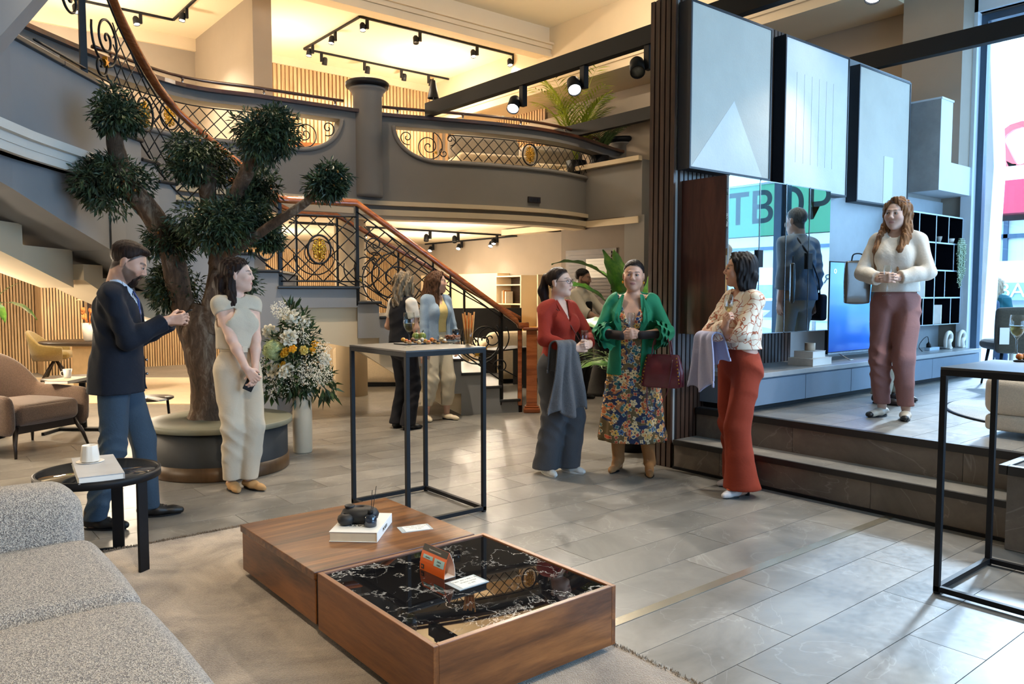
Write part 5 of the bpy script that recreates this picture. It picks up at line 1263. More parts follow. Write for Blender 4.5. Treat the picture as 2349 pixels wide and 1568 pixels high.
MB().tube(smooth_path([(.21, 0, .01), (.30, -.02, .008), (.38, .03, .008), (.46, -.01, .006)], 4), .005, 5).build('cord', BLACK, t)
# beige seat block and round rug on the platform, chair by the window
q = MB(); q.lathe([(0, 0), (1.14, 0), (1.15, .006), (1.14, .016), (0, .018)], (0, 0, 0), 96); o = q.build('rug', pile_rug('white_pile', lin(196, 196, 194), lin(232, 232, 230)), loc=(7.42, 1.70, .4805)); tag(o, 'round white shaggy rug with a dark edge on the platform', 'rug')
MB().lathe([(1.146, 0), (1.165, 0), (1.165, .01), (1.146, .012)], (0, 0, 0), 96, cap=False).build('edge', BLACK, o)
t = thing('daybed', 'cream upholstered daybed standing on the platform at the right edge', 'sofa', (5.82, 2.06, .5))
m = wool('cream_fabric', lin(206, 192, 172), .06, 160, .2)
MB().rbox(0, .95, -1.5, 0, .02, .13, .03, 3).build('base', m, t); MB().rbox(-.01, .96, -1.51, .01, .125, .40, .07, 5, .02).build('cushion', m, t)
c0 = C(5.25, 8.1); t = thing('window_chair', 'dark olive dining chair with a rounded back and hanging tag by the window', 'chair', (c0.x, c0.y, .4805), YAW-1.57+R(170))
m = wool('dark_olive', lin(66, 60, 48), .12, 120, .3); MB().rbox(-.25, .25, -.25, .22, .38, .48, .05, 4, .01).build('seat', m, t)
MB().rbox(-.27, .27, .18, .26, .36, .82, .039, 4, .01).build('backrest', m, t)
for (x, y) in ((-.22, -.2), (.22, -.2), (-.22, .2), (.22, .2)): MB().tube([(x*.8, y*.8, .38), (x, y, 0)], [.016, .01], 6).build('leg', BLACK, t)
MB().box(.16, .25, .27, .273, .45, .62).build('hang_tag', PAPER, t)
# ---- track lights
def spot(label, p, aim, lit=True, power=40, col=(1, .78, .5), s=1.0, ang=70, size=.04, grp=None, emit=30, cone=.5):
    """box adapter on the track, side arm and swivelling can with a lens"""
    t = thing('track_spotlight', label, 'spotlight', p, 0, grp); d = (Vector(aim)-Vector(p)).normalized()
    MB().box(-.022*s, .022*s, -.022*s, .022*s, -.15*s, 0).build('adapter', BLACK, t, bevel=.004)
    side = d.cross(Vector((0, 0, 1)))
    if side.length < .05: side = Vector(RGT)
    side.normalize(); c = side*.07*s+Vector((0, 0, -.13*s)); m_ = d.to_track_quat('Z', 'Y').to_matrix().to_4x4(); m_.translation = c
    MB().tube([(0, 0, -.12*s), tuple(c)], .010*s, 8).build('arm', BLACK, t)
    MB().lathe([(.0, -.075*s), (.030*s, -.072*s), (.045*s, -.045*s), (.047*s, .06*s), (.043*s, .06*s), (.040*s, .045*s)], (0, 0, 0), 20, mtx=m_).build('can', BLACK, t)
    MB().lathe([(0, .046*s), (.041*s, .046*s), (.041*s, .048*s), (0, .048*s)], (0, 0, 0), 20, mtx=m_).build('lens', (MATS.get('lens_on_%d' % emit) or emis('lens_on_%d' % emit, (1, .93, .82) if emit < 60 else (.95, .97, 1), emit)) if lit else M('lens_off', (.1, .1, .1), .1), t)
    if lit:
        o = Vector(p)+c+d*.075*s; lamp('spot_lamp', 'SPOT', o, o+d, power, col, size, ang, cone)
def track(label, pts, z, closed=True):
    t = thing('lighting_track', label, 'lighting track', (pts[0][0], pts[0][1], z)); n = len(pts); b_ = pts[0]
    for i in range(n if closed else n-1):
        a, b = pts[i], pts[(i+1) % n]; MB().bar((a[0]-b_[0], a[1]-b_[1], -.015), (b[0]-b_[0], b[1]-b_[1], -.015), .032, .03).build('rail', BLACK, t)
    return t
WARM = (1, .85, .65)
track('rectangular black lighting track on the ceiling above the mezzanine', [(5.93, 11.08), (5.93, 13.13), (10.0, 13.13), (10.0, 11.08)], 5.745)
nm = ('first', 'second', 'third', 'fourth', 'fifth', 'sixth', 'seventh')
def on_track(labelfmt, pxs, py0, py1, edge, z, aimf, **kw):
    for i, (px, lit) in enumerate(pxs):
        p = edge(px); spot(labelfmt % nm[i], (p[0], p[1], z), aimf(p), lit, **kw)
def edge_v(v, z):       # point on the track side v=const under pixel column px
    return lambda px: (lambda d: (d.x/d.y*v, v))(ray(px, 300))
def edge_u(u, z): return lambda px: (lambda d: (u, d.y/d.x*u))(ray(px, 300))
dn = lambda dx, dy: (lambda p: (p[0]+dx, p[1]+dy, 3.2))
on_track('%s spotlight from the left on the near side of the upper ceiling track', [(845, 1), (965, 0), (1095, 1), (1178, 1)], 0, 0, edge_v(11.08, 0), 5.72, dn(-.3, -.8), power=110, col=WARM, ang=110, grp='spotlights on the upper ceiling track')
on_track('%s spotlight from the left on the far side of the upper ceiling track', [(740, 1), (838, 1), (922, 1), (984, 1), (1074, 0)], 0, 0, edge_v(13.13, 0), 5.72, dn(-.1, .5), power=80, col=WARM, ang=110, grp='spotlights on the upper ceiling track')
on_track('%s spotlight from the left on the left end of the upper ceiling track', [(720, 1), (772, 1)], 0, 0, edge_u(5.93, 0), 5.72, dn(-.5, -.3), power=120, col=WARM, ang=110, grp='spotlights on the upper ceiling track')
on_track('%s spotlight from the left on the right end of the upper ceiling track', [(1125, 0), (1182, 0)], 0, 0, edge_u(10.0, 0), 5.72, dn(-.5, -.3), grp='spotlights on the upper ceiling track')
track('angled black lighting track on the ceiling behind the upper handrail', [(1.2, 13.05), (3.72, 13.05), (3.72, 11.0)], 5.745, False)
on_track('%s spotlight from the left on the ceiling track behind the wooden handrail', [(195, 1), (330, 1)], 0, 0, edge_v(13.05, 0), 5.72, dn(.2, -.8), power=150, col=WARM, ang=110, grp='spotlights above the landing')
on_track('%s spotlight at the bend of the ceiling track behind the wooden handrail', [(435, 1)], 0, 0, edge_u(3.72, 0), 5.72, dn(-.4, -.4), power=110, col=WARM, ang=110, grp='spotlights above the landing')
track('L shaped black lighting track on the ceiling under the mezzanine', [(5.2, 12.2), (10.0, 12.2), (10.0, 15.6)], 2.615, False)
dg = lambda dx, dy: (lambda p: (p[0]+dx, p[1]+dy, .8))
on_track('%s spotlight from the left on the near arm of the under mezzanine track', [(843, 1), (985, 0), (1050, 0), (1140, 1)], 0, 0, edge_v(12.2, 0), 2.60, dg(-.5, -.7), power=45, col=WARM, ang=120, grp='spotlights under the mezzanine')
on_track('%s spotlight from the left on the far arm of the under mezzanine track', [(922, 1), (992, 1), (1058, 1), (1133, 1)], 0, 0, edge_u(10.0, 0), 2.60, dg(-1.2, -.9), power=45, col=WARM, ang=120, grp='spotlights under the mezzanine')
spot('lone spotlight on the left ceiling above the olive chair', (PD(112, 545, 12.5).x, PD(112, 545, 12.5).y, 2.60), C(-7.2, 13.6, .6), True, 110, WARM, 1.3, 100)
spot('bright spotlight at the left edge under the stairs', (PD(2, 480, 8.3).x, PD(2, 480, 8.3).y, 2.60), C(-5.6, 8.6, .4), True, 150, WARM, 1.3, 100)
CW = (1, .90, .76)
spot('large round spotlight hanging from the steel beam before the palm', (6.05, 6.22, 3.92), (4.2, 3.6, .6), True, 200, CW, 1.6, 75, .03, emit=90)
spot('black angled spotlight hanging from the steel beam above the balcony', (6.05, 7.26, 3.92), (3.2, 5.2, 0), True, 130, CW, 1.6, 80, .03, emit=90)
spot('spotlight half hidden by the slatted column on the steel beam', (6.05, 5.30, 3.92), (5.2, 4.4, 2.5), False, s=1.6)
spot('small bright spotlight at the top edge above the partition', (PD(2030, -10, 7.0).x, PD(2030, -10, 7.0).y, 4.3), (5.5, 3.2, .5), True, 60, CW, 1.4, 80, .03, emit=90)
# ================================================================ PEOPLE (distance-field bodies and clothes)
def V3(*a): return np.array(a, dtype=np.float32)
class Fld:
    """distance field on a rectilinear grid; shapes are blended in and the zero surface is meshed"""
    def __init__(s, lo, hi, hx, hy, hz):
        def ax(a, b, h):
            if not isinstance(h, list): h = [(a, b, h)]
            out = [a]; t = a
            while t < b:
                st = max(x[2] for x in h) if not any(x[0] <= t < x[1] for x in h) else min(x[2] for x in h if x[0] <= t < x[1])
                t += st; out.append(t)
            return np.array(out, np.float32)
        s.A = [ax(lo[0], hi[0], hx), ax(lo[1], hi[1], hy), ax(lo[2], hi[2], hz)]
        s.f = np.full([len(a) for a in s.A], 9.0, np.float32)
    def reg(s, lo, hi):
        sl = tuple(slice(int(max(0, np.searchsorted(s.A[i], lo[i])-1)), int(min(len(s.A[i]), np.searchsorted(s.A[i], hi[i])+1))) for i in range(3))
        if any(q.stop-q.start < 1 for q in sl): return None, None
        return sl, (s.A[0][sl[0]][:, None, None], s.A[1][sl[1]][None, :, None], s.A[2][sl[2]][None, None, :])
    def put(s, sl, d, k, sub=False):
        a = s.f[sl]
        if sub:
            d = -d
            if k > 0: h = np.maximum(k-np.abs(a-d), 0)/k; s.f[sl] = np.maximum(a, d)+h*h*k*.25
            else: s.f[sl] = np.maximum(a, d)
        else:
            if k > 0: h = np.maximum(k-np.abs(a-d), 0)/k; s.f[sl] = np.minimum(a, d)-h*h*k*.25
            else: s.f[sl] = np.minimum(a, d)
    def cap(s, a, b, ra, rb=None, k=.02, fl=None, sub=False, m=.05):
        rb = ra if rb is None else rb; a = np.array(a, np.float32); b = np.array(b, np.float32); R_ = max(ra, rb)*(1.6 if fl else 1)+m+k
        sl, P = s.reg(np.minimum(a, b)-R_, np.maximum(a, b)+R_)
        if sl is None: return s
        ba = b-a; L = float(ba@ba) or 1e-9; q = [P[i]-a[i] for i in range(3)]
        t = np.clip((q[0]*ba[0]+q[1]*ba[1]+q[2]*ba[2])/L, 0, 1); q = [q[i]-t*ba[i] for i in range(3)]
        if fl is not None:
            w_ = np.array(fl[0], np.float32); w_ /= np.linalg.norm(w_); c = (q[0]*w_[0]+q[1]*w_[1]+q[2]*w_[2])*(1/fl[1]-1); q = [q[i]+c*w_[i] for i in range(3)]
        s.put(sl, np.sqrt(q[0]**2+q[1]**2+q[2]**2)-(ra+(rb-ra)*t), k, sub); return s
    def ell(s, c, r, Rm=None, k=.02, sub=False, m=.05):
        c = np.array(c, np.float32); r = np.array(r, np.float32); B = float(max(r))+m+k
        sl, P = s.reg(c-B, c+B)
        if sl is None: return s
        q = [P[i]-c[i] for i in range(3)]
        if Rm is not None: q = [q[0]*Rm[0][i]+q[1]*Rm[1][i]+q[2]*Rm[2][i] for i in range(3)]
        k0 = np.sqrt((q[0]/r[0])**2+(q[1]/r[1])**2+(q[2]/r[2])**2)+1e-9; k1 = np.sqrt((q[0]/r[0]**2)**2+(q[1]/r[1]**2)**2+(q[2]/r[2]**2)**2)+1e-9
        s.put(sl, k0*(k0-1)/k1, k, sub); return s
    def fn(s, g, sub=False, add=False):
        P = (s.A[0][:, None, None], s.A[1][None, :, None], s.A[2][None, None, :]); d = g(*P)
        if add: s.f = s.f+d
        elif sub: s.f = np.maximum(s.f, -d)
        else: s.f = np.maximum(s.f, d)
        s.f = s.f.astype(np.float32); return s
    def mesh(s, name):
        f = s.f; f[0], f[-1] = 9, 9; f[:, 0], f[:, -1] = 9, 9; f[:, :, 0], f[:, :, -1] = 9, 9
        neg = f < 0; n = f.shape; cs = np.zeros((n[0]-1, n[1]-1, n[2]-1), np.int8)
        for i in (0, 1):
            for j in (0, 1):
                for k in (0, 1): cs += neg[i:n[0]-1+i, j:n[1]-1+j, k:n[2]-1+k]
        act = np.argwhere((cs > 0) & (cs < 8)); idx = np.full(cs.shape, -1, np.int32); idx[act[:, 0], act[:, 1], act[:, 2]] = np.arange(len(act))
        acc = np.zeros((len(act), 3)); cnt = np.zeros(len(act))
        co = [(i, j, k) for i in (0, 1) for j in (0, 1) for k in (0, 1)]; val = {c: f[act[:, 0]+c[0], act[:, 1]+c[1], act[:, 2]+c[2]] for c in co}
        for a in co:
            for d in range(3):
                if a[d]: continue
                b = tuple(a[i]+(i == d) for i in range(3)); va, vb = val[a], val[b]; m_ = (va < 0) != (vb < 0); t = np.where(m_, va/(va-vb+1e-12), 0)
                for i in range(3): acc[:, i] += np.where(m_, a[i]+(t if i == d else 0), 0)
                cnt += m_
        acc /= cnt[:, None]; v = np.zeros((len(act), 3))
        for i in range(3): v[:, i] = np.interp(act[:, i]+acc[:, i], np.arange(n[i]), s.A[i])
        F_ = []
        for d in range(3):
            o = [(d+1) % 3, (d+2) % 3]; sa = [slice(1, n[i]-1) for i in range(3)]; sb = list(sa); sa[d] = slice(0, n[d]-1); sb[d] = slice(1, n[d])
            A_, B_ = neg[tuple(sa)], neg[tuple(sb)]; e = np.argwhere(A_ != B_)
            if not len(e): continue
            flip = A_[e[:, 0], e[:, 1], e[:, 2]]; st = np.array([1, 1, 1]); st[d] = 0; e = e+st; q = []
            for (u, w_) in ((-1, -1), (0, -1), (0, 0), (-1, 0)):
                g = e.copy(); g[:, o[0]] += u; g[:, o[1]] += w_; q.append(idx[g[:, 0], g[:, 1], g[:, 2]])
            q = np.stack(q, 1); q[~flip] = q[~flip][:, ::-1]; F_.append(q)
        F_ = np.concatenate(F_); me = bpy.data.meshes.new(name); me.vertices.add(len(v)); me.vertices.foreach_set('co', v.astype(np.float32).ravel())
        me.loops.add(F_.size); me.loops.foreach_set('vertex_index', F_.ravel().astype(np.int32)); me.polygons.add(len(F_))
        me.polygons.foreach_set('loop_start', np.arange(0, F_.size, 4, dtype=np.int32)); me.polygons.foreach_set('use_smooth', np.ones(len(F_), bool))
        me.update(calc_edges=True); me.validate(); s.v = v; return me
def fobj(F_, name, m, parent, sm=2):
    me = F_.mesh(name); me.materials.append(m); o = bpy.data.objects.new(name, me); COL.objects.link(o); o.parent = parent
    if sm:
        md = o.modifiers.new('smooth', 'SMOOTH'); md.factor = .5; md.iterations = sm
    return o
def skin_mat(name, base, lips, brow, beard=None):
    """skin with painted lips, brows, beard stubble by a colour attribute"""
    m, nt, b = nodes(name); at = N(nt, 'ShaderNodeAttribute'); at.attribute_name = 'Col'; v = coords(nt, rand=False); f = noise(nt, v, 14, 3, .6)
    mx = N(nt, 'ShaderNodeMix', data_type='RGBA', blend_type='MULTIPLY'); mx.inputs[0].default_value = .5; nt.links.new(at.outputs['Color'], mx.inputs[6])
    nt.links.new(ramp(nt, [(.3, (.82, .78, .76)), (.7, (1.1, 1.08, 1.06))], f), mx.inputs[7]); nt.links.new(mx.outputs[2], b.inputs['Base Color'])
    b.inputs['Roughness'].default_value = .48; b.inputs['Subsurface Weight'].default_value = .12; b.inputs['Subsurface Radius'].default_value = (.02, .008, .004); b.inputs['Subsurface Scale'].default_value = .3
    return m
def hair_mat(name, c0, c1):
    if name in MATS: return MATS[name]
    m, nt, b = nodes(name); v = coords(nt, (90, 90, 4), rand=False); f = noise(nt, v, 1.0, 4, .7, .4)
    nt.links.new(ramp(nt, [(.35, c0), (.7, c1)], f), b.inputs['Base Color']); b.inputs['Roughness'].default_value = .5; b.inputs['Specular IOR Level'].default_value = .15
    bump(nt, b, f, .8, .006); return m
def fabric(name, c, sc=160, rough=.85, var=.06, st=.25, wr=.35):
    if name in MATS: return MATS[name]
    m, nt, b = nodes(name); v = coords(nt, rand=False); g = noise(nt, v, sc, 2, .6); f = noise(nt, v, 5, 4, .6, .5)
    a = N(nt, 'ShaderNodeMath', operation='MULTIPLY_ADD'); nt.links.new(g, a.inputs[0]); a.inputs[1].default_value = st*.3; nt.links.new(f, a.inputs[2])
    nt.links.new(ramp(nt, [(.3, tuple(x*(1-var) for x in c)), (.75, tuple(min(1, x*(1+var)) for x in c))], g), b.inputs['Base Color'])
    b.inputs['Roughness'].default_value = rough; b.inputs['Sheen Weight'].default_value = .03; b.inputs['Specular IOR Level'].default_value = .25; bump(nt, b, a.outputs[0], wr, .02); return m
def rotm(yaw=0, pitch=0, roll=0):
    return np.array(Matrix.Rotation(yaw, 3, 'Z') @ Matrix.Rotation(pitch, 3, 'X') @ Matrix.Rotation(roll, 3, 'Y'), dtype=np.float32)
def ik(a, b, l1, l2, hint):
    a = np.array(a, float); b = np.array(b, float); d = b-a; L = np.linalg.norm(d)
    if L > (l1+l2)*.999: b = a+d/L*(l1+l2)*.999; d = b-a; L = np.linalg.norm(d)
    x = (l1*l1-l2*l2+L*L)/(2*L); h = math.sqrt(max(0, l1*l1-x*x)); u = d/L; w_ = np.array(hint, float); w_ -= u*(w_@u); w_ /= np.linalg.norm(w_)+1e-9
    return a+u*x+w_*h, b
class Person:
    """local frame: faces -Y, +X is the person's left, floor at z=0"""
    def __init__(s, name, label, pos, face, H=1.68, sw=.165, bw=1.0, wrists=None, hands=None, hints=None, head=(0, 0, 0), feet=None, toe=(12, 12), bust=1, lean=(0, 0), skin=(.62, .40, .30), browc=(.05, .03, .02), lipc=(.42, .14, .12), beard=None, res=1.0, twist=0, world_rot=None):
        s.k = H/1.70; s.H = H; s.sw = sw; s.bw = bw; s.res = res; k = s.k
        rot = camdir(pos)+math.pi/2+R(face) if world_rot is None else world_rot
        s.t = thing('person', label, 'person', pos, rot)
        lx, ly = lean; s.pel = np.array((0, 0, .92))*k; s.chest = np.array((lx*.6, ly*.6, 1.25))*k; s.nb = np.array((lx, .012+ly, 1.435))*k
        feet = feet or ((.095, .0), (-.095, .0)); s.ank = []; s.knee = []; s.hip = []; s.toe = []
        for i, sg in enumerate((1, -1)):
            fx, fy = feet[i]; a = np.array((fx, fy+.03, .085))*k; h = np.array((sg*.088*bw, .005, .90))*k
            kn, _ = ik(h, a, .43*k, .40*k, (0, -1, 0)); s.ank.append(a); s.hip.append(h); s.knee.append(kn); s.toe.append(R(toe[i])*sg)
        cs, sn = math.cos(R(twist)), math.sin(R(twist)); s.sh = [np.array((lx+sg*sw*cs, .012+ly+sg*sw*sn, 1.375))*k for sg in (1, -1)]
        wr = wrists or ((.25, -.03, .86), (-.25, -.03, .86)); hints = hints or ((.5, 1, -.2), (-.5, 1, -.2)); s.el = []; s.wr = []
        for i in (0, 1):
            e, w_ = ik(s.sh[i], np.array(wr[i])*k, .275*k, .245*k, hints[i]); s.el.append(e); s.wr.append(w_)
        s.hd = hands or [None, None]; s.head_R = rotm(R(head[0]), R(head[1]), R(head[2])); s.hc = s.nb+np.array((0, -.005, .058))*k+s.head_R @ np.array((0, -.018, .095))*k
        s.hs = k*1.06; s.bust = bust; s.skin, s.browc, s.lipc, s.beard = skin, browc, lipc, beard
        s.extent()
    def extent(s):
        P = np.array(s.ank+s.knee+s.hip+s.sh+s.el+s.wr+[s.hc, s.pel]); s.lo = P.min(0)-.22; s.hi = P.max(0)+.22; s.lo[2] = -.02; s.hi[2] = s.hc[2]+.16
    def hp(s, x, y, z): return s.hc+s.head_R @ (np.array((x, y, z))*s.hs)
    def torso(s, F_, o=0.0, k=.05, bust=None):
        q = s.k; b = s.bw; c = s.chest
        F_.ell(s.pel+np.array((0, .012, .0))*q, np.array((.150*b+o, .108*b+o, .13+o))*1.0*q, k=k)
        F_.ell(s.pel+np.array((0, .040, -.045))*q, np.array((.13*b+o, .085*b+o, .09+o))*q, k=k)
        F_.cap(s.pel+np.array((0, 0, .10))*q, c, (.098*b+o)*q, (.105*b+o)*q, k, fl=((0, 1, 0), .80)); F_.cap(s.pel+np.array((-.045*b, 0, .10))*q, c+np.array((-.05*b, 0, .02))*q, (.085*b+o)*q, (.088*b+o)*q, k); F_.cap(s.pel+np.array((.045*b, 0, .10))*q, c+np.array((.05*b, 0, .02))*q, (.085*b+o)*q, (.088*b+o)*q, k)
        F_.ell(c+np.array((0, .008, .02))*q, np.array((.14*b+o, .100*b+o, .15+o))*q, k=k)
        F_.cap(s.sh[0]*.86+s.sh[1]*.14, s.sh[1]*.86+s.sh[0]*.14, (.042+o*.35)*q, k=k); F_.cap(s.nb+np.array((0, .01, -.03))*q, s.sh[0]*.85+s.nb*.15, (.042+o)*q, (.046+o)*q, .04); F_.cap(s.nb+np.array((0, .01, -.03))*q, s.sh[1]*.85+s.nb*.15, (.042+o)*q, (.046+o)*q, .04)
        bu = (s.bust if bust is None else bust)*.8
        if bu:
            for sg in (1, -1): F_.ell(c+np.array((sg*.060, -.060-.014*bu, .0))*q, np.array((.056+o, .042+.014*bu+o, .058+o))*q, k=.045)
    def arm(s, F_, i, r=(.046, .040, .034, .026), o=0.0, f=1.0, k=.02):
        q = s.k; a, e, w_ = s.sh[i], s.el[i], s.wr[i]
        F_.ell(a+np.array((0, 0, -.014))*q, np.array((.041+o*.5,)*3)*q, k=.025)
        if f <= .5: F_.cap(a, a+(e-a)*f*2, (r[0]+o)*q, (r[1]+o)*q, k)
        else:
            F_.cap(a, e, (r[0]+o)*q, (r[1]+o)*q, k); e2 = e+(w_-e)*(f-.5)*2; m_ = e+(w_-e)*min(.35, (f-.5)*2); F_.cap(e, m_, (r[1]+o)*q, (r[2]+.003+o)*q, k); F_.cap(m_, e2, (r[2]+.003+o)*q, (r[3]+o if f >= 1 else r[2]+o)*q, k)
    def legs(s, F_, r=(.080, .056, .050, .034), o=0.0, k=.025):
        q = s.k
        for i in (0, 1):
            h, kn, a = s.hip[i], s.knee[i], s.ank[i]; F_.cap(h, kn, (r[0]+o)*q, (r[1]+o)*q, k); m_ = kn+(a-kn)*.35+np.array((0, .012, 0))*q; F_.cap(kn, m_, (r[1]-.004+o)*q, (r[2]+o)*q, k); F_.cap(m_, a, (r[2]+o)*q, (r[3]+o)*q, k)
    def hand(s, F_, i):
        d, n, curl = (s.hd[i] or ((0, 0, -1), ((-1, 0, 0) if i == 0 else (1, 0, 0)), .35))[:3]; q = s.k*.98; d = np.array(d, float); d /= np.linalg.norm(d); n = np.array(n, float); n -= d*(n@d); n /= np.linalg.norm(n)
        lat = np.cross(d, n)*(1 if i == 1 else -1); w_ = s.wr[i]; F_.cap(w_-d*.02, w_+d*.02*q, .024*q, .022*q, .012, fl=(n, .75))
        for j, (L_, off) in enumerate(((.070, 1.5), (.078, .5), (.073, -.5), (.058, -1.5))):
            kn = w_+d*(.088-.004*abs(off))*q+lat*off*.0185*q; F_.cap(w_+d*.015*q+lat*off*.010*q, kn, .0125*q, .0115*q, .010)
            p = kn; dd = d.copy(); ang = [curl*.75, curl*1.25, curl*.9]
            for z_, (a, fl_) in enumerate(zip(ang, (.45, .32, .23))):
                c_, s_ = math.cos(a), math.sin(a); up = -n; dd2 = dd; 
                cur = sum(ang[:z_+1]); dd2 = d*math.cos(cur)+n*math.sin(cur)+lat*off*.03; dd2 /= np.linalg.norm(dd2)
                p2 = p+dd2*L_*fl_*q; F_.cap(p, p2, (.0092-.0008*z_)*q, (.0086-.0010*z_)*q, .0035, m=.015); p = p2
        b = w_+d*.026*q+lat*.020*q; td = d*.62+lat*(.62-.25*curl)+n*(.25+.45*curl); td /= np.linalg.norm(td); p1 = b+td*.042*q; td2 = td+d*.35+n*curl*.4-lat*.35; td2 /= np.linalg.norm(td2)
        F_.cap(b, p1, .014*q, .0105*q, .010); F_.cap(p1, p1+td2*.032*q, .0105*q, .0085*q, .004)
        return w_+d*.075*q+n*.03*q
    def body(s, legs=True, female=True, jaw=1.0, nose=1.0, chest_skin=True):
        q = s.k; s.female = female; zh = s.hc[2]; rz = s.res; hz = [(zh-.14, zh+.14, .0042*rz), (-.02, s.pel[2]*.75, .013*rz)]
        for i in (0, 1):
            z = s.wr[i][2]; hz.append((z-.14, z+.14, .0048*rz))
        hz.append((-.1, 3, .010*rz)); xs = [s.hc[0]]; ax = [(s.hc[0]-.10, s.hc[0]+.10, .0044*rz), (-9, 9, .0075*rz)]; ay = [(s.hc[1]-.13, s.hc[1]+.12, .0044*rz), (-9, 9, .0075*rz)]
        for i in (0, 1): ax.append((s.wr[i][0]-.13, s.wr[i][0]+.13, .0048*rz)); ay.append((s.wr[i][1]-.13, s.wr[i][1]+.13, .0048*rz))
        F_ = Fld(s.lo, s.hi, ax, ay, hz); s.torso(F_); s.legs(F_)
        for i in (0, 1):
            s.arm(F_, i, (.042, .036, .033, .0235) if female else (.050, .043, .038, .028)); fd = np.array((math.sin(s.toe[i])*1.0, -math.cos(s.toe[i]), 0)); a = s.ank[i]; F_.cap(a+np.array((0, .02, -.045))*q, a+fd*.13*q+np.array((0, 0, -.06))*q, .032*q, .022*q, .02)
        F_.cap(s.nb+np.array((0, .012, -.03))*q, s.hp(0, .022, -.045), .055*q*(1 if female else 1.1), .049*q*(1 if female else 1.12), .03)
        Rm = s.head_R; H_ = s.hs
        def e(x, y, z, r, k=.02, sub=False, R2=None): F_.ell(s.hp(x, y, z), np.array(r)*H_, Rm if R2 is None else Rm @ R2, k*H_, sub, m=.03)
        e(0, .014, .036, (.073, .092, .079)); e(0, -.020, -.018, (.062, .068, .085), .03); e(0, -.034, -.066, (.046*jaw, .046, .040*jaw), .03); e(0, -.064, -.094, (.020*jaw, .018, .017), .025)
        for sg in (1, -1):
            e(sg*.046, .0, -.052, (.016*jaw, .035, .026), .03); e(sg*.036, -.060, -.022, (.024, .022, .022), .03); e(sg*.018, -.0815, .026, (.018, .007, .006), .012)
            e(sg*.030, -.094, .004, (.017, .013, .010), .010, True); e(sg*.030, -.0775, .0035, (.0135, .0095, .0085), .004)
            e(sg*.073, .014, -.004, (.008, .018, .030), .008, R2=rotm(sg*.35, -.15)); e(sg*.010, -.0960, -.028, (.0072, .008, .0065), .006)
        F_.cap(s.hp(0, -.083, .022), s.hp(0, -.0985*nose, -.020), .0062*H_, .0086*H_, .012*H_); F_.cap(s.hp(0, -.0985*nose, -.021), s.hp(0, -.094*nose, -.027), .0080*H_, .0072*H_, .006)
        F_.cap(s.hp(-.016, -.0855, -.0565), s.hp(.016, -.0855, -.0565), .0045*H_, k=.008); F_.ell(s.hp(0, -.0885, -.0545), np.array((.015, .0055, .0042))*H_, Rm, .004); F_.ell(s.hp(0, -.0870, -.0630), np.array((.014, .0060, .0050))*H_, Rm, .005)
        s.grip = [s.hand(F_, i) for i in (0, 1)]
        me = F_.mesh('body'); me.materials.append(skin_mat('skin_%d' % len(MATS), s.skin, s.lipc, s.browc)); o = bpy.data.objects.new('body', me); COL.objects.link(o); o.parent = s.t
        md = o.modifiers.new('smooth', 'SMOOTH'); md.factor = .4; md.iterations = 1
        v = ((F_.v-s.hc) @ Rm)/H_; x, y, z = v[:, 0], v[:, 1], v[:, 2]; col = np.tile(np.array(s.skin+(1,), np.float32), (len(v), 1))
        def paint(mask, c, a=1.0):
            mm = np.clip(mask, 0, 1)[:, None]*a; col[:, :3] = col[:, :3]*(1-mm)+np.array(c)*mm
        inh = (np.abs(z) < .14)*(np.abs(x) < .1)*(y < .1)
        paint(inh*np.clip(1.2-np.sqrt(((np.abs(x)-.038)/.026)**2+((z+.028)/.022)**2+((y+.07)/.04)**2), 0, 1), (s.skin[0]*1.02, s.skin[1]*.72, s.skin[2]*.68), .45)
        if s.beard:
            bm = inh*np.clip((-.043+1.1*np.maximum(0, np.abs(x)-.050)+.5*np.maximum(0, y+.02)-z)/.008, 0, 1)*np.clip((z+.118-1.15*np.maximum(0, y+.05))/.006, 0, 1)*np.clip((.006-y)/.006, 0, 1)*(z < .01); paint(bm, s.beard, .85)
            paint(inh*(np.abs(x) < .028)*(z < -.036)*(z > -.050)*(y < -.07), s.beard, .9)
        paint(inh*(y < -.070)*np.clip(2.6-2.0*np.sqrt((x/.0195)**2+((z+.0588)/.0095)**2), 0, 1), s.lipc, .85); paint(inh*(y < -.08)*(np.abs(x) < .018)*(np.abs(z+.0585) < .0014), (.12, .04, .04), .7)
        for sg in (1, -1):
            xb = x*sg; zc_ = .0285-.30*np.maximum(0, xb-.038)-.03*np.maximum(0, .030-xb); paint(inh*(y < -.045)*(xb > .014)*(xb < .050)*np.clip(2.0-np.abs(z-zc_)/(.0022 if female else .0034), 0, 1), s.browc, .75 if female else .85)
            paint(inh*(y < -.05)*np.clip(1.8-1.3*np.sqrt(((xb-.030)/.0165)**2+((z-.0045)/.0085)**2), 0, 1), (s.skin[0]*.5, s.skin[1]*.36, s.skin[2]*.32), .75)
        if s.hairc is not None: paint((np.abs(z) < .2)*(np.abs(x) < .1)*(y < .13)*(y > -.11)*np.clip((z-s.line(y)-.0+.004)/.008, 0, 1)*(z > -.08)*(1-(np.abs(x) > .0715)*(z < .028)*(y > -.02)*(y < .045)), s.hairc, .95)
        ca = me.color_attributes.new('Col', 'FLOAT_COLOR', 'POINT'); ca.data.foreach_set('color', col.astype(np.float32).ravel())
        s.bodyo = o
        s.scalp = (inh, x, y, z, col, me)
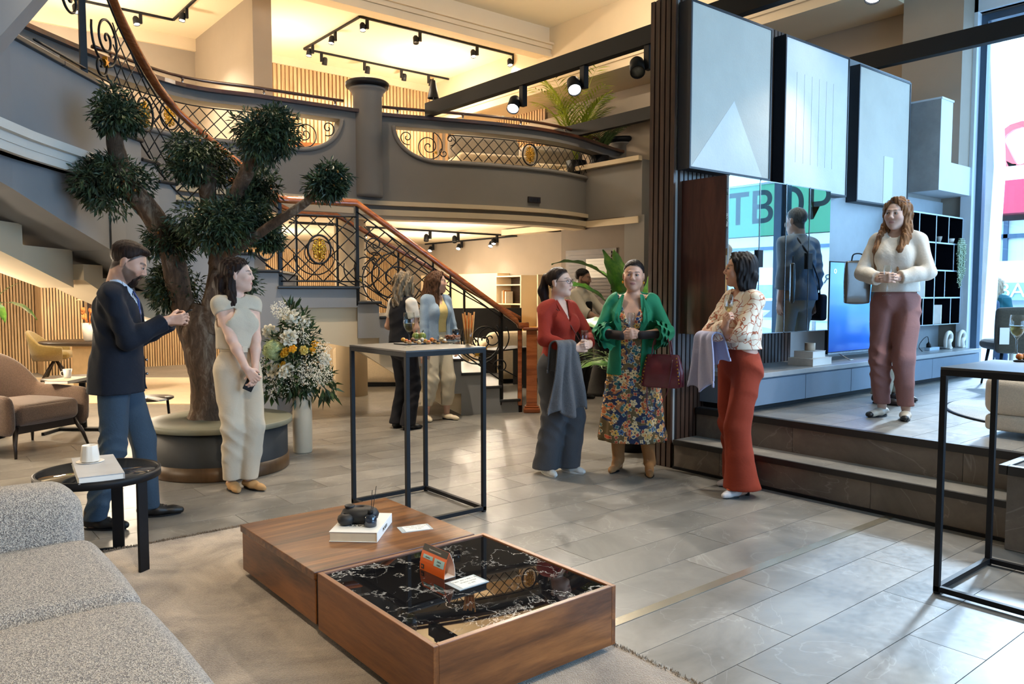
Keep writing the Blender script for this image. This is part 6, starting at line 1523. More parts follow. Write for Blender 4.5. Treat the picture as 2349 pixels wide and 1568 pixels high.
        # eyes
        for sg in (1, -1):
            c = s.hp(sg*.030, -.0770, .0030); q_ = MB(); q_.ball(tuple(c), .0108*H_, 12, 8); eo = q_.build('eye', MATS.get('eye_white') or M('eye_white', (.62, .58, .54), .25, var=0), s.t)
            c2 = s.hp(sg*.030+s.gaze*.004, -.0862, .0030); MB().ball(tuple(c2), .0052*H_, 10, 6).build('iris', MATS.get('eye_dark') or M('eye_dark', (.03, .018, .012), .15, var=0), eo)
            a, b, c_ = s.hp(sg*.017, -.0855, .0070), s.hp(sg*.030, -.0905, .0098), s.hp(sg*.044, -.0830, .0065); MB().tube([tuple(a), tuple(b), tuple(c_)], .0016*H_, 5).build('lash_line', MATS['eye_dark'], eo)
        return o
    female = True; gaze = 0; hairc = (.03, .02, .016)
    def fld(s, h=.0085, lo=None, hi=None):
        l = s.lo.copy(); u = s.hi.copy()
        if lo is not None: l[2] = lo
        if hi is not None: u[2] = hi
        h *= s.res; return Fld(l, u, h, h, h)
    def folds(s, F_, amp=.003, f=38, zf=9, seed=0):
        """soft swell plus sharp ridged drag lines"""
        def g(x, y, z):
            a = np.sin(x*f+2.2*np.sin(z*zf+seed)+seed)*np.sin(y*f*.8+1.7*np.sin(z*zf*.7+seed*2))
            w = z*f*1.7+x*40*np.sin(seed+2)+7*np.sin(y*7+seed)+3*np.sin(x*9+z*3); r = 1-2*np.abs(np.sin(w*.5)); msk = np.clip(np.sin(x*8+seed*1.7)*np.sin(z*6.5+seed)+.25+.4*np.sin(y*11), 0, 1)
            v = x*f*1.3+y*f*.9+1.8*np.sin(z*7+seed); r2 = 1-2*np.abs(np.sin(v*.5))
            return amp*1.3*(.5*a-.95*r*msk-.45*r2)
        return F_.fn(g, add=True)
    def trousers(s, m, waist=1.02, hem=.07, r=(.098, .080, .078, .085), amp=.004, crease=True, name='trousers', hipo=.018, f=30):
        q = s.k; F_ = s.fld(.009, hem*q-.03, waist*q+.06); F_.ell(s.pel+np.array((0, .012, .0))*q, np.array((.155*s.bw+hipo, .115*s.bw+hipo, .14+hipo))*q, k=.03); F_.ell(s.pel+np.array((0, .042, -.05))*q, np.array((.135*s.bw+hipo, .088*s.bw+hipo, .095))*q, k=.04)
        F_.cap(s.pel+np.array((0, 0, .05))*q, s.pel+np.array((0, 0, .13))*q, (.118*s.bw+hipo)*q, (.108*s.bw+hipo)*q, .03, fl=((0, 1, 0), .80))
        for i in (0, 1):
            h, kn, a = s.hip[i]+np.array((0, 0, -.01)), s.knee[i], s.ank[i]; F_.cap(h, kn, r[0]*q, r[1]*q, .02); mm = (kn+a)/2; F_.cap(kn, mm, r[1]*q, r[2]*q, .02); F_.cap(mm, a+np.array((0, .0, hem-.085)), r[2]*q, r[3]*q, .02)
        s.folds(F_, amp, f, 7, s.H*3); F_.fn(lambda x, y, z: z-waist*q+0*x+0*y); F_.fn(lambda x, y, z: (hem*q-z)+0*x+0*y); return fobj(F_, name, m, s.t)
    def top(s, m, hem=.98, o=.014, sleeve=1.0, so=.010, neck=('round', .062), name='top', amp=.003, waist_o=0.0, open_=None, bust=None, h=.0082, hemdrop=0, extra=None, cut=None, f=34, sl=(0, 1), flare=None):
        q = s.k; F_ = s.fld(h, hem*q-.08, None); F_.A[2]; s.torso(F_, o, bust=bust)
        F_.cap(s.nb, s.hp(0, .022, -.055), (.056+o)*q, (.05+o*.8)*q, .02) if neck[0] in ('polo', 'shirt') else None
        if waist_o: F_.cap(s.pel+np.array((0, .0, .03))*q, s.chest+np.array((0, 0, -.06))*q, (.125*s.bw+o+waist_o)*q, (.12*s.bw+o+waist_o*.6)*q, .05, fl=((0, 1, 0), .82))
        if hem < .93: F_.cap(s.pel+np.array((0, .01, .02))*q, np.array((s.pel[0], s.pel[1]+.01, hem*q-.02)), (.155*s.bw+o)*q, (.165*s.bw+o+(flare or 0))*q, .04, fl=((0, 1, 0), .78))
        if sleeve > 0:
            for i in sl: s.arm(F_, i, (.041, .037, .034, .031) if s.female else (.051, .046, .041, .034), so*.85, sleeve, .02)
        if extra: extra(F_)
        s.folds(F_, amp, f, 9, s.H*5+len(name)); c = s.chest; nb = s.nb
        if neck[0] == 'round': F_.cap(nb+np.array((0, -.03, .01))*q, nb+np.array((0, -.01, .12))*q, neck[1]*q, (neck[1]+.03)*q, 0, sub=True); F_.cap(s.hp(0, .02, -.05), nb+np.array((0, .0, .015)), .058*q, .058*q, 0, sub=True)
        if neck[0] == 'v': dep, wd = neck[1], neck[2]; F_.fn(lambda x, y, z: np.maximum(np.abs(x-nb[0])-wd*(z-(nb[2]-dep*q))/(dep), np.maximum(y-nb[1]-.03, (nb[2]-dep*q)-z)), sub=True); F_.cap(nb+np.array((0, .0, .01))*q, nb+np.array((0, .0, .12))*q, .060*q, .075*q, 0, sub=True)
        if neck[0] in ('polo', 'shirt', 'crew'): F_.fn(lambda x, y, z: (z-(nb[2]+.035*q))+.35*(y-nb[1])*-1*0+0*x) if neck[0] != 'crew' else F_.cap(nb+np.array((0, -.005, .02))*q, nb+np.array((0, -.01, .12))*q, .058*q, .08*q, 0, sub=True)
        if open_: w0, w1 = open_; ztop = nb[2]; F_.fn(lambda x, y, z: np.maximum(np.abs(x-c[0])-(w1+(w0-w1)*np.clip((z-hem*q)/(ztop-hem*q), 0, 1)), y-(-.02)), sub=True)
        # sleeve end cuts and head clearance
        for i in (sl if sleeve > 0 else ()):
            if sleeve > .5: e, w_ = s.el[i], s.wr[i]; d = (w_-e)/np.linalg.norm(w_-e); p = e+(w_-e)*min(1.0, (sleeve-.5)*2)
            else: e, w_ = s.sh[i], s.el[i]; d = (w_-e)/np.linalg.norm(w_-e); p = e+(w_-e)*sleeve*2
            F_.fn(lambda x, y, z, d=d, p=p: np.maximum((x-p[0])*-d[0]+(y-p[1])*-d[1]+(z-p[2])*-d[2], np.sqrt((x-p[0])**2+(y-p[1])**2+(z-p[2])**2)-.10), sub=True)
        F_.fn(lambda x, y, z: (hem*q-z)*((np.abs(x-s.pel[0]) < .26*q) & (np.abs(y) < .24))+0*y-1e3*(~((np.abs(x-s.pel[0]) < .26*q) & (np.abs(y) < .24)))) if extra != 'x' else None
        if cut: F_.fn(cut)
        return fobj(F_, name, m, s.t)
    def skirt(s, m, top_=1.08, hem=.30, r0=.16, r1=.30, n=9, amp=.02, name='skirt', fy=.8):
        q = s.k; F_ = s.fld(.0095, hem*q-.05, top_*q+.06); F_.A; z0, z1 = hem*q, top_*q; px, py = s.pel[0], s.pel[1]+.01
        def g(x, y, z):
            t = np.clip((z1-z)/(z1-z0), 0, 1); rr = (r0*s.bw+(r1-r0)*t**.8)*q; xx, yy = x-px, (y-py)/fy; th = np.arctan2(yy, xx); rad = np.sqrt(xx*xx+yy*yy)
            return (rad-rr-amp*t*np.sin(n*th+2*np.sin(2*th)))*.75
        F_.f = g(F_.A[0][:, None, None], F_.A[1][None, :, None], F_.A[2][None, None, :]).astype(np.float32); F_.fn(lambda x, y, z: z-z1+0*x+0*y); F_.fn(lambda x, y, z: z0-z+0*x+0*y); s.folds(F_, .003, 26, 6); return fobj(F_, name, m, s.t)
    def shoe(s, m, i, kind='flat', sole=None, name='shoe', L_=1.0):
        q = s.k*L_; a = s.ank[i]; an = s.toe[i]; fd = np.array((math.sin(an), -math.cos(an), 0)); sd = np.array((fd[1], -fd[0], 0)); z0 = np.array((a[0], a[1], 0)); h = {'heel': .05, 'boot': .05}.get(kind, .012)
        F_ = Fld(z0-np.array((.2, .24, .02)), z0+np.array((.2, .2, .40)), .006, .006, .006); P = lambda f, z, l=0: z0+fd*f*q+sd*l*q+np.array((0, 0, z))*q
        hl = .028+h; F_.cap(P(-.035, hl), P(.04, hl*.8+.004), .034*q, .037*q, .02, fl=((0, 0, 1), .85)); F_.cap(P(.05, .032), P(.125, .026), .038*q, .030*q, .03, fl=((0, 0, 1), .75)); F_.cap(P(.12, .026), P(.160, .022), .028*q, .020*q, .02)
        if kind in ('sneaker', 'boot', 'dress'): F_.cap(P(-.02, .05+h*.6), P(-.02, .095), .038*q, .036*q, .02)
        if kind == 'boot': F_.cap(a+np.array((0, .01, .02))*q, a+(s.knee[i]-a)*.62, .048*q, .066*q, .03); s.folds(F_, .004, 22, 12)
        if kind in ('flat', 'heel', 'loafer'): F_.ell(P(-.008, .085+h*.6), np.array((.034, .056 if kind != 'loafer' else .046, .032))*q, np.array(Matrix.Rotation(an, 3, 'Z'), dtype=np.float32), .004, True)
        F_.fn(lambda x, y, z: (.006-z)+0*x+0*y)
        if kind == 'boot': F_.fn(lambda x, y, z: z-.33*q+0*x+0*y)
        o = fobj(F_, name, m, s.t, 1)
        if kind in ('heel', 'boot'):
            MB().tube([tuple(P(-.055, .055)), tuple(P(-.055, 0))], [.022*q, .017*q], 10).build('heel', sole or m, o)
            F_.f
        q2 = MB(); pts = [];
        for k in range(24):
            t = 2*math.pi*k/24; f = math.cos(t); l = math.sin(t); w_ = .034 if f < 0 else .038-.012*f*f; pts.append(P(.052+.112*f, 0, w_*l))
        zt = .012 if h < .02 else .010
        if h < .02 or True:
            pp = [p for p in pts if h < .02 or (p-z0)@fd > .03*q]
            if len(pp) > 4: q2.add([(p[0], p[1], .001) for p in pp]+[(p[0], p[1], zt) for p in pp], [(j, (j+1) % len(pp), len(pp)+(j+1) % len(pp), len(pp)+j) for j in range(len(pp))]+[tuple(range(len(pp)-1, -1, -1)), tuple(range(len(pp), 2*len(pp)))]); q2.build('sole', sole or MATS['black_powder_metal'], o)
        return o
    @staticmethod
    def line(y): return np.interp(y, [-.2, -.075, -.055, -.035, -.012, .0, .028, .060, .2], [.080, .074, .062, .040, .010, -.004, -.030, -.072, -.090])
    def hair(s, m, prims, cuts=(), name='hair', amp=.0022, h=.0055, lo=-.55, disp=1.0, cap=1.0, raise_=0.0):
        Rm = s.head_R; H_ = s.hs; l = s.hc-np.array((.2, .2, -lo*H_ if lo > 0 else -lo*H_)); l = np.array((s.hc[0]-.19, s.hc[1]-.20, s.hc[2]+lo*H_)); u = s.hc+np.array((.19, .26, .17)); h *= s.res; F_ = Fld(l, u, h, h, h)
        if cap:
            F_.ell(s.hp(0, .016, .040), np.array((.0755+.004*cap, .0945+.004*cap, .0815+.005*cap))*H_, Rm, .0)
            def cutf(x, y, z):
                d = (x-s.hc[0], y-s.hc[1], z-s.hc[2]); ly = (d[0]*Rm[0][1]+d[1]*Rm[1][1]+d[2]*Rm[2][1])/H_; lz = (d[0]*Rm[0][2]+d[1]*Rm[1][2]+d[2]*Rm[2][2])/H_; return (s.line(ly)+raise_-lz)*H_*.8
            F_.fn(cutf); F_.fn(lambda x, y, z: .0075*H_*(1-np.clip(-cutf(x, y, z)/.8/(.030*H_), 0, 1)), add=True)
        for p in prims:
            if p[0] == 'e': F_.ell(s.hp(*p[1]), np.array(p[2])*H_, Rm, p[3] if len(p) > 3 else .02)
            else: F_.cap(s.hp(*p[1]), s.hp(*p[2]), p[3]*H_, p[4]*H_, p[5] if len(p) > 5 else .02, fl=(tuple(Rm @ np.array(p[6][0])), p[6][1]) if len(p) > 6 else None)
        F_.fn(lambda x, y, z: amp*(np.sin(x*260+4*np.sin(z*22)+y*60)+np.sin(y*240+3*np.sin(z*26)+x*70)+disp*1.5*np.sin(x*80+y*60+3*np.sin(z*16))), add=True)
        for c in cuts:
            if c[0] == 'e': F_.ell(s.hp(*c[1]), np.array(c[2])*H_, Rm, .004, True)
            else: F_.cap(s.hp(*c[1]), s.hp(*c[2]), c[3]*H_, c[4]*H_, .004, sub=True)
        return fobj(F_, name, m, s.t, 1)
CAPH = []
def frame(n=1, w=.017, end=-.09, out=.004):
    L_ = []
    for sg in (1, -1): L_ += [('c', (sg*.012, -.052, .108), (sg*.055, -.048, .060), w*.75, w*.9, .012), ('c', (sg*.055, -.048, .060), (sg*(.074+out), -.022, .0), w*.9, w, .012), ('c', (sg*(.074+out), -.022, .0), (sg*(.076+out), -.008, end), w, w*1.1, .015), ('e', (sg*.066, .01, .02), (.022, .06, .06), .02)]
    return L_
FACECUT = [('e', (0, -.095, -.035), (.052, .045, .085))]
SHORTCUT = []
def lapel(P, m, side, pts, name='lapel', th=.006):
    """flat lapel piece given as (x, y, z) corners in the person's frame (metres at 1.70)"""
    k = P.k; q = MB(); a = [Vector((side*x*k, y*k, z*k)) for x, y, z in pts]; n = (a[1]-a[0]).cross(a[2]-a[0]).normalized()*th
    if n.y > 0: n = -n
    L_ = len(a); q.add([tuple(p) for p in a]+[tuple(p+n) for p in a], [(i, (i+1) % L_, L_+(i+1) % L_, L_+i) for i in range(L_)]+[tuple(range(L_-1, -1, -1)), tuple(range(L_, 2*L_))]); return q.build(name, m, P.t, bevel=.002)
def world(P, p): P.t.matrix_basis; return Matrix.Translation(P.t.location) @ Matrix.Rotation(P.t.rotation_euler.z, 4, 'Z') @ Vector((float(p[0]), float(p[1]), float(p[2])))
def drape(name, label, cat, P, top, w0, w1, L_, m, pleats=4, amp=.018, back=.35, lean=0, seed=1, cut=.0):
    """cloth folded over a forearm: a pleated sheet falling in front, a shorter one behind"""
    k = P.k; t = thing(name, label, cat, P.t.location, P.t.rotation_euler.z); nx, nz = 44, 34; r = .052; x0, y0, z0 = top
    for (side, LL, nm) in ((-1, L_, 'front_fall'), (1, L_*back, 'back_fall')):
        vs = []
        for j in range(nz+1):
            v = j/nz
            for i in range(nx+1):
                u = i/nx*2-1; d = v*(LL+.08*0)*(1+.06*math.sin(u*5+seed)-.10*cut*u); w = w0+(w1-w0)*min(1, d/max(.1, L_))**.8; pl = math.sin(u*pleats*2.2+seed+.8*math.sin(d*5+seed))
                arc = min(1, d/.10)*math.pi/2; fall = max(0, d-.10)
                y = side*(r*math.sin(arc))+side*(amp*(.25+min(1, fall*2.2))*pl+.02*fall*2); z = r*math.cos(arc)-fall
                x = u*w+.012*math.sin(d*9+u*3+seed)+lean*fall
                if v > .9: z += .015*(abs(u)**6)
                vs.append(((x0+x)*k, (y0+y)*k, (z0+z)*k))
        q = MB(); q.add(vs, [(j*(nx+1)+i, j*(nx+1)+i+1, (j+1)*(nx+1)+i+1, (j+1)*(nx+1)+i) for j in range(nz) for i in range(nx)], True); o = q.build(nm, m, t)
        md = o.modifiers.new('thick', 'SOLIDIFY'); md.thickness = .012; md.offset = 0
    return t
# ---- 1 man in navy blazer looking at his phone
def footpos(px, py, z=0): p = G(px, py, z); return (p.x, p.y, z)
BRH = hair_mat('hair_dark', lin(22, 15, 13), lin(52, 34, 27)); BROWN = hair_mat('hair_brown', lin(52, 34, 24), lin(112, 78, 54)); GREYB = hair_mat('hair_greyblond', lin(84, 70, 56), lin(176, 156, 128)); BLACKH = hair_mat('hair_black', lin(12, 10, 12), lin(34, 27, 27)); LIGHTB = hair_mat('hair_light_brown', lin(84, 54, 36), lin(170, 124, 84)); GREYH = hair_mat('hair_grey', lin(60, 58, 58), lin(120, 118, 116))
P = Person('man', 'bearded man in navy blazer and jeans typing on his phone at far left', footpos(283, 1198), 78, 1.775, .178, 1.04,
    wrists=((.085, -.290, 1.215), (-.065, -.285, 1.225)), hands=[((-.3, -1, .12), (-.75, .2, .25), .75), ((.3, -1, .10), (.75, .1, .30), .85)], hints=((.30, .35, -1), (-.30, .35, -1)), head=(4, 26, 0), feet=((.10, -.16), (-.10, .10)), toe=(8, 14), bust=0, lean=(0, -.02),
    skin=(.56, .33, .24), browc=(.06, .035, .025), beard=(.09, .055, .04), lipc=(.40, .18, .15))
BLK0 = M('lace_black', lin(40, 38, 38), .8); P.body(female=False, jaw=1.14, nose=1.06)
NAVY = fabric('navy_wool', lin(15, 23, 37), 220, .8, .12, .3, .35); JEAN = fabric('denim', lin(52, 70, 88), 260, .85, .14, .4, .6); WSH = fabric('shirt_pale_blue', lin(190, 204, 222), 200, .75)
P.trousers(JEAN, 1.0, .055, (.094, .072, .066, .064), .006, f=44); P.top(WSH, .98, .008, 0, neck=('shirt', 0), name='shirt', bust=0)
P.top(NAVY, .80, .022, .97, .014, neck=('v', .34, .085), name='blazer', bust=0, amp=.0035, waist_o=.008, flare=.02, cut=lambda x, y, z: -np.maximum(np.maximum(np.abs(x-.03)-.012-(1.02-z)*.25, y+.02), z-1.02)+0*x)
for sd in (1, -1): lapel(P, NAVY, sd, [(.028, -.115, 1.02), (.085, -.120, 1.27), (.115, -.088, 1.32), (.075, -.055, 1.43), (.055, -.070, 1.43), (.058, -.095, 1.30)])
MB().tube([tuple(np.array(p)*P.k) for p in ((0, -.094, 1.40), (0, -.122, 1.35), (0, -.128, 1.2), (0, -.12, 1.05))], [.014, .018, .026, .03], 8, flat=.35).build('tie', fabric('tie_blue', lin(34, 60, 120), 90, .5, .4), P.t)
for z in (.985, .90): MB().ball((.035*P.k, -.150*P.k, z*P.k), .009, 8, 6).build('button', MATS['steel'], P.t)
for sd in (1, -1): lapel(P, WSH, sd, [(.004, -.090, 1.405), (.04, -.088, 1.36), (.066, -.050, 1.43), (.045, -.045, 1.462)], 'collar', .004)
P.hair(BRH, [('e', (0, -.035, .092), (.050, .048, .026), .02)], SHORTCUT, amp=.0007, lo=-.16, cap=.6)
P.hair(BRH, [('e', (0, -.056, -.092), (.040, .036, .034)), ('c', (0, -.06, -.085), (-.050, -.020, -.062), .020, .014), ('c', (0, -.06, -.085), (.050, -.020, -.062), .020, .014), ('c', (-.020, -.086, -.048), (.020, -.086, -.048), .007, .007), ('c', (-.024, -.084, -.05), (-.032, -.07, -.075), .008, .012), ('c', (.024, -.084, -.05), (.032, -.07, -.075), .008, .012)], [('e', (0, -.098, -.060), (.015, .02, .006))], name='beard', amp=.0009, lo=-.16, cap=0)
for i in (0, 1):
    o = P.shoe(M('shoe_black', lin(24, 22, 22), .45, var=.1), i, 'sneaker', L_=1.1); a = P.ank[i]; an = P.toe[i]; f_ = Vector((math.sin(an), -math.cos(an), 0)); s_ = Vector((f_.y, -f_.x, 0))
    for k_ in range(5): c = Vector((a[0], a[1], .094-.0085*k_))+f_*(.020+.020*k_); MB().tube([c-s_*.022, c+Vector((0, 0, .006)), c+s_*.022], .0028, 5).build('lace', BLK0, o)
g = (P.grip[0]+P.grip[1])/2; w_ = world(P, g+np.array((0, -.005, .018)))
t = thing('smartphone', 'black smartphone held by the bearded man in navy', 'phone', w_, P.t.rotation_euler.z); m_ = Matrix.Rotation(R(-28), 4, 'X') @ Matrix.Rotation(R(0), 4, 'Z')
MB().rbox(-.037, .037, -.075, .075, -.004, .004, .004, 2, seg=2, mtx=m_).build('body', BLACK, t); MB().box(-.034, .034, -.07, .07, .0041, .0046, m_).build('screen', M('phone_glass', (.02, .02, .025), .05), t)
# ---- 2 woman in beige
P = Person('w', 'woman in sleeveless beige top and trousers looking right beside the tree planter', footpos(553, 1122), 22, 1.69, .132, .90,
    wrists=((.035, -.215, .87), (-.03, -.235, .905)), hands=[((-.25, -.25, -1), (-.5, .9, -.1), .55), ((.55, -.25, -.8), (.4, .9, .2), .6)], hints=((1, .4, 0), (-1, .4, 0)), head=(58, -2, 0), feet=((.06, -.04), (-.05, .02)), toe=(16, 6),
    skin=(.70, .47, .38), lipc=(.52, .17, .16), browc=(.05, .03, .025))
P.gaze = .6; P.body()
BEI = fabric('beige_linen', lin(196, 186, 168), 220, .8, .05, .2, .4); BEI2 = fabric('beige_trouser', lin(206, 194, 174), 260, .8, .04, .2, .4)
P.trousers(BEI2, 1.11, .075, (.100, .086, .078, .064), .005, hipo=.022); P.top(BEI, 1.055, .016, .13, .020, neck=('crew', 0), name='blouse', amp=.0028, waist_o=.026, bust=.5)
q = MB(); q.lathe([(.122, 1.035), (.126, 1.035), (.126, 1.068), (.122, 1.068), (.122, 1.035)], (0, .0, 0), 40, sy=.86, cap=False, mtx=Matrix.Scale(P.k, 4)); q.build('belt', BEI2, P.t)
MB().box(-.02, .02, -.132*P.k, -.118*P.k, 1.03*P.k, 1.075*P.k).build('buckle', BEI2, P.t, bevel=.003)
P.hair(BRH, CAPH+[('e', (0, .060, .088), (.045, .045, .034)), ('c', (0, .085, .06), (0, .118, -.06), .032, .046, .03), ('c', (0, .105, -.05), (-.02, .085, -.22), .052, .052, .04), ('c', (-.055, .04, .0), (-.07, .04, -.20), .028, .030, .03), ('c', (.060, .045, .0), (.070, .02, -.16), .024, .026, .03), ('c', (.070, .02, -.16), (.085, -.035, -.25), .024, .016, .02), ('c', (-.02, .085, -.2), (-.04, .07, -.31), .042, .016, .03)], FACECUT, amp=.0030, lo=-.38)
for i in (0, 1): P.shoe(M('suede_tan', lin(176, 138, 92), .9, var=.08), i, 'loafer')
MB().ball(tuple(P.hp(.078, .008, -.045)), .007, 8, 6, (1, 1, 1.6)).build('earring', GOLD, P.t)
w_ = world(P, P.grip[0]+np.array((0, -.012, -.01))); t = thing('smartphone', 'black smartphone in the clasped hands of the woman in beige', 'phone', w_, P.t.rotation_euler.z); MB().rbox(-.036, .036, -.004, .004, -.072, .072, .004, 2, seg=2, mtx=Matrix.Rotation(.5, 4, 'Y')).build('body', BLACK, t)
# ---- 3 woman with curly hair from behind, 4 woman in pale blue jacket
P = Person('w', 'woman with wavy grey blond hair in black with white short sleeves, seen from behind', footpos(928, 982), 128, 1.66, .160, 1.02, wrists=((.20, -.20, 1.02), (-.27, -.02, .84)), hands=[None, ((-.25, -.3, -1), (1, 0, 0), .4)], head=(10, 0, 0), skin=(.50, .29, .20), res=1.35)
P.body(); BLK = fabric('black_knit', lin(24, 24, 30), 200, .85, .15); WHT = fabric('white_cotton', lin(224, 216, 204), 200, .8)
P.trousers(BLK, 1.02, .05, (.098, .08, .078, .088), .005); P.top(WHT, 1.15, .014, .30, .026, name='tshirt'); P.top(BLK, .95, .022, 0, .010, name='vest', waist_o=.02, extra=lambda F_: [F_.ell(P.sh[i]+np.array((.035*(1 if i == 0 else -1), 0, -.02)), (.060, .12, .115), sub=True, k=.01) for i in (0, 1)])
P.hair(GREYB, frame(1, .022, -.12, .01)+[('e', (0, .05, -.03), (.082, .070, .09), .04), ('c', (0, .070, -.08), (0, .080, -.20), .072, .062, .04), ('c', (-.06, .03, -.05), (-.075, .02, -.19), .03, .03, .03), ('c', (.06, .03, -.05), (.075, .02, -.19), .03, .03, .03)], FACECUT, amp=.005, disp=1.4)
for i in (0, 1): P.shoe(MATS['shoe_black'], i, 'flat')
P = Person('w', 'woman with long brown hair in open pale blue jacket, yellow top and cream trousers', footpos(1003, 962), 38, 1.68, .158, .96, wrists=((.22, -.10, .87), (-.22, -.06, .86)), head=(42, -2, 0), feet=((.10, -.08), (-.12, .02)), toe=(14, 20), skin=(.62, .38, .28), browc=(.1, .06, .04), res=1.3)
P.hairc = (.09, .05, .03); P.gaze = .5; P.body(); LBL = fabric('pale_blue_knit', lin(150, 170, 190), 120, .9, .10); YLW = fabric('yellow_knit', lin(226, 200, 132), 160, .9)
P.trousers(fabric('cream_trouser', lin(208, 196, 172), 220, .85, .05), 1.06, .17, (.10, .084, .074, .066), .005); P.top(YLW, 1.02, .010, .05, neck=('v', .10, .07), name='knit_top'); P.top(LBL, .90, .024, .98, .018, neck=('v', .14, .07), name='jacket', open_=(.055, .065), waist_o=.01)
P.hair(BROWN, frame(1, .016, -.09, .0)+[('c', (0, .07, .0), (-.01, .10, -.16), .075, .08, .04), ('c', (0, .095, -.15), (-.02, .09, -.30), .08, .055, .04), ('c', (.062, .0, -.03), (.078, -.045, -.24), .026, .026, .02), ('c', (-.062, .01, -.03), (-.09, .0, -.26), .03, .03, .02)], FACECUT, amp=.003)
for i in (0, 1): P.shoe(M('loafer_cream', lin(220, 204, 176), .6), i, 'loafer')
# ---- 5 woman in red blouse with a grey coat over her arm
def fluteH(label, p, fill=.3, s=1.0): return flute(label, p, fill, s)
P = Person('w', 'woman with glasses and ponytail in rust red blouse and wide grey trousers', footpos(1281, 1085), 42, 1.64, .150, .98, wrists=((.085, -.275, 1.085), (-.07, -.255, 1.06)), hands=[((-.8, -.55, .10), (-.25, .8, -.1), .8), ((.75, -.65, .10), (.3, .85, 0), .8)], hints=((1, .35, -.6), (-1, .35, -.6)), head=(22, -4, 0), feet=((.10, -.03), (-.09, .03)), toe=(14, 12),
    skin=(.66, .43, .33), lipc=(.50, .18, .16), bust=1.3)
P.gaze = .3; P.body(); REDC = fabric('rust_red', lin(142, 40, 24), 200, .8, .10, .3, .5); GRT = fabric('grey_trouser', lin(72, 73, 77), 220, .85, .08, .3, .4)
P.trousers(GRT, 1.02, .045, (.112, .104, .104, .112), .006); P.top(REDC, .98, .016, .88, .018, neck=('v', .17, .062), name='blouse', amp=.0045, bust=1.3)
for sd in (1, -1): lapel(P, REDC, sd, [(.01, -.112, 1.31), (.06, -.098, 1.33), (.082, -.04, 1.43), (.058, -.035, 1.45)], 'collar')
MB().tube([tuple(np.array(p)*P.k) for p in ((-.10, .0, 1.43), (-.08, -.07, 1.37), (.0, -.135, 1.25), (.09, -.15, 1.12), (.15, -.09, 1.02), (.17, .02, .98))], .006, 6, flat=.5).build('bag_strap', M('strap_brown', lin(96, 40, 34), .5), P.t)
P.hair(BRH, [('e', (0, .100, .055), (.030, .028, .028), .02), ('c', (0, .125, .05), (0, .150, -.06), .026, .040, .02), ('c', (0, .150, -.05), (-.005, .115, -.24), .041, .024, .02)], [], amp=.0010, cap=.5, disp=.6)
gl = M('spectacle_frame', lin(44, 40, 60), .3)
def specs(P, m, up=0, yo=0, name='glasses', rot=0):
    q = MB()
    for sg in (1, -1):
        pts = [tuple(P.hp(sg*.032+.024*math.cos(a), -.099+yo+.012*abs(math.cos(a))*(math.cos(a)*sg > 0), .002+up+.018*math.sin(a))) for a in [i*math.pi/10 for i in range(20)]]; q.tube(pts, .0017, 5, closed=True)
        q.tube([tuple(P.hp(sg*.056, -.088+yo, .006+up)), tuple(P.hp(sg*.072, -.05+yo, .006+up)), tuple(P.hp(sg*.077, .02+yo, .004+up))], .0016, 5)
    q.tube([tuple(P.hp(-.009, -.100+yo, .006+up)), tuple(P.hp(.009, -.100+yo, .006+up))], .0016, 5); o = q.build(name, m, P.t); q = MB()
    for sg in (1, -1): q.add([tuple(P.hp(sg*.032+.023*math.cos(a), -.099+yo, .002+up+.017*math.sin(a))) for a in [i*math.pi/8 for i in range(16)]], [tuple(range(16))])
    q.build('lens', glassm('lens_glass', (.92, .94, 1)) if 'lens_glass' not in MATS else MATS['lens_glass'], o)
specs(P, gl)
for i in (0, 1): P.shoe(M('canvas_white', lin(216, 206, 194), .7), i, 'sneaker', sole=PAPER)
fluteH('champagne flute held by the woman in red', world(P, (P.grip[0]+P.grip[1])/2+np.array((0, -.01, -.10))), .3, 1.0)
COATG = fabric('coat_grey', lin(92, 92, 95), 120, .95, .12, .5, .7)
drape('coat', 'grey wool coat hanging over the arm of the woman in red', 'coat', P, (-.135, -.215, 1.075), .085, .19, .62, COATG, 4, .026, .5, -.03, 1.3)
# ---- 6 waiter
P = Person('m', 'waiter in white shirt and black apron standing at the drinks table', footpos(1332, 915), 62, 1.77, .180, 1.0, wrists=((.16, -.40, 1.08), (-.12, -.36, 1.05)), hands=[((0, -1, -.2), (0, 0, -1), .5), ((0, -1, -.2), (0, 0, -1), .5)], hints=((.6, .4, -1), (-.6, .4, -1)), head=(12, 8, 0), bust=0, skin=(.46, .27, .19), beard=(.10, .06, .045), res=1.4)
P.body(female=False, jaw=1.08); P.trousers(fabric('dark_trouser', lin(30, 28, 32), 200, .85), 1.0, .06, (.094, .072, .066, .064), .004); P.top(fabric('white_shirt', lin(214, 206, 190), 200, .8), .98, .016, .62, .022, neck=('shirt', 0), bust=0, name='shirt', amp=.005)
F_ = P.fld(.010, .42, 1.36); P.torso(F_, .030, bust=0); F_.cap(P.pel, P.pel+np.array((0, 0, -.42)), .175, .19, .05, fl=((0, 1, 0), .8)); F_.fn(lambda x, y, z: np.maximum(y-.02-.05*(z < 1.0), np.abs(x)-(.17-.09*np.clip((z-1.08)*4, 0, 1)))); F_.fn(lambda x, y, z: np.maximum(.50-z, z-1.34)+0*x+0*y); fobj(F_, 'apron', BLK, P.t)
for sg in (1, -1): MB().tube([(sg*.07, -.11, 1.32), (sg*.075, -.06, 1.42), (sg*.07, .05, 1.44)], .010, 6, flat=.4).build('apron_strap', BLK, P.t)
P.hair(BLACKH, [], SHORTCUT, amp=.0005, lo=-.16, cap=.3)
for i in (0, 1): P.shoe(MATS['shoe_black'], i, 'dress')
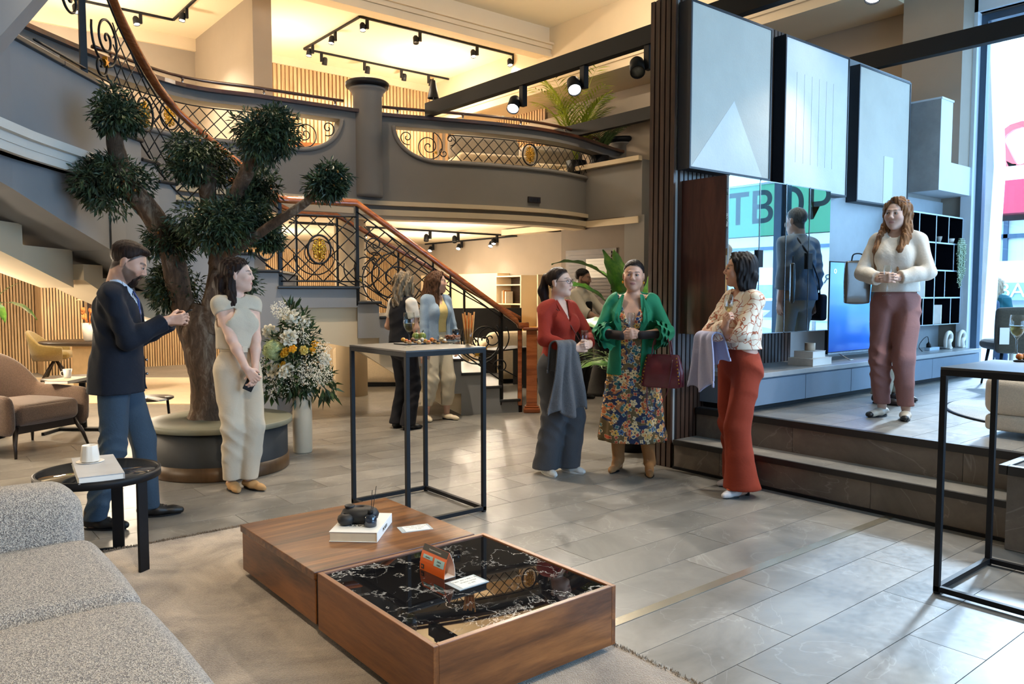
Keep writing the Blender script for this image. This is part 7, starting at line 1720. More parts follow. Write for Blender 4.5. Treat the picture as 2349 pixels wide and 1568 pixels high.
# ---- 7 woman in green blazer
def floral():
    """hand-painted look: big five-petal flowers and leaves scattered on an olive ground (pattern laid in the front plane)"""
    m, nt, b = nodes('floral_print'); v = coords(nt, rand=False); L = nt.links.new
    def mth(op, a, b_=None, c_=None):
        n = N(nt, 'ShaderNodeMath', operation=op)
        for i, q in enumerate((a, b_, c_)):
            if q is None: continue
            if isinstance(q, (int, float)): n.inputs[i].default_value = q
            else: L(q, n.inputs[i])
        return n.outputs[0]
    sp = N(nt, 'ShaderNodeSeparateXYZ'); L(v, sp.inputs[0]); cb = N(nt, 'ShaderNodeCombineXYZ'); L(mth('ADD', sp.outputs[0], mth('MULTIPLY', sp.outputs[1], .5)), cb.inputs[0]); L(sp.outputs[2], cb.inputs[1])
    tn = N(nt, 'ShaderNodeTexNoise'); tn.inputs['Scale'].default_value = 14; L(v, tn.inputs['Vector']); ds = N(nt, 'ShaderNodeVectorMath', operation='MULTIPLY_ADD'); L(tn.outputs['Color'], ds.inputs[0]); ds.inputs[1].default_value = (.022, .022, 0); L(cb.outputs[0], ds.inputs[2]); P_ = ds.outputs[0]
    n1 = noise(nt, P_, 5.5, 2, .5, .8); base = ramp(nt, [(.40, lin(100, 82, 48)), (.47, lin(112, 92, 56)), (.50, lin(34, 48, 86)), (.58, lin(28, 40, 70)), (.61, lin(186, 116, 62)), (.70, lin(44, 98, 98))], n1)
    cur = base
    for sc_, pet, R_, pal, off in ((6.5, 5, .34, [lin(38, 96, 100), lin(206, 116, 64), lin(214, 172, 96), lin(40, 66, 120)], 0), (11, 5, .36, [lin(60, 96, 140), lin(222, 196, 142), lin(212, 96, 52), lin(222, 170, 70)], 3.7), (19, 4, .33, [lin(226, 206, 164), lin(196, 78, 40), lin(60, 120, 130), lin(230, 160, 80)], 7.3)):
        vo = N(nt, 'ShaderNodeTexVoronoi'); vo.voronoi_dimensions = '2D'; vo.inputs['Scale'].default_value = sc_; vo.inputs['Randomness'].default_value = .8; ad = N(nt, 'ShaderNodeVectorMath', operation='ADD'); L(P_, ad.inputs[0]); ad.inputs[1].default_value = (off, off*.7, 0); L(ad.outputs[0], vo.inputs['Vector'])
        lc = N(nt, 'ShaderNodeVectorMath', operation='SUBTRACT'); L(ad.outputs[0], lc.inputs[0]); L(vo.outputs['Position'], lc.inputs[1]); sl = N(nt, 'ShaderNodeSeparateXYZ'); L(lc.outputs[0], sl.inputs[0])
        se = N(nt, 'ShaderNodeSeparateColor'); L(vo.outputs['Color'], se.inputs[0]); th = mth('ADD', mth('ARCTAN2', sl.outputs[1], sl.outputs[0]), mth('MULTIPLY', se.outputs[1], 6.0))
        pr_ = mth('MULTIPLY_ADD', mth('ABSOLUTE', mth('COSINE', mth('MULTIPLY', th, pet*.5))), .55, .45); rad = mth('DIVIDE', mth('MULTIPLY', vo.outputs['Distance'], 1.0), mth('MULTIPLY', pr_, R_))
        cr = N(nt, 'ShaderNodeValToRGB'); cr.color_ramp.interpolation = 'CONSTANT'; e = cr.color_ramp.elements
        while len(e) < 4: e.new(.5)
        for i, c in enumerate(pal): e[i].position = i*.25; e[i].color = c4(c)
        L(se.outputs[0], cr.inputs[0]); inside = ramp(nt, [(.97, (1, 1, 1)), (1.0, (0, 0, 0))], rad); edge = ramp(nt, [(.80, (0, 0, 0)), (.84, (1, 1, 1)), (.97, (1, 1, 1)), (1.0, (0, 0, 0))], rad); core = ramp(nt, [(.22, (1, 1, 1)), (.26, (0, 0, 0))], rad)
        for fac, colr in ((inside, cr.outputs[0]), (edge, lin(226, 204, 160)), (core, lin(34, 34, 60))):
            mx = N(nt, 'ShaderNodeMix', data_type='RGBA'); fz = fac
            if sc_ < 8: fz = mth('MULTIPLY', fac, mth('GREATER_THAN', se.outputs[2], .30))
            L(fz, mx.inputs[0]); L(cur, mx.inputs[6])
            if isinstance(colr, tuple): mx.inputs[7].default_value = c4(colr)
            else: L(colr, mx.inputs[7])
            cur = mx.outputs[2]
    L(cur, b.inputs['Base Color']); b.inputs['Roughness'].default_value = .7; return m
FLO = floral(); GRN = fabric('green_blazer', lin(38, 132, 98), 220, .75, .06, .2, .35)
P = Person('w', 'woman in emerald green blazer over a colourful floral midi dress', footpos(1448, 1082), -6, 1.70, .158, 1.02, wrists=((.085, -.235, 1.13), (-.055, -.235, 1.12)), hands=[((-.85, -.35, .15), (-.2, .9, -.1), .85), ((.85, -.35, .12), (.2, .9, 0), .85)], hints=((1, .35, -.5), (-1, .35, -.5)), head=(3, 0, 2), feet=((.145, -.05), (-.115, .03)), toe=(8, 14),
    skin=(.56, .33, .24), lipc=(.44, .17, .15), browc=(.03, .02, .02), bust=1.3)
P.body(jaw=1.08); P.skirt(FLO, 1.10, .26, .150, .27, 9, .016, 'skirt', .74); P.top(FLO, 1.05, .010, 0, neck=('v', .27, .11), name='bodice', bust=1.3)
F_ = P.fld(.008, 1.0, 1.45); 
P.top(GRN, .80, .026, .70, .022, neck=('v', .34, .12), name='blazer', bust=1.3, open_=(.10, .07), waist_o=.0, amp=.003, flare=.02)
for sd in (1, -1): lapel(P, GRN, sd, [(.062, -.150, 1.08), (.135, -.140, 1.22), (.130, -.125, 1.29), (.150, -.105, 1.31), (.085, -.04, 1.44), (.062, -.055, 1.44), (.085, -.120, 1.28)])
F_ = Fld(P.lo, P.hi, .006, .006, .006)
for i in (0, 1): P.arm(F_, i, (.03, .034, .033, .029), .004, .99)
F_.fn(lambda x, y, z: z-1.16*P.k+.0*x+0*y-1e3*0)
fobj(F_, 'undersleeve', fabric('dark_sheer', lin(46, 38, 38), 200, .7), P.t)
for i in (0, 1):
    e, w_ = P.el[i], P.wr[i]; q = MB()
    for L_ in range(3):
        c = e+(w_-e)*(-.16+.15*L_); ax_ = (w_-e)/np.linalg.norm(w_-e); n = 48; vs = []; x = np.cross(ax_, (0, 0, 1)); x /= np.linalg.norm(x); y = np.cross(x, ax_)
        for k_ in range(6):
            for j in range(n):
                a = 2*math.pi*j/n; rr = .052+.016*L_*.4+.046*(k_/5)+.010*(k_/5)*math.sin(a*9+L_*2); cc = c+ax_*.085*k_/5+np.array((0, 0, -.012*k_/5)); vs.append(tuple(cc+x*rr*math.cos(a)+y*rr*math.sin(a)))
        q.add(vs, [(k_*n+j, k_*n+(j+1) % n, (k_+1)*n+(j+1) % n, (k_+1)*n+j) for k_ in range(5) for j in range(n)], True)
    q.build('ruffle', GRN, P.t)
P.hair(BLACKH, [('e', (0, .100, -.01), (.04, .035, .04), .02)], [], amp=.0008, lo=-.2, cap=.6, disp=.5)
for sg in (1, -1): MB().ball(tuple(P.hp(sg*.079, .004, -.05)), .007, 8, 6, (1, 1, 1.8)).build('earring', GOLD, P.t)
for i in (0, 1): P.shoe(fabric('suede_boot', lin(166, 122, 80), 120, .9), i, 'boot', name='boot')
w_ = world(P, (P.grip[0]+P.grip[1])/2+np.array((0, -.015, -.06))); fluteH('empty champagne flute held by the woman in the green blazer', w_, 0, 1.0)
# handbag hanging from her forearm
el = P.el[0]*.62+P.wr[0]*.38; w_ = world(P, el); BURG = M('burgundy_leather', lin(104, 34, 48), .28, var=.12, scale=5, coat=.3)
bx = thing('handbag', 'burgundy leather handbag with gold studs hanging from the forearm', 'handbag', (w_.x, w_.y, w_.z), P.t.rotation_euler.z+R(-12))
q = MB(); vs = []
for (z, hx, hy) in ((-.42, .125, .062), (-.41, .165, .072), (-.30, .160, .066), (-.17, .128, .030), (-.165, .120, .022)):
    for k_ in range(24):
        a = 2*math.pi*k_/24; c_, s_ = math.cos(a), math.sin(a); vs.append((hx*math.copysign(abs(c_)**.5, c_)+.05, hy*math.copysign(abs(s_)**.5, s_), z))
q.add(vs, [(r_*24+k_, r_*24+(k_+1) % 24, (r_+1)*24+(k_+1) % 24, (r_+1)*24+k_) for r_ in range(4) for k_ in range(24)]+[tuple(range(23, -1, -1)), tuple(96+k_ for k_ in range(24))], True); q.build('body', BURG, bx)
for y in (.03, -.03): MB().tube(smooth_path([(-.03, y, -.18), (-.015, y*.8, -.06), (.04, 0, .035), (.10, y*.8, -.06), (.12, y, -.18)], 6), .006, 8).build('handle', BURG, bx)
MB().tube(smooth_path([(.14, -.05, -.20), (.13, -.085, -.36), (.10, -.09, -.48), (.02, -.08, -.60), (-.05, -.06, -.58), (-.06, -.05, -.40)], 6), .007, 6, flat=.4).build('shoulder_strap', BURG, bx)
q = MB()
for sg in (-1, 1):
    for k_ in range(8): q.ball((.05+sg*(.118+.004*k_), -.045-.0035*k_, -.19-.027*k_), .006, 6, 4)
stuff(q.build('studs', GOLD, bx))
# ---- 8 woman in printed blouse
def lines_print(name, bg_, ln, sc=11):
    m, nt, b = nodes(name); v = coords(nt, rand=False); ds = N(nt, 'ShaderNodeVectorMath', operation='MULTIPLY_ADD'); tn = N(nt, 'ShaderNodeTexNoise'); tn.inputs['Scale'].default_value = 9; nt.links.new(v, tn.inputs['Vector']); nt.links.new(tn.outputs['Color'], ds.inputs[0]); ds.inputs[1].default_value = (.17, .17, .17); nt.links.new(v, ds.inputs[2])
    vo = N(nt, 'ShaderNodeTexVoronoi'); vo.feature = 'DISTANCE_TO_EDGE'; vo.inputs['Scale'].default_value = sc; nt.links.new(ds.outputs[0], vo.inputs['Vector'])
    nt.links.new(ramp(nt, [(.0, ln), (.028, ln), (.042, bg_)], vo.outputs['Distance']), b.inputs['Base Color']); b.inputs['Roughness'].default_value = .7; bump(nt, b, noise(nt, v, 6, 3), .3, .02); return m
P = Person('w', 'woman with dark bob in cream patterned blouse and rust flared trousers', footpos(1692, 1125), -52, 1.73, .152, .98, wrists=((-.05, -.21, 1.13), (.09, -.20, 1.19)), hands=[((-.95, -.2, .15), (0, .8, -.5), .6), ((.55, -.35, .75), (.1, .95, .1), .9)], hints=((1, -.1, -.6), (-1, -.1, -.6)), head=(-28, -3, 0), feet=((.13, -.10), (-.11, .08)), toe=(6, 16),
    skin=(.60, .34, .24), lipc=(.45, .16, .13), bust=1.1)
P.gaze = -.3; P.body(nose=1.05); RUST = fabric('rust_crepe', lin(138, 50, 28), 240, .8, .07, .2, .35)
P.trousers(RUST, 1.11, .055, (.108, .088, .096, .128), .006, f=22); P.top(lines_print('blouse_print', lin(228, 214, 194), lin(172, 92, 60), 13), 1.03, .018, .95, .020, neck=('v', .14, .06), name='blouse', amp=.0045, waist_o=.012)
for sd in (1, -1): lapel(P, MATS['blouse_print'], sd, [(.008, -.112, 1.34), (.05, -.10, 1.33), (.078, -.04, 1.43), (.056, -.03, 1.46)], 'collar')
P.hair(BLACKH, frame(1, .019, -.10, .002)+[('e', (0, .035, .0), (.086, .076, .080), .03), ('c', (.062, .03, -.02), (.070, .015, -.12), .024, .026, .03), ('c', (-.062, .03, -.02), (-.070, .015, -.12), .024, .026, .03), ('c', (-.04, .065, -.05), (-.04, .06, -.13), .045, .040, .04), ('c', (.04, .065, -.05), (.04, .06, -.13), .045, .040, .04)], FACECUT, amp=.0016, lo=-.24)
for sg in (1, -1): MB().ball(tuple(P.hp(sg*.076, -.008, -.052)), .007, 8, 6, (1, 1, 2)).build('earring', GOLD, P.t)
for i in (0, 1):
    o = P.shoe(M('shoe_silver', lin(206, 200, 200), .4), i, 'heel', sole=MATS['shoe_black']); a = P.ank[i]; an = P.toe[i]; c = (a[0]+math.sin(an)*.115, a[1]-math.cos(an)*.115, .062); MB().ball(c, .018, 10, 6, (1.5, .9, .4)).build('bow', M('bow_orange', lin(210, 82, 30), .5), o)
w_ = world(P, P.grip[1]+np.array((0, -.01, -.06))); fluteH('champagne flute held up by the woman in the patterned blouse', w_, .3, 1.05)
LAV = fabric('lavender_wool', lin(160, 162, 190), 200, .9, .05, .2, .5)
drape('coat', 'lavender jacket folded over the crossed arms of the woman in rust trousers', 'coat', P, (-.01, -.255, 1.10), .085, .15, .44, LAV, 3, .022, .6, .05, 2.1, .6)
# ---- 9 woman on the platform
P = Person('w', 'woman with long light brown hair in cream sweater and mauve trousers on the platform', footpos(2045, 957, .48), -14, 1.69, .155, .96, wrists=((.065, -.245, 1.09), (-.045, -.255, 1.08)), hands=[((-.85, -.45, .12), (-.3, .8, -.2), .8), ((.85, -.45, .10), (.2, .85, -.1), .75)], hints=((1, .3, -.7), (-1, .3, -.7)), head=(-10, 4, 3), feet=((.10, -.03), (-.08, .0)), toe=(12, 20),
    skin=(.62, .42, .34), lipc=(.48, .22, .20), browc=(.12, .08, .05), bust=1.1)
P.hairc = (.16, .09, .05); P.gaze = -.4; P.body(jaw=1.06); CRM = fabric('cream_sweater', lin(206, 200, 190), 140, .95, .05, .3, .5); MAU = fabric('mauve_trouser', lin(140, 100, 96), 240, .85, .07, .2, .5)
P.trousers(MAU, 1.02, .10, (.102, .080, .068, .060), .007, f=34, hipo=.012); P.top(CRM, .985, .024, .94, .024, neck=('round', .064), name='sweater', amp=.005, waist_o=.016)
P.hair(LIGHTB, frame(1, .019, -.10, .002)+[('c', (0, .06, .0), (0, .085, -.18), .072, .080, .04), ('c', (0, .085, -.18), (.03, .085, -.36), .085, .04, .04)]+[p for sg in (1, -1) for p in (('c', (sg*.078, -.006, -.09), (sg*.088, -.045, -.17), .026, .030, .02), ('c', (sg*.088, -.045, -.17), (sg*.086, -.096, -.26), .030, .027, .02), ('c', (sg*.086, -.096, -.26), (sg*.080, -.118, -.40), .028, .013, .02), ('c', (sg*.07, .03, -.08), (sg*.10, .0, -.20), .03, .03, .03))], FACECUT, amp=.0024, lo=-.55)
specs(P, gl, up=.078, yo=.035, name='glasses_on_head')
for i in (0, 1):
    o = P.shoe(M('ballet_cream', lin(196, 186, 170), .5), i, 'flat'); a = P.ank[i]; an = P.toe[i]; c = (a[0]+math.sin(an)*.150, a[1]-math.cos(an)*.150, .024); MB().ball(c, .031, 14, 8, (1, 1, .75)).build('toe_cap', MATS['shoe_black'], o)
w_ = world(P, (P.grip[0]+P.grip[1])/2+np.array((0, -.01, -.13))); fluteH('empty champagne flute held by the woman in the cream sweater', w_, 0, 1.0)
# ---- 10 man behind her, his back mirrored in the cabinet
mp = (6.91, 3.20, .4805)
P = Person('m', 'grey haired man in grey shirt hidden behind the woman in cream, mirrored in the cabinet', mp, 0, 1.78, .190, 1.10, wrists=((.20, .04, .86), (-.22, .0, .86)), hints=((.2, 1, -.2), (-.2, 1, -.2)), hands=None, head=(0, 6, 0), feet=((.14, -.02), (-.12, .02)), bust=0, skin=(.52, .32, .24), res=1.3, world_rot=R(8))
P.body(female=False, jaw=1.1); KH = fabric('khaki', lin(150, 144, 128), 220, .85); P.trousers(KH, 1.0, .08, (.100, .082, .078, .080), .005); P.top(fabric('grey_shirt', lin(112, 122, 132), 200, .85, .1, .3, .5), .86, .024, .80, .024, neck=('shirt', 0), bust=0, name='shirt', amp=.005, waist_o=.015)
P.hair(GREYH, [], SHORTCUT, amp=.0005, lo=-.16, cap=.3)
for i in (0, 1): P.shoe(M('shoe_brown', lin(40, 28, 26), .4), i, 'dress')
MB().tube([tuple(np.array(p)*P.k) for p in ((-.06, -.08, 1.45), (-.09, .06, 1.44), (-.03, .155, 1.28), (.10, .165, 1.05), (.21, .10, .92), (.22, -.02, .90))], .018, 8, flat=.35).build('bag_strap', BLK, P.t)
MB().rbox(.20, .30, -.14, .14, .70, .96, .03, 3).build('shoulder_bag', BLK, P.t)
t = thing('folder', 'brown glossy leather folder bag beside the woman in cream', 'bag', (PD(1966, 660, 6.75).x, PD(1966, 660, 6.75).y, PD(1966, 695, 6.75).z), YAW-1.57+.15)
MB().rbox(-.115, .115, -.02, .02, 0, .36, .012, 3, .01).build('body', M('bag_brown', lin(70, 58, 48), .25, var=.2, coat=.3), t); MB().tube(smooth_path([(-.06, 0, .35), (-.04, 0, .42), (.04, 0, .42), (.06, 0, .35)], 5), .006, 6).build('handle', BLK, t)
# ---- 11 passer-by outside, 12 man beyond the stairs
p = PD(2282, 700, 11.0)
P = Person('w', 'passer-by with grey blond hair, teal jacket and backpack outside the window', (p.x, p.y, 0), 150, 1.66, .165, 1.05, skin=(.62, .42, .34), res=1.5)
P.body(); P.trousers(fabric('blue_jeans', lin(40, 56, 80), 200), 1.0, .06, (.096, .076, .07, .07), .005); P.top(fabric('teal_jacket', lin(24, 78, 88), 160), .80, .034, .95, .03, neck=('shirt', 0), name='jacket')
P.hair(GREYB, frame()+[('c', (0, .06, .0), (0, .09, -.20), .085, .09, .04)], FACECUT, amp=.003, lo=-.35); MB().rbox(-.15, .15, .12, .26, .95, 1.36, .05, 4, .02).build('backpack', fabric('backpack_blue', lin(44, 60, 82), 140), P.t)
for i in (0, 1): P.shoe(MATS['shoe_black'], i, 'sneaker')
p = PD(668, 700, 12.4)
P = Person('m', 'man with a dark cap standing beyond the staircase, mostly hidden by it', (p.x, p.y, 0), 10, 1.78, .185, 1.08, bust=0, skin=(.56, .33, .22), res=1.6)
P.body(female=False); P.trousers(MATS['dark_trouser'], 1.0, .06, (.094, .072, .066, .064), .004); P.top(fabric('black_jacket', lin(28, 26, 30), 160), .90, .03, 1.0, .02, neck=('shirt', 0), name='jacket', bust=0)
MB().lathe([(.0, .115), (.05, .11), (.080, .085), (.088, .055), (.086, .045)], tuple(P.hc), 28, sy=1.18, cap=False).build('cap', BLK, P.t)
for i in (0, 1): P.shoe(MATS['shoe_black'], i, 'dress')
# ================================================================ BACKGROUND OBJECTS
# closet block with louvred door and pinned plans, right of the stairs
DT = M('dark_taupe', lin(104, 92, 80), .7, var=.04); LV = wood('louvre_wood', lin(44, 34, 28), lin(62, 48, 38), lin(78, 62, 50), 1, 8, .5, 6)
struct(MB().box(8.86, 10.1, 8.19, 9.63, 0, 2.62).build('wall_closet', DT))
d1 = struct(MB().box(8.84, 8.86, 8.35, 9.50, .1, 2.15).build('door_1', LV))
for i in range(14): MB().box(8.822, 8.842, 8.45, 9.42, 1.35+i*.055, 1.39+i*.055).build('louvre', LV, d1)
MB().lathe([(.02, 0), (.02, .04), (0, .045)], (0, 0, 0), 12, mtx=Matrix.Translation((8.84, 9.0, 1.2)) @ Matrix.Rotation(-math.pi/2, 4, 'Y')).build('knob', STEEL, d1)
a, b = PU(1343, 594, 8.80), PU(1390, 636, 8.80)
t = thing('wall_plan', 'white paper plan pinned to the dark louvred door behind the waiter', 'paper', (8.815, a.y, b.z)); MB().box(-.003, 0, b.y-a.y, 0, 0, a.z-b.z).build('sheet', PAPER, t)
for i in range(5): MB().box(-.0045, -.0031, (b.y-a.y)*.9, (b.y-a.y)*.1, .04+i*.055, .044+i*.055).build('print_line', M('print_faint', lin(170, 170, 165), .7), t)
# cream cabinet panel and display shelving along the rear of the window-side wall
t = thing('wall_cabinet', 'tall cream cabinet panel standing against the rear right wall', 'cabinet', (9.9, 14.0, 0)); MB().box(-.12, .2, -1.45, 1.45, 0, 1.86).build('body', M('cabinet_cream', lin(232, 212, 176), .6, var=.02), t); MB().box(-.125, -.12, -1.42, 1.42, .9, .905).build('joint', BLACK, t)
t = thing('display_unit', 'cream shelving unit with wooden backs and a yellow ledge behind the stair rail', 'shelf', (9.62, 11.6, 0))
WC = MATS['cabinet_cream']
for y in (0, .78): MB().box(0, .4, y, y+.03, 0, 1.80).build('upright', WC, t)
for z in (1.77, 1.60, 1.22): MB().box(0, .4, .03, .78, z, z+.025).build('board', WC, t)
MB().box(.38, .4, .03, .78, .2, 1.77).build('back', LV, t); MB().box(-.02, .4, -.9, .82, .70, .80).build('ledge', M('ledge_yellow', lin(226, 170, 46), .5), t); MB().box(0, .4, .03, .78, 0, .70).build('base', WC, t)
MB().box(0, .4, -.5, -.47, 0, 1.80).build('upright', WC, t)
for i, (y, z, h, cl) in enumerate(((.60, 1.245, .24, (222, 214, 196)), (.66, 1.245, .26, (190, 120, 50)), (.70, 1.245, .25, (230, 226, 214)), (.20, .80, .26, (228, 220, 200)), (.10, .80, .36, (238, 232, 220)))):
    q_ = thing('decor_book', ('pale', 'ochre', 'white', 'cream standing', 'tall white')[i]+' book on the %s of the display unit by the stairs' % ('upper shelf' if z > 1 else 'yellow ledge'), 'book', (9.72, 11.6+y, z)); MB().box(0, .18, 0, .035, 0, h).build('block', M('book_c%d' % i, lin(*cl), .6), q_)
revolve_thing('shelf_vase', 'small white vase on the yellow ledge of the display unit', 'vase', (9.75, 12.2, .801), [(0, 0), (.05, 0), (.08, .07), (.03, .16), (.04, .22)], CERW, 20)
# sofas under and beyond the stairs
def lounge(name, label, c, rz, w_, d_, m, h=.74):
    t = thing(name, label, 'sofa', (c.x, c.y, 0), rz); MB().rbox(-w_/2, w_/2, -d_/2, d_/2-.2, .08, .42, .08, 4, .02).build('seat', m, t); MB().rbox(-w_/2, w_/2, d_/2-.25, d_/2, .08, h, .10, 4, .02).build('backrest', m, t)
    for sg in (-1, 1): MB().rbox(sg*w_/2-.10, sg*w_/2+.10, -d_/2, d_/2, .08, h-.12, .08, 4, .01).build('armrest', m, t)
    MB().box(-w_/2+.1, w_/2-.1, -d_/2+.1, d_/2-.1, 0, .1).build('plinth', BLACK, t); return t
CRF = wool('cream_boucle', lin(226, 208, 178), .06, 140, .3)
lounge('sofa', 'cream sofa behind the pillar under the stairs', C(-1.75, 12.4), YAW-1.57+R(185), 1.9, .9, CRF)
lounge('sofa', 'cream bench sofa left of the pillar beyond the flowers', C(-3.45, 13.8), YAW-1.57+R(180), 1.9, .9, CRF, .9)
lounge('sofa', 'rounded cream sofa beyond the foot of the stairs', C(.05, 12.9), YAW-1.57+R(200), 1.2, .9, CRF, .82)
t = thing('screen_panel', 'large dark television panel beyond the lower stair railing', 'television', (C(-.55, 14.6).x, C(-.55, 14.6).y, .55), YAW-1.57+R(15)); MB().box(-.75, .75, -.03, .03, .0, .62).build('panel', BLACK, t); MB().box(-.3, .3, -.1, .1, -.55, 0).build('stand', BLACK, t)
t = thing('low_table', 'slim table with a dark glass top beyond the lower stairs', 'table', (C(-.1, 11.5).x, C(-.1, 11.5).y, 0), .3); MB().box(-.5, .5, -.2, .2, .62, .64).build('top', BLACK, t)
for x in (-.45, .45): MB().box(x-.02, x+.02, -.15, .15, 0, .62).build('leg', BLACK, t)
# high table with black stretch cloth, glasses
c = C(1.36, 11.2); t = thing('cocktail_table', 'tall cocktail table in a black stretch cover beside the waiter', 'table', (c.x, c.y, 0))
MB().lathe([(.40, 0), (.34, .04), (.20, .35), (.16, .6), (.24, .88), (.36, 1.05), (.36, 1.07), (0, 1.075)], (0, 0, 0), 40).build('cover', fabric('stretch_black', lin(26, 26, 30), 150, .7), t)
for i in range(9):
    p = (c.x+RGT.x*(-.27+.055*i)+FH.x*(-.08+.05*(i % 3)), c.y+RGT.y*(-.27+.055*i)+FH.y*(-.08+.05*(i % 3)), 1.076)
    t = thing('drink_glass', '%s glass from the left among those on the cocktail table' % ordn[i], 'glass', p, 0, 'glasses on the cocktail table'); MB().lathe([(.022, 0), (.026, .11), (.024, .11), (.020, .004), (0, .004)], (0, 0, 0), 14).build('glass', GLASS, t)
    if i < 2: MB().lathe([(0, .005), (.020, .005), (.0225, .06), (0, .06)], (0, 0, 0), 12).build('drink', M('orange_drink', lin(226, 130, 30), .2), t)
# ---- plants
BAN = leafmat('banana_leaf', lin(40, 84, 30), lin(66, 122, 40), lin(120, 160, 60), .35)
def bigleaf(q, base, d, L_, W_, droop=.6, fold=.15, n=14, tw=0):
    d = Vector(d).normalized(); s_ = d.cross(Vector((0, 0, 1)))
    if s_.length < .1: s_ = Vector((1, 0, 0))
    s_.normalize(); s_ = Matrix.Rotation(tw, 3, d) @ s_; P = Vector(base); vs = []; dd = d.copy()
    for i in range(n+1):
        t = i/n; w_ = W_*math.sin(math.pi*min(1, t*.94+.06))**.75*(1-.35*t); up = s_.cross(dd).normalized()
        wav = .05*W_*math.sin(i*1.9); vs += [P-s_*w_+up*(w_*fold+wav), P-s_*w_*.5+up*w_*fold*.35, P, P+s_*w_*.5+up*w_*fold*.35, P+s_*w_+up*(w_*fold-wav)]
        dd = (dd+Vector((0, 0, -droop/n))).normalized(); P = P+dd*(L_/n)
    q.add(vs, [(i*5+k, i*5+k+1, (i+1)*5+k+1, (i+1)*5+k) for i in range(n) for k in range(4)], True)
c = C(1.13, 7.15); t = thing('banana_plant', 'big leafed tropical plant in a black pot behind the green blazer', 'plant', (c.x, c.y, 0))
MB().lathe([(0, 0), (.18, 0), (.24, .30), (.22, .30), (.2, .26), (0, .26)], (0, 0, 0), 32).build('pot', BLACK, t)
rn = random.Random(3); q = MB()
lv = [(-.9, -.2, 1.7, 1.35, .60, .15, .75), (-.75, .2, 1.5, 1.55, .62, .16, .75), (-.35, -.3, 2.2, 1.25, .66, .15, .35), (-.2, .3, 2.4, 1.3, .6, .15, .3), (.3, 0, 2.2, 1.3, .6, .14, .5), (-.5, -.5, 1.2, 1.0, .52, .13, .9), (-.8, .5, 1.3, 1.1, .5, .12, 1.0), (.6, .3, 1.6, 1.1, .5, .12, .7), (-.45, 0, .9, .7, .5, .10, 1.2)]
for i, (x, y, z, h, L_, W_, dr) in enumerate(lv):
    d = RGT*x+FH*y+Vector((0, 0, z)); b_ = Vector((0, 0, .26)); tip = b_+d.normalized()*h*.85
    tip = Vector((RGT.x*x*.28+FH.x*y*.28, RGT.y*x*.28+FH.y*y*.28, h)); MB().tube([b_, b_.lerp(tip, .5)+Vector((0, 0, .06)), tip], [.012, .009, .006], 6).build('stem', BAN, t)
    q = MB(); bigleaf(q, tip, RGT*x+FH*y+Vector((0, 0, z*.55)), L_, W_*1.0, dr*1.5, .2, tw=rn.uniform(-.5, .5)); q.build('leaf', BAN, t)
def palm(name, label, c, z0, h, nf, L_, mat_, seed=1, pot=True, lift=1.0):
    t = thing(name, label, 'plant', (c.x, c.y, z0)); rn = random.Random(seed)
    MB().lathe([(0, 0), (.13, 0), (.17, .26), (.15, .26), (0, .22)], (0, 0, 0), 24).build('pot', BLACK, t)
    for i in range(nf):
        a = 2*math.pi*i/nf+rn.uniform(-.3, .3); d = Vector((math.cos(a)*.55, math.sin(a)*.55, lift*rn.uniform(.8, 1.6))).normalized(); P = Vector((0, 0, .2)); ln = L_*rn.uniform(.75, 1.1); pts = []; dd = d
        for k in range(13): pts.append(P.copy()); P = P+dd*ln/12; dd = (dd+Vector((0, 0, -.09-.012*k))).normalized()
        q = MB(); q.tube(pts, [.008-.0005*k for k in range(13)], 4)
        for k in range(3, 13):
            dr = (pts[k]-pts[k-1]).normalized(); sd = dr.cross(Vector((0, 0, 1))).normalized()
            for j in (0, .5):
                for sg in (-1, 1):
                    b_ = pts[k-1].lerp(pts[k], j); l2 = ln*.30*math.sin(math.pi*(k+1)/15)+.03; e = b_+(sd*sg+dr*.9).normalized()*l2+Vector((0, 0, -.25*l2)); m_ = b_.lerp(e, .5)+Vector((0, 0, .05*l2)); w_ = Vector((0, 0, 1)).cross(e-b_).normalized()*.013; q.add([b_, m_-w_, e, m_+w_], [(0, 1, 2, 3)])
        q.build('frond', mat_, t)
    return t
PLM = leafmat('palm_leaf', lin(110, 130, 36), lin(158, 172, 48), lin(206, 206, 84)); PLD = leafmat('palm_dark', lin(44, 66, 34), lin(74, 98, 48), lin(110, 128, 66))
c = PD(1322, 300, 12.9); palm('potted_palm', 'bright yellow green palm on the mezzanine behind the balcony end', c, 3.35, 1, 18, 1.55, PLM, 4, lift=2.2)
c = PD(1375, 300, 13.3); palm('potted_palm', 'small darker palm on the mezzanine next to the bright one', c, 3.5, 1, 12, .80, PLD, 9, lift=1.8)
c = C(1.45, 8.6); palm('potted_palm', 'dark green palm on the floor behind the woman in green', c, 0, 1, 12, 1.15, PLD, 6)
t = thing('leafy_plant', 'glossy broad leafed plant at the left edge', 'plant', (C(-5.25, 7.7).x, C(-5.25, 7.7).y, 0)); MB().lathe([(0, 0), (.15, 0), (.2, .35), (0, .3)], (0, 0, 0), 24).build('pot', BLACK, t)
for (x, y, z, L_, W_, dr) in ((1, 0, .5, .48, .075, 1.6), (.8, -.5, .4, .40, .07, 1.8), (.5, .3, 1, .35, .06, .9), (-.6, .2, .8, .4, .07, 1), (.2, -.4, 1, .4, .07, 1)):
    d = RGT*x+FH*y; tip = Vector((d.x*.12, d.y*.12, 1.33)); MB().tube([(0, 0, .3), (0, 0, .9), tip], .008, 6).build('stem', BAN, t); q = MB(); bigleaf(q, tip, d+Vector((0, 0, z)), L_, W_, dr, .12); q.build('leaf', BAN, t)
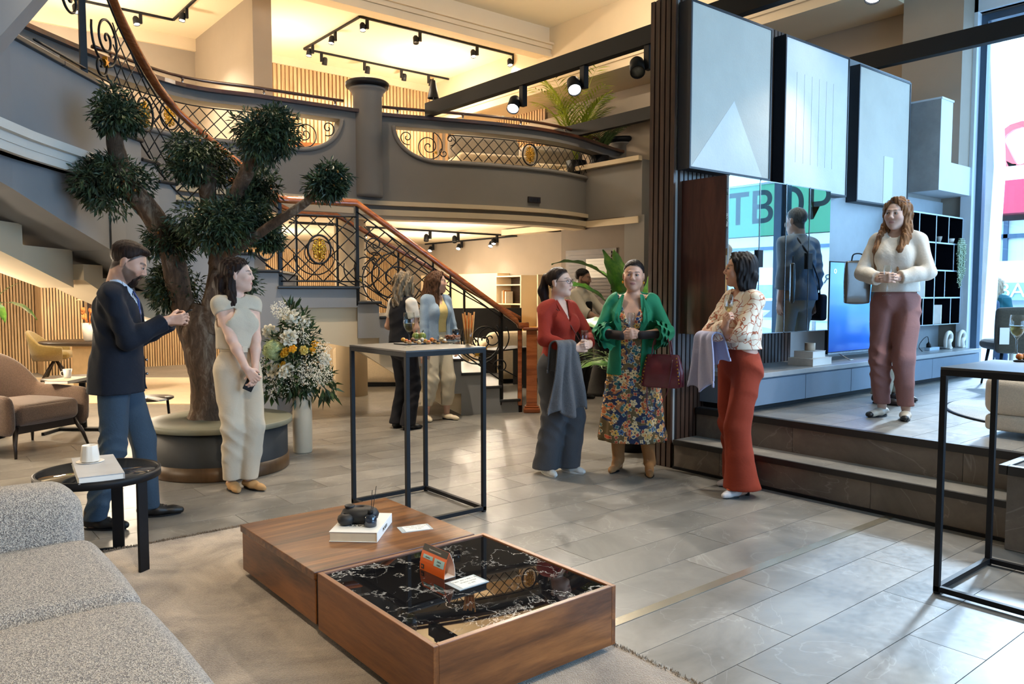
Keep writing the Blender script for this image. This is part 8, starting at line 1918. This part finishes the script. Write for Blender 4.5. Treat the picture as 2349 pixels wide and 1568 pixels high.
c = PV(2268, 830, 2.9); t = thing('paper_tent', 'small white paper cone sign standing by the window beyond the bar table', 'sign', (9.30, 3.05, .88)); MB().lathe([(.09, 0), (.0, .22)], (0, 0, 0), 4, smooth=False).build('card', PAPER, t); MB().lathe([(.12, -.40), (.12, -.385), (.02, -.38), (.02, -.01), (.14, -.005), (.14, 0), (0, 0)], (0, 0, 0), 20).build('stand', PAPER, t)
# ---- upstairs furniture
GSF = wool('grey_lounge', lin(140, 132, 122), .08, 120, .3)
for i, (px, lab) in enumerate(((1120, 'left grey sofa back seen through the balcony lattice'), (1275, 'right grey sofa back seen through the balcony lattice'))):
    c = PD(px, 330, 12.7+1.0*i); t = thing('mezzanine_sofa', lab, 'sofa', (c.x, c.y, 3.201), YAW-1.57+R(20)); MB().rbox(-.62, .62, -.45, .30, .06, .42, .07, 4, .01).build('seat', CRF, t); MB().rbox(-.58, .58, .12, .34, .40, .80, .09, 4, .03).build('backrest', GSF, t)
c = PD(994, 260, 12.2); t = thing('floor_lamp', 'slim black floor lamp with a conical shade on the mezzanine', 'lamp', (c.x, c.y, 3.201)); MB().lathe([(0, 0), (.12, 0), (.12, .015), (0, .02)], (0, 0, 0), 24).build('base', BLACK, t); MB().tube([(0, 0, .01), (0, 0, 1.55)], .009, 6).build('pole', BLACK, t); MB().lathe([(.09, 1.25), (.035, 1.52), (.03, 1.52), (.085, 1.25)], (0, 0, 0), 24, cap=False).build('shade', BLACK, t)
c = PD(700, 320, 12.6); t = thing('wooden_chest', 'warm brown wooden chest upstairs behind the left balcony opening', 'chest', (c.x, c.y, 3.201), YAW-1.57+.3); MB().box(-.28, .28, -.2, .2, 0, .62).build('body', wood('chest_wood', lin(140, 84, 44), lin(180, 116, 66), lin(206, 146, 90), 0, 5, .4, 5), t)
for z in (.2, .4): MB().box(-.25, .25, -.215, -.2, z, z+.16).build('drawer', MATS['chest_wood'], t)
c = PD(742, 340, 12.0); t = thing('mezzanine_lamp', 'low glowing cream lamp upstairs in the left balcony opening', 'lamp', (c.x, c.y, 3.201)); MB().lathe([(0, 0), (.1, 0), (.1, .02), (.02, .03), (.02, .12)], (0, 0, 0), 24).build('base', STEEL, t); MB().lathe([(.02, .30), (.17, .20), (.18, .12), (.0, .11)], (0, 0, 0), 28).build('shade', emis('lamp_glow', (1, .84, .6), 3), t)
# ================================================================ STREET OUTSIDE
st = struct(MB().box(10.41, 60, -40, 40, -.35, -.05).build('ground_street', M('asphalt', lin(150, 152, 156), .9, var=.08, scale=2)))
struct(MB().box(10.41, 13.2, -40, 40, -.05, .0).build('ground_pavement', M('pavement', lin(190, 190, 188), .85, var=.05, scale=3)))
FW = M('facade_white', lin(232, 234, 238), .7, var=.02, scale=1); UB = 22.0
bt = thing('building', 'white shopping building across the street with a red band and glazed floors', 'building', (UB, 0, 0))
def fz(px, py): return PU(px, py, UB)
zr0, zr1 = fz(2330, 490).z, fz(2330, 415).z; y0_, y1_ = -24, 9.5
for nm_, za, zb2, m_, o_ in (('wall', 0, fz(2330, 660).z-.2, M('glass_front', lin(176, 190, 196), .2, var=.1, scale=1), .1), ('sign_band', fz(2330, 688).z, fz(2330, 648).z, M('band_teal', lin(140, 170, 172), .5), -.15), ('wall', fz(2330, 648).z, fz(2330, 598).z, FW, -.05),
        ('glazing', fz(2330, 598).z, fz(2330, 505).z, MATS['glass_front'] if 'glass_front' in MATS else None, .05), ('parapet', zr0, zr1, M('band_red', lin(186, 40, 66), .5, var=.03), -.3), ('roof', zr1, zr1+.35, FW, -.2)):
    MB().box(o_, 6, y0_, y1_, za, zb2).build(nm_, m_ or FW, bt)
for i in range(14): MB().box(-.02, .08, y1_-2.0*i-.1, y1_-2.0*i, fz(2330, 598).z, fz(2330, 505).z).build('mullion', FR, bt)
MB().box(-.02, .08, y0_, y1_, fz(2330, 545).z, fz(2330, 545).z+.1).build('mullion', FR, bt)
def outward(u, v, z, rz=-math.pi/2): return Matrix.Translation((u, v, z)) @ Matrix.Rotation(rz, 4, 'Z') @ Matrix.Rotation(math.pi/2, 4, 'X')
p = fz(2322, 667); text_mesh('sign_text', 'PROTEIN BAR', .50, PAPER, outward(-.17, p.y+.9, p.z), bt, .01)
PK = M('letter_red', lin(226, 70, 70), .5, var=.02)
for i, ch in enumerate('AO'):
    p = fz(2272+62*i, 348-10*i); t_ = text_mesh('roof_letter', ch, 1.75, PK, outward(.3, p.y, p.z), bt, .06)
for i in range(4): MB().bar((.5, fz(2260, 350).y-i*.9, zr1+.3), (.5, fz(2260, 350).y-i*.9-.2, zr1+2.0), .05).build('letter_strut', STEEL, bt)
# leaning white pier right outside the glass
q = MB(); a, b_, c, d = [PU(x, y, 10.9) for x, y in ((2238, 870), (2228, 250), (2275, 390), (2240, 870))]
q.add([(10.9, a.y+.12, 0), (10.9, a.y+.25, 5.5), (10.9, PU(2250, 335, 10.9).y, 5.5), (10.9, PU(2280, 380, 10.9).y, PU(2280, 380, 10.9).z), (10.9, PU(2246, 830, 10.9).y, 0), (11.3, a.y+.12, 0), (11.3, a.y+.25, 5.5), (11.3, PU(2250, 335, 10.9).y, 5.5), (11.3, PU(2280, 380, 10.9).y, PU(2280, 380, 10.9).z), (11.3, PU(2246, 830, 10.9).y, 0)],
      [(4, 3, 2, 1, 0), (5, 6, 7, 8, 9), (0, 1, 6, 5), (1, 2, 7, 6), (2, 3, 8, 7), (3, 4, 9, 8), (4, 0, 5, 9)])
struct(q.build('wall_outer_pier', FW))
# shop banner hung outside the window, read in the mirrored doors
def translucent(name, c):
    m, nt, b = nodes(name); b.inputs['Base Color'].default_value = c4(c); tr_ = N(nt, 'ShaderNodeBsdfTranslucent'); tr_.inputs[0].default_value = c4(c); mx = N(nt, 'ShaderNodeMixShader'); mx.inputs[0].default_value = .7
    nt.links.new(b.outputs[0], mx.inputs[1]); nt.links.new(tr_.outputs[0], mx.inputs[2]); nt.links.new(mx.outputs[0], nt.nodes['Material Output'].inputs[0]); return m
bn = thing('banner', 'green translucent shop banner with grey letters outside, seen in the mirrored doors', 'banner', (10.46, .6, 2.32))
MB().box(0, .01, -1.9, 1.9, 0, .78).build('sheet', translucent('banner_green', lin(140, 186, 164)), bn)
GL = M('banner_grey', lin(70, 98, 100), .6, var=.02)
t_ = text_mesh('banner_text', 'ОТВОРИ', .66, GL, Matrix.Translation((-.004, .12, .40)) @ Matrix.Rotation(math.pi/2, 4, 'Z') @ Matrix.Rotation(math.pi/2, 4, 'X'), bn, .002, bold=.010, sx=1.0)
MB().bar((0, -1.95, .79), (0, 1.95, .79), .03).build('rod', STEEL, bn)
# parked cars
def car(label, u, v, col, rz=math.pi/2):
    t = thing('car', label, 'car', (u, v, -.05), rz); m = M('car_paint_%d' % len(MATS), col, .25, .3, var=.02, coat=.8)
    prof = [(-2.1, .35), (-2.12, .62), (-1.95, .78), (-1.15, .92), (-.55, 1.38), (.75, 1.42), (1.45, 1.02), (2.0, .92), (2.1, .6), (2.08, .35)]
    q = MB(); L_ = len(prof); vs = [(x, sy*(.86 if z < 1 else .68), z) for sy in (-1, 1) for x, z in prof]; q.add(vs, [(i, (i+1) % L_, L_+(i+1) % L_, L_+i) for i in range(L_)]+[tuple(range(L_-1, -1, -1)), tuple(range(L_, 2*L_))]); q.build('body', m, t, bevel=.06, seg=3)
    wd = M('car_glass', (.03, .05, .07), .05, spec=1)
    for sg in (-1, 1): q = MB(); q.add([(-1.0, sg*.80, .95), (-.5, sg*.735, 1.32), (.7, sg*.73, 1.36), (1.3, sg*.80, 1.0), (-1.0, sg*.81, .95), (-.5, sg*.745, 1.32), (.7, sg*.74, 1.36), (1.3, sg*.81, 1.0)], [(0, 1, 2, 3), (7, 6, 5, 4), (0, 4, 5, 1), (1, 5, 6, 2), (2, 6, 7, 3), (3, 7, 4, 0)]); q.build('side_window', wd, t)
    q = MB(); q.add([(-1.17, -.7, .95), (-1.17, .7, .95), (-.62, .6, 1.38), (-.62, -.6, 1.38)], [(0, 1, 2, 3)]); q.build('windscreen', wd, t)
    for x in (-1.35, 1.35):
        for sg in (-1, 1): MB().lathe([(0, -.1), (.30, -.1), (.32, -.06), (.32, .06), (.30, .1), (.18, .11), (0, .1)], (0, 0, 0), 24, mtx=Matrix.Translation((x, sg*.80, .32)) @ Matrix.Rotation(math.pi/2, 4, 'X')).build('wheel', BLACK, t)
car('pale blue car parked across the street, seen in the mirrored doors', 16.0, -2.2, lin(170, 196, 214)); car('white car parked further along the street', 16.0, -7.8, lin(222, 224, 226))
t = thing('poster', 'pale poster on the far side of the street seen in the mirrored doors', 'poster', (14.4, -.9, .9)); MB().box(0, .03, -.7, .7, 0, 1.1).build('sheet', PAPER, t); MB().box(0, .05, -.03, .03, -.9, 0).build('post', STEEL, t)
text_mesh('poster_text', 'RANA', .26, M('poster_ink', lin(60, 70, 80), .6), Matrix.Translation((-.004, 0, .82)) @ Matrix.Rotation(-math.pi/2, 4, 'Z') @ Matrix.Rotation(math.pi/2, 4, 'X'), t, .002)
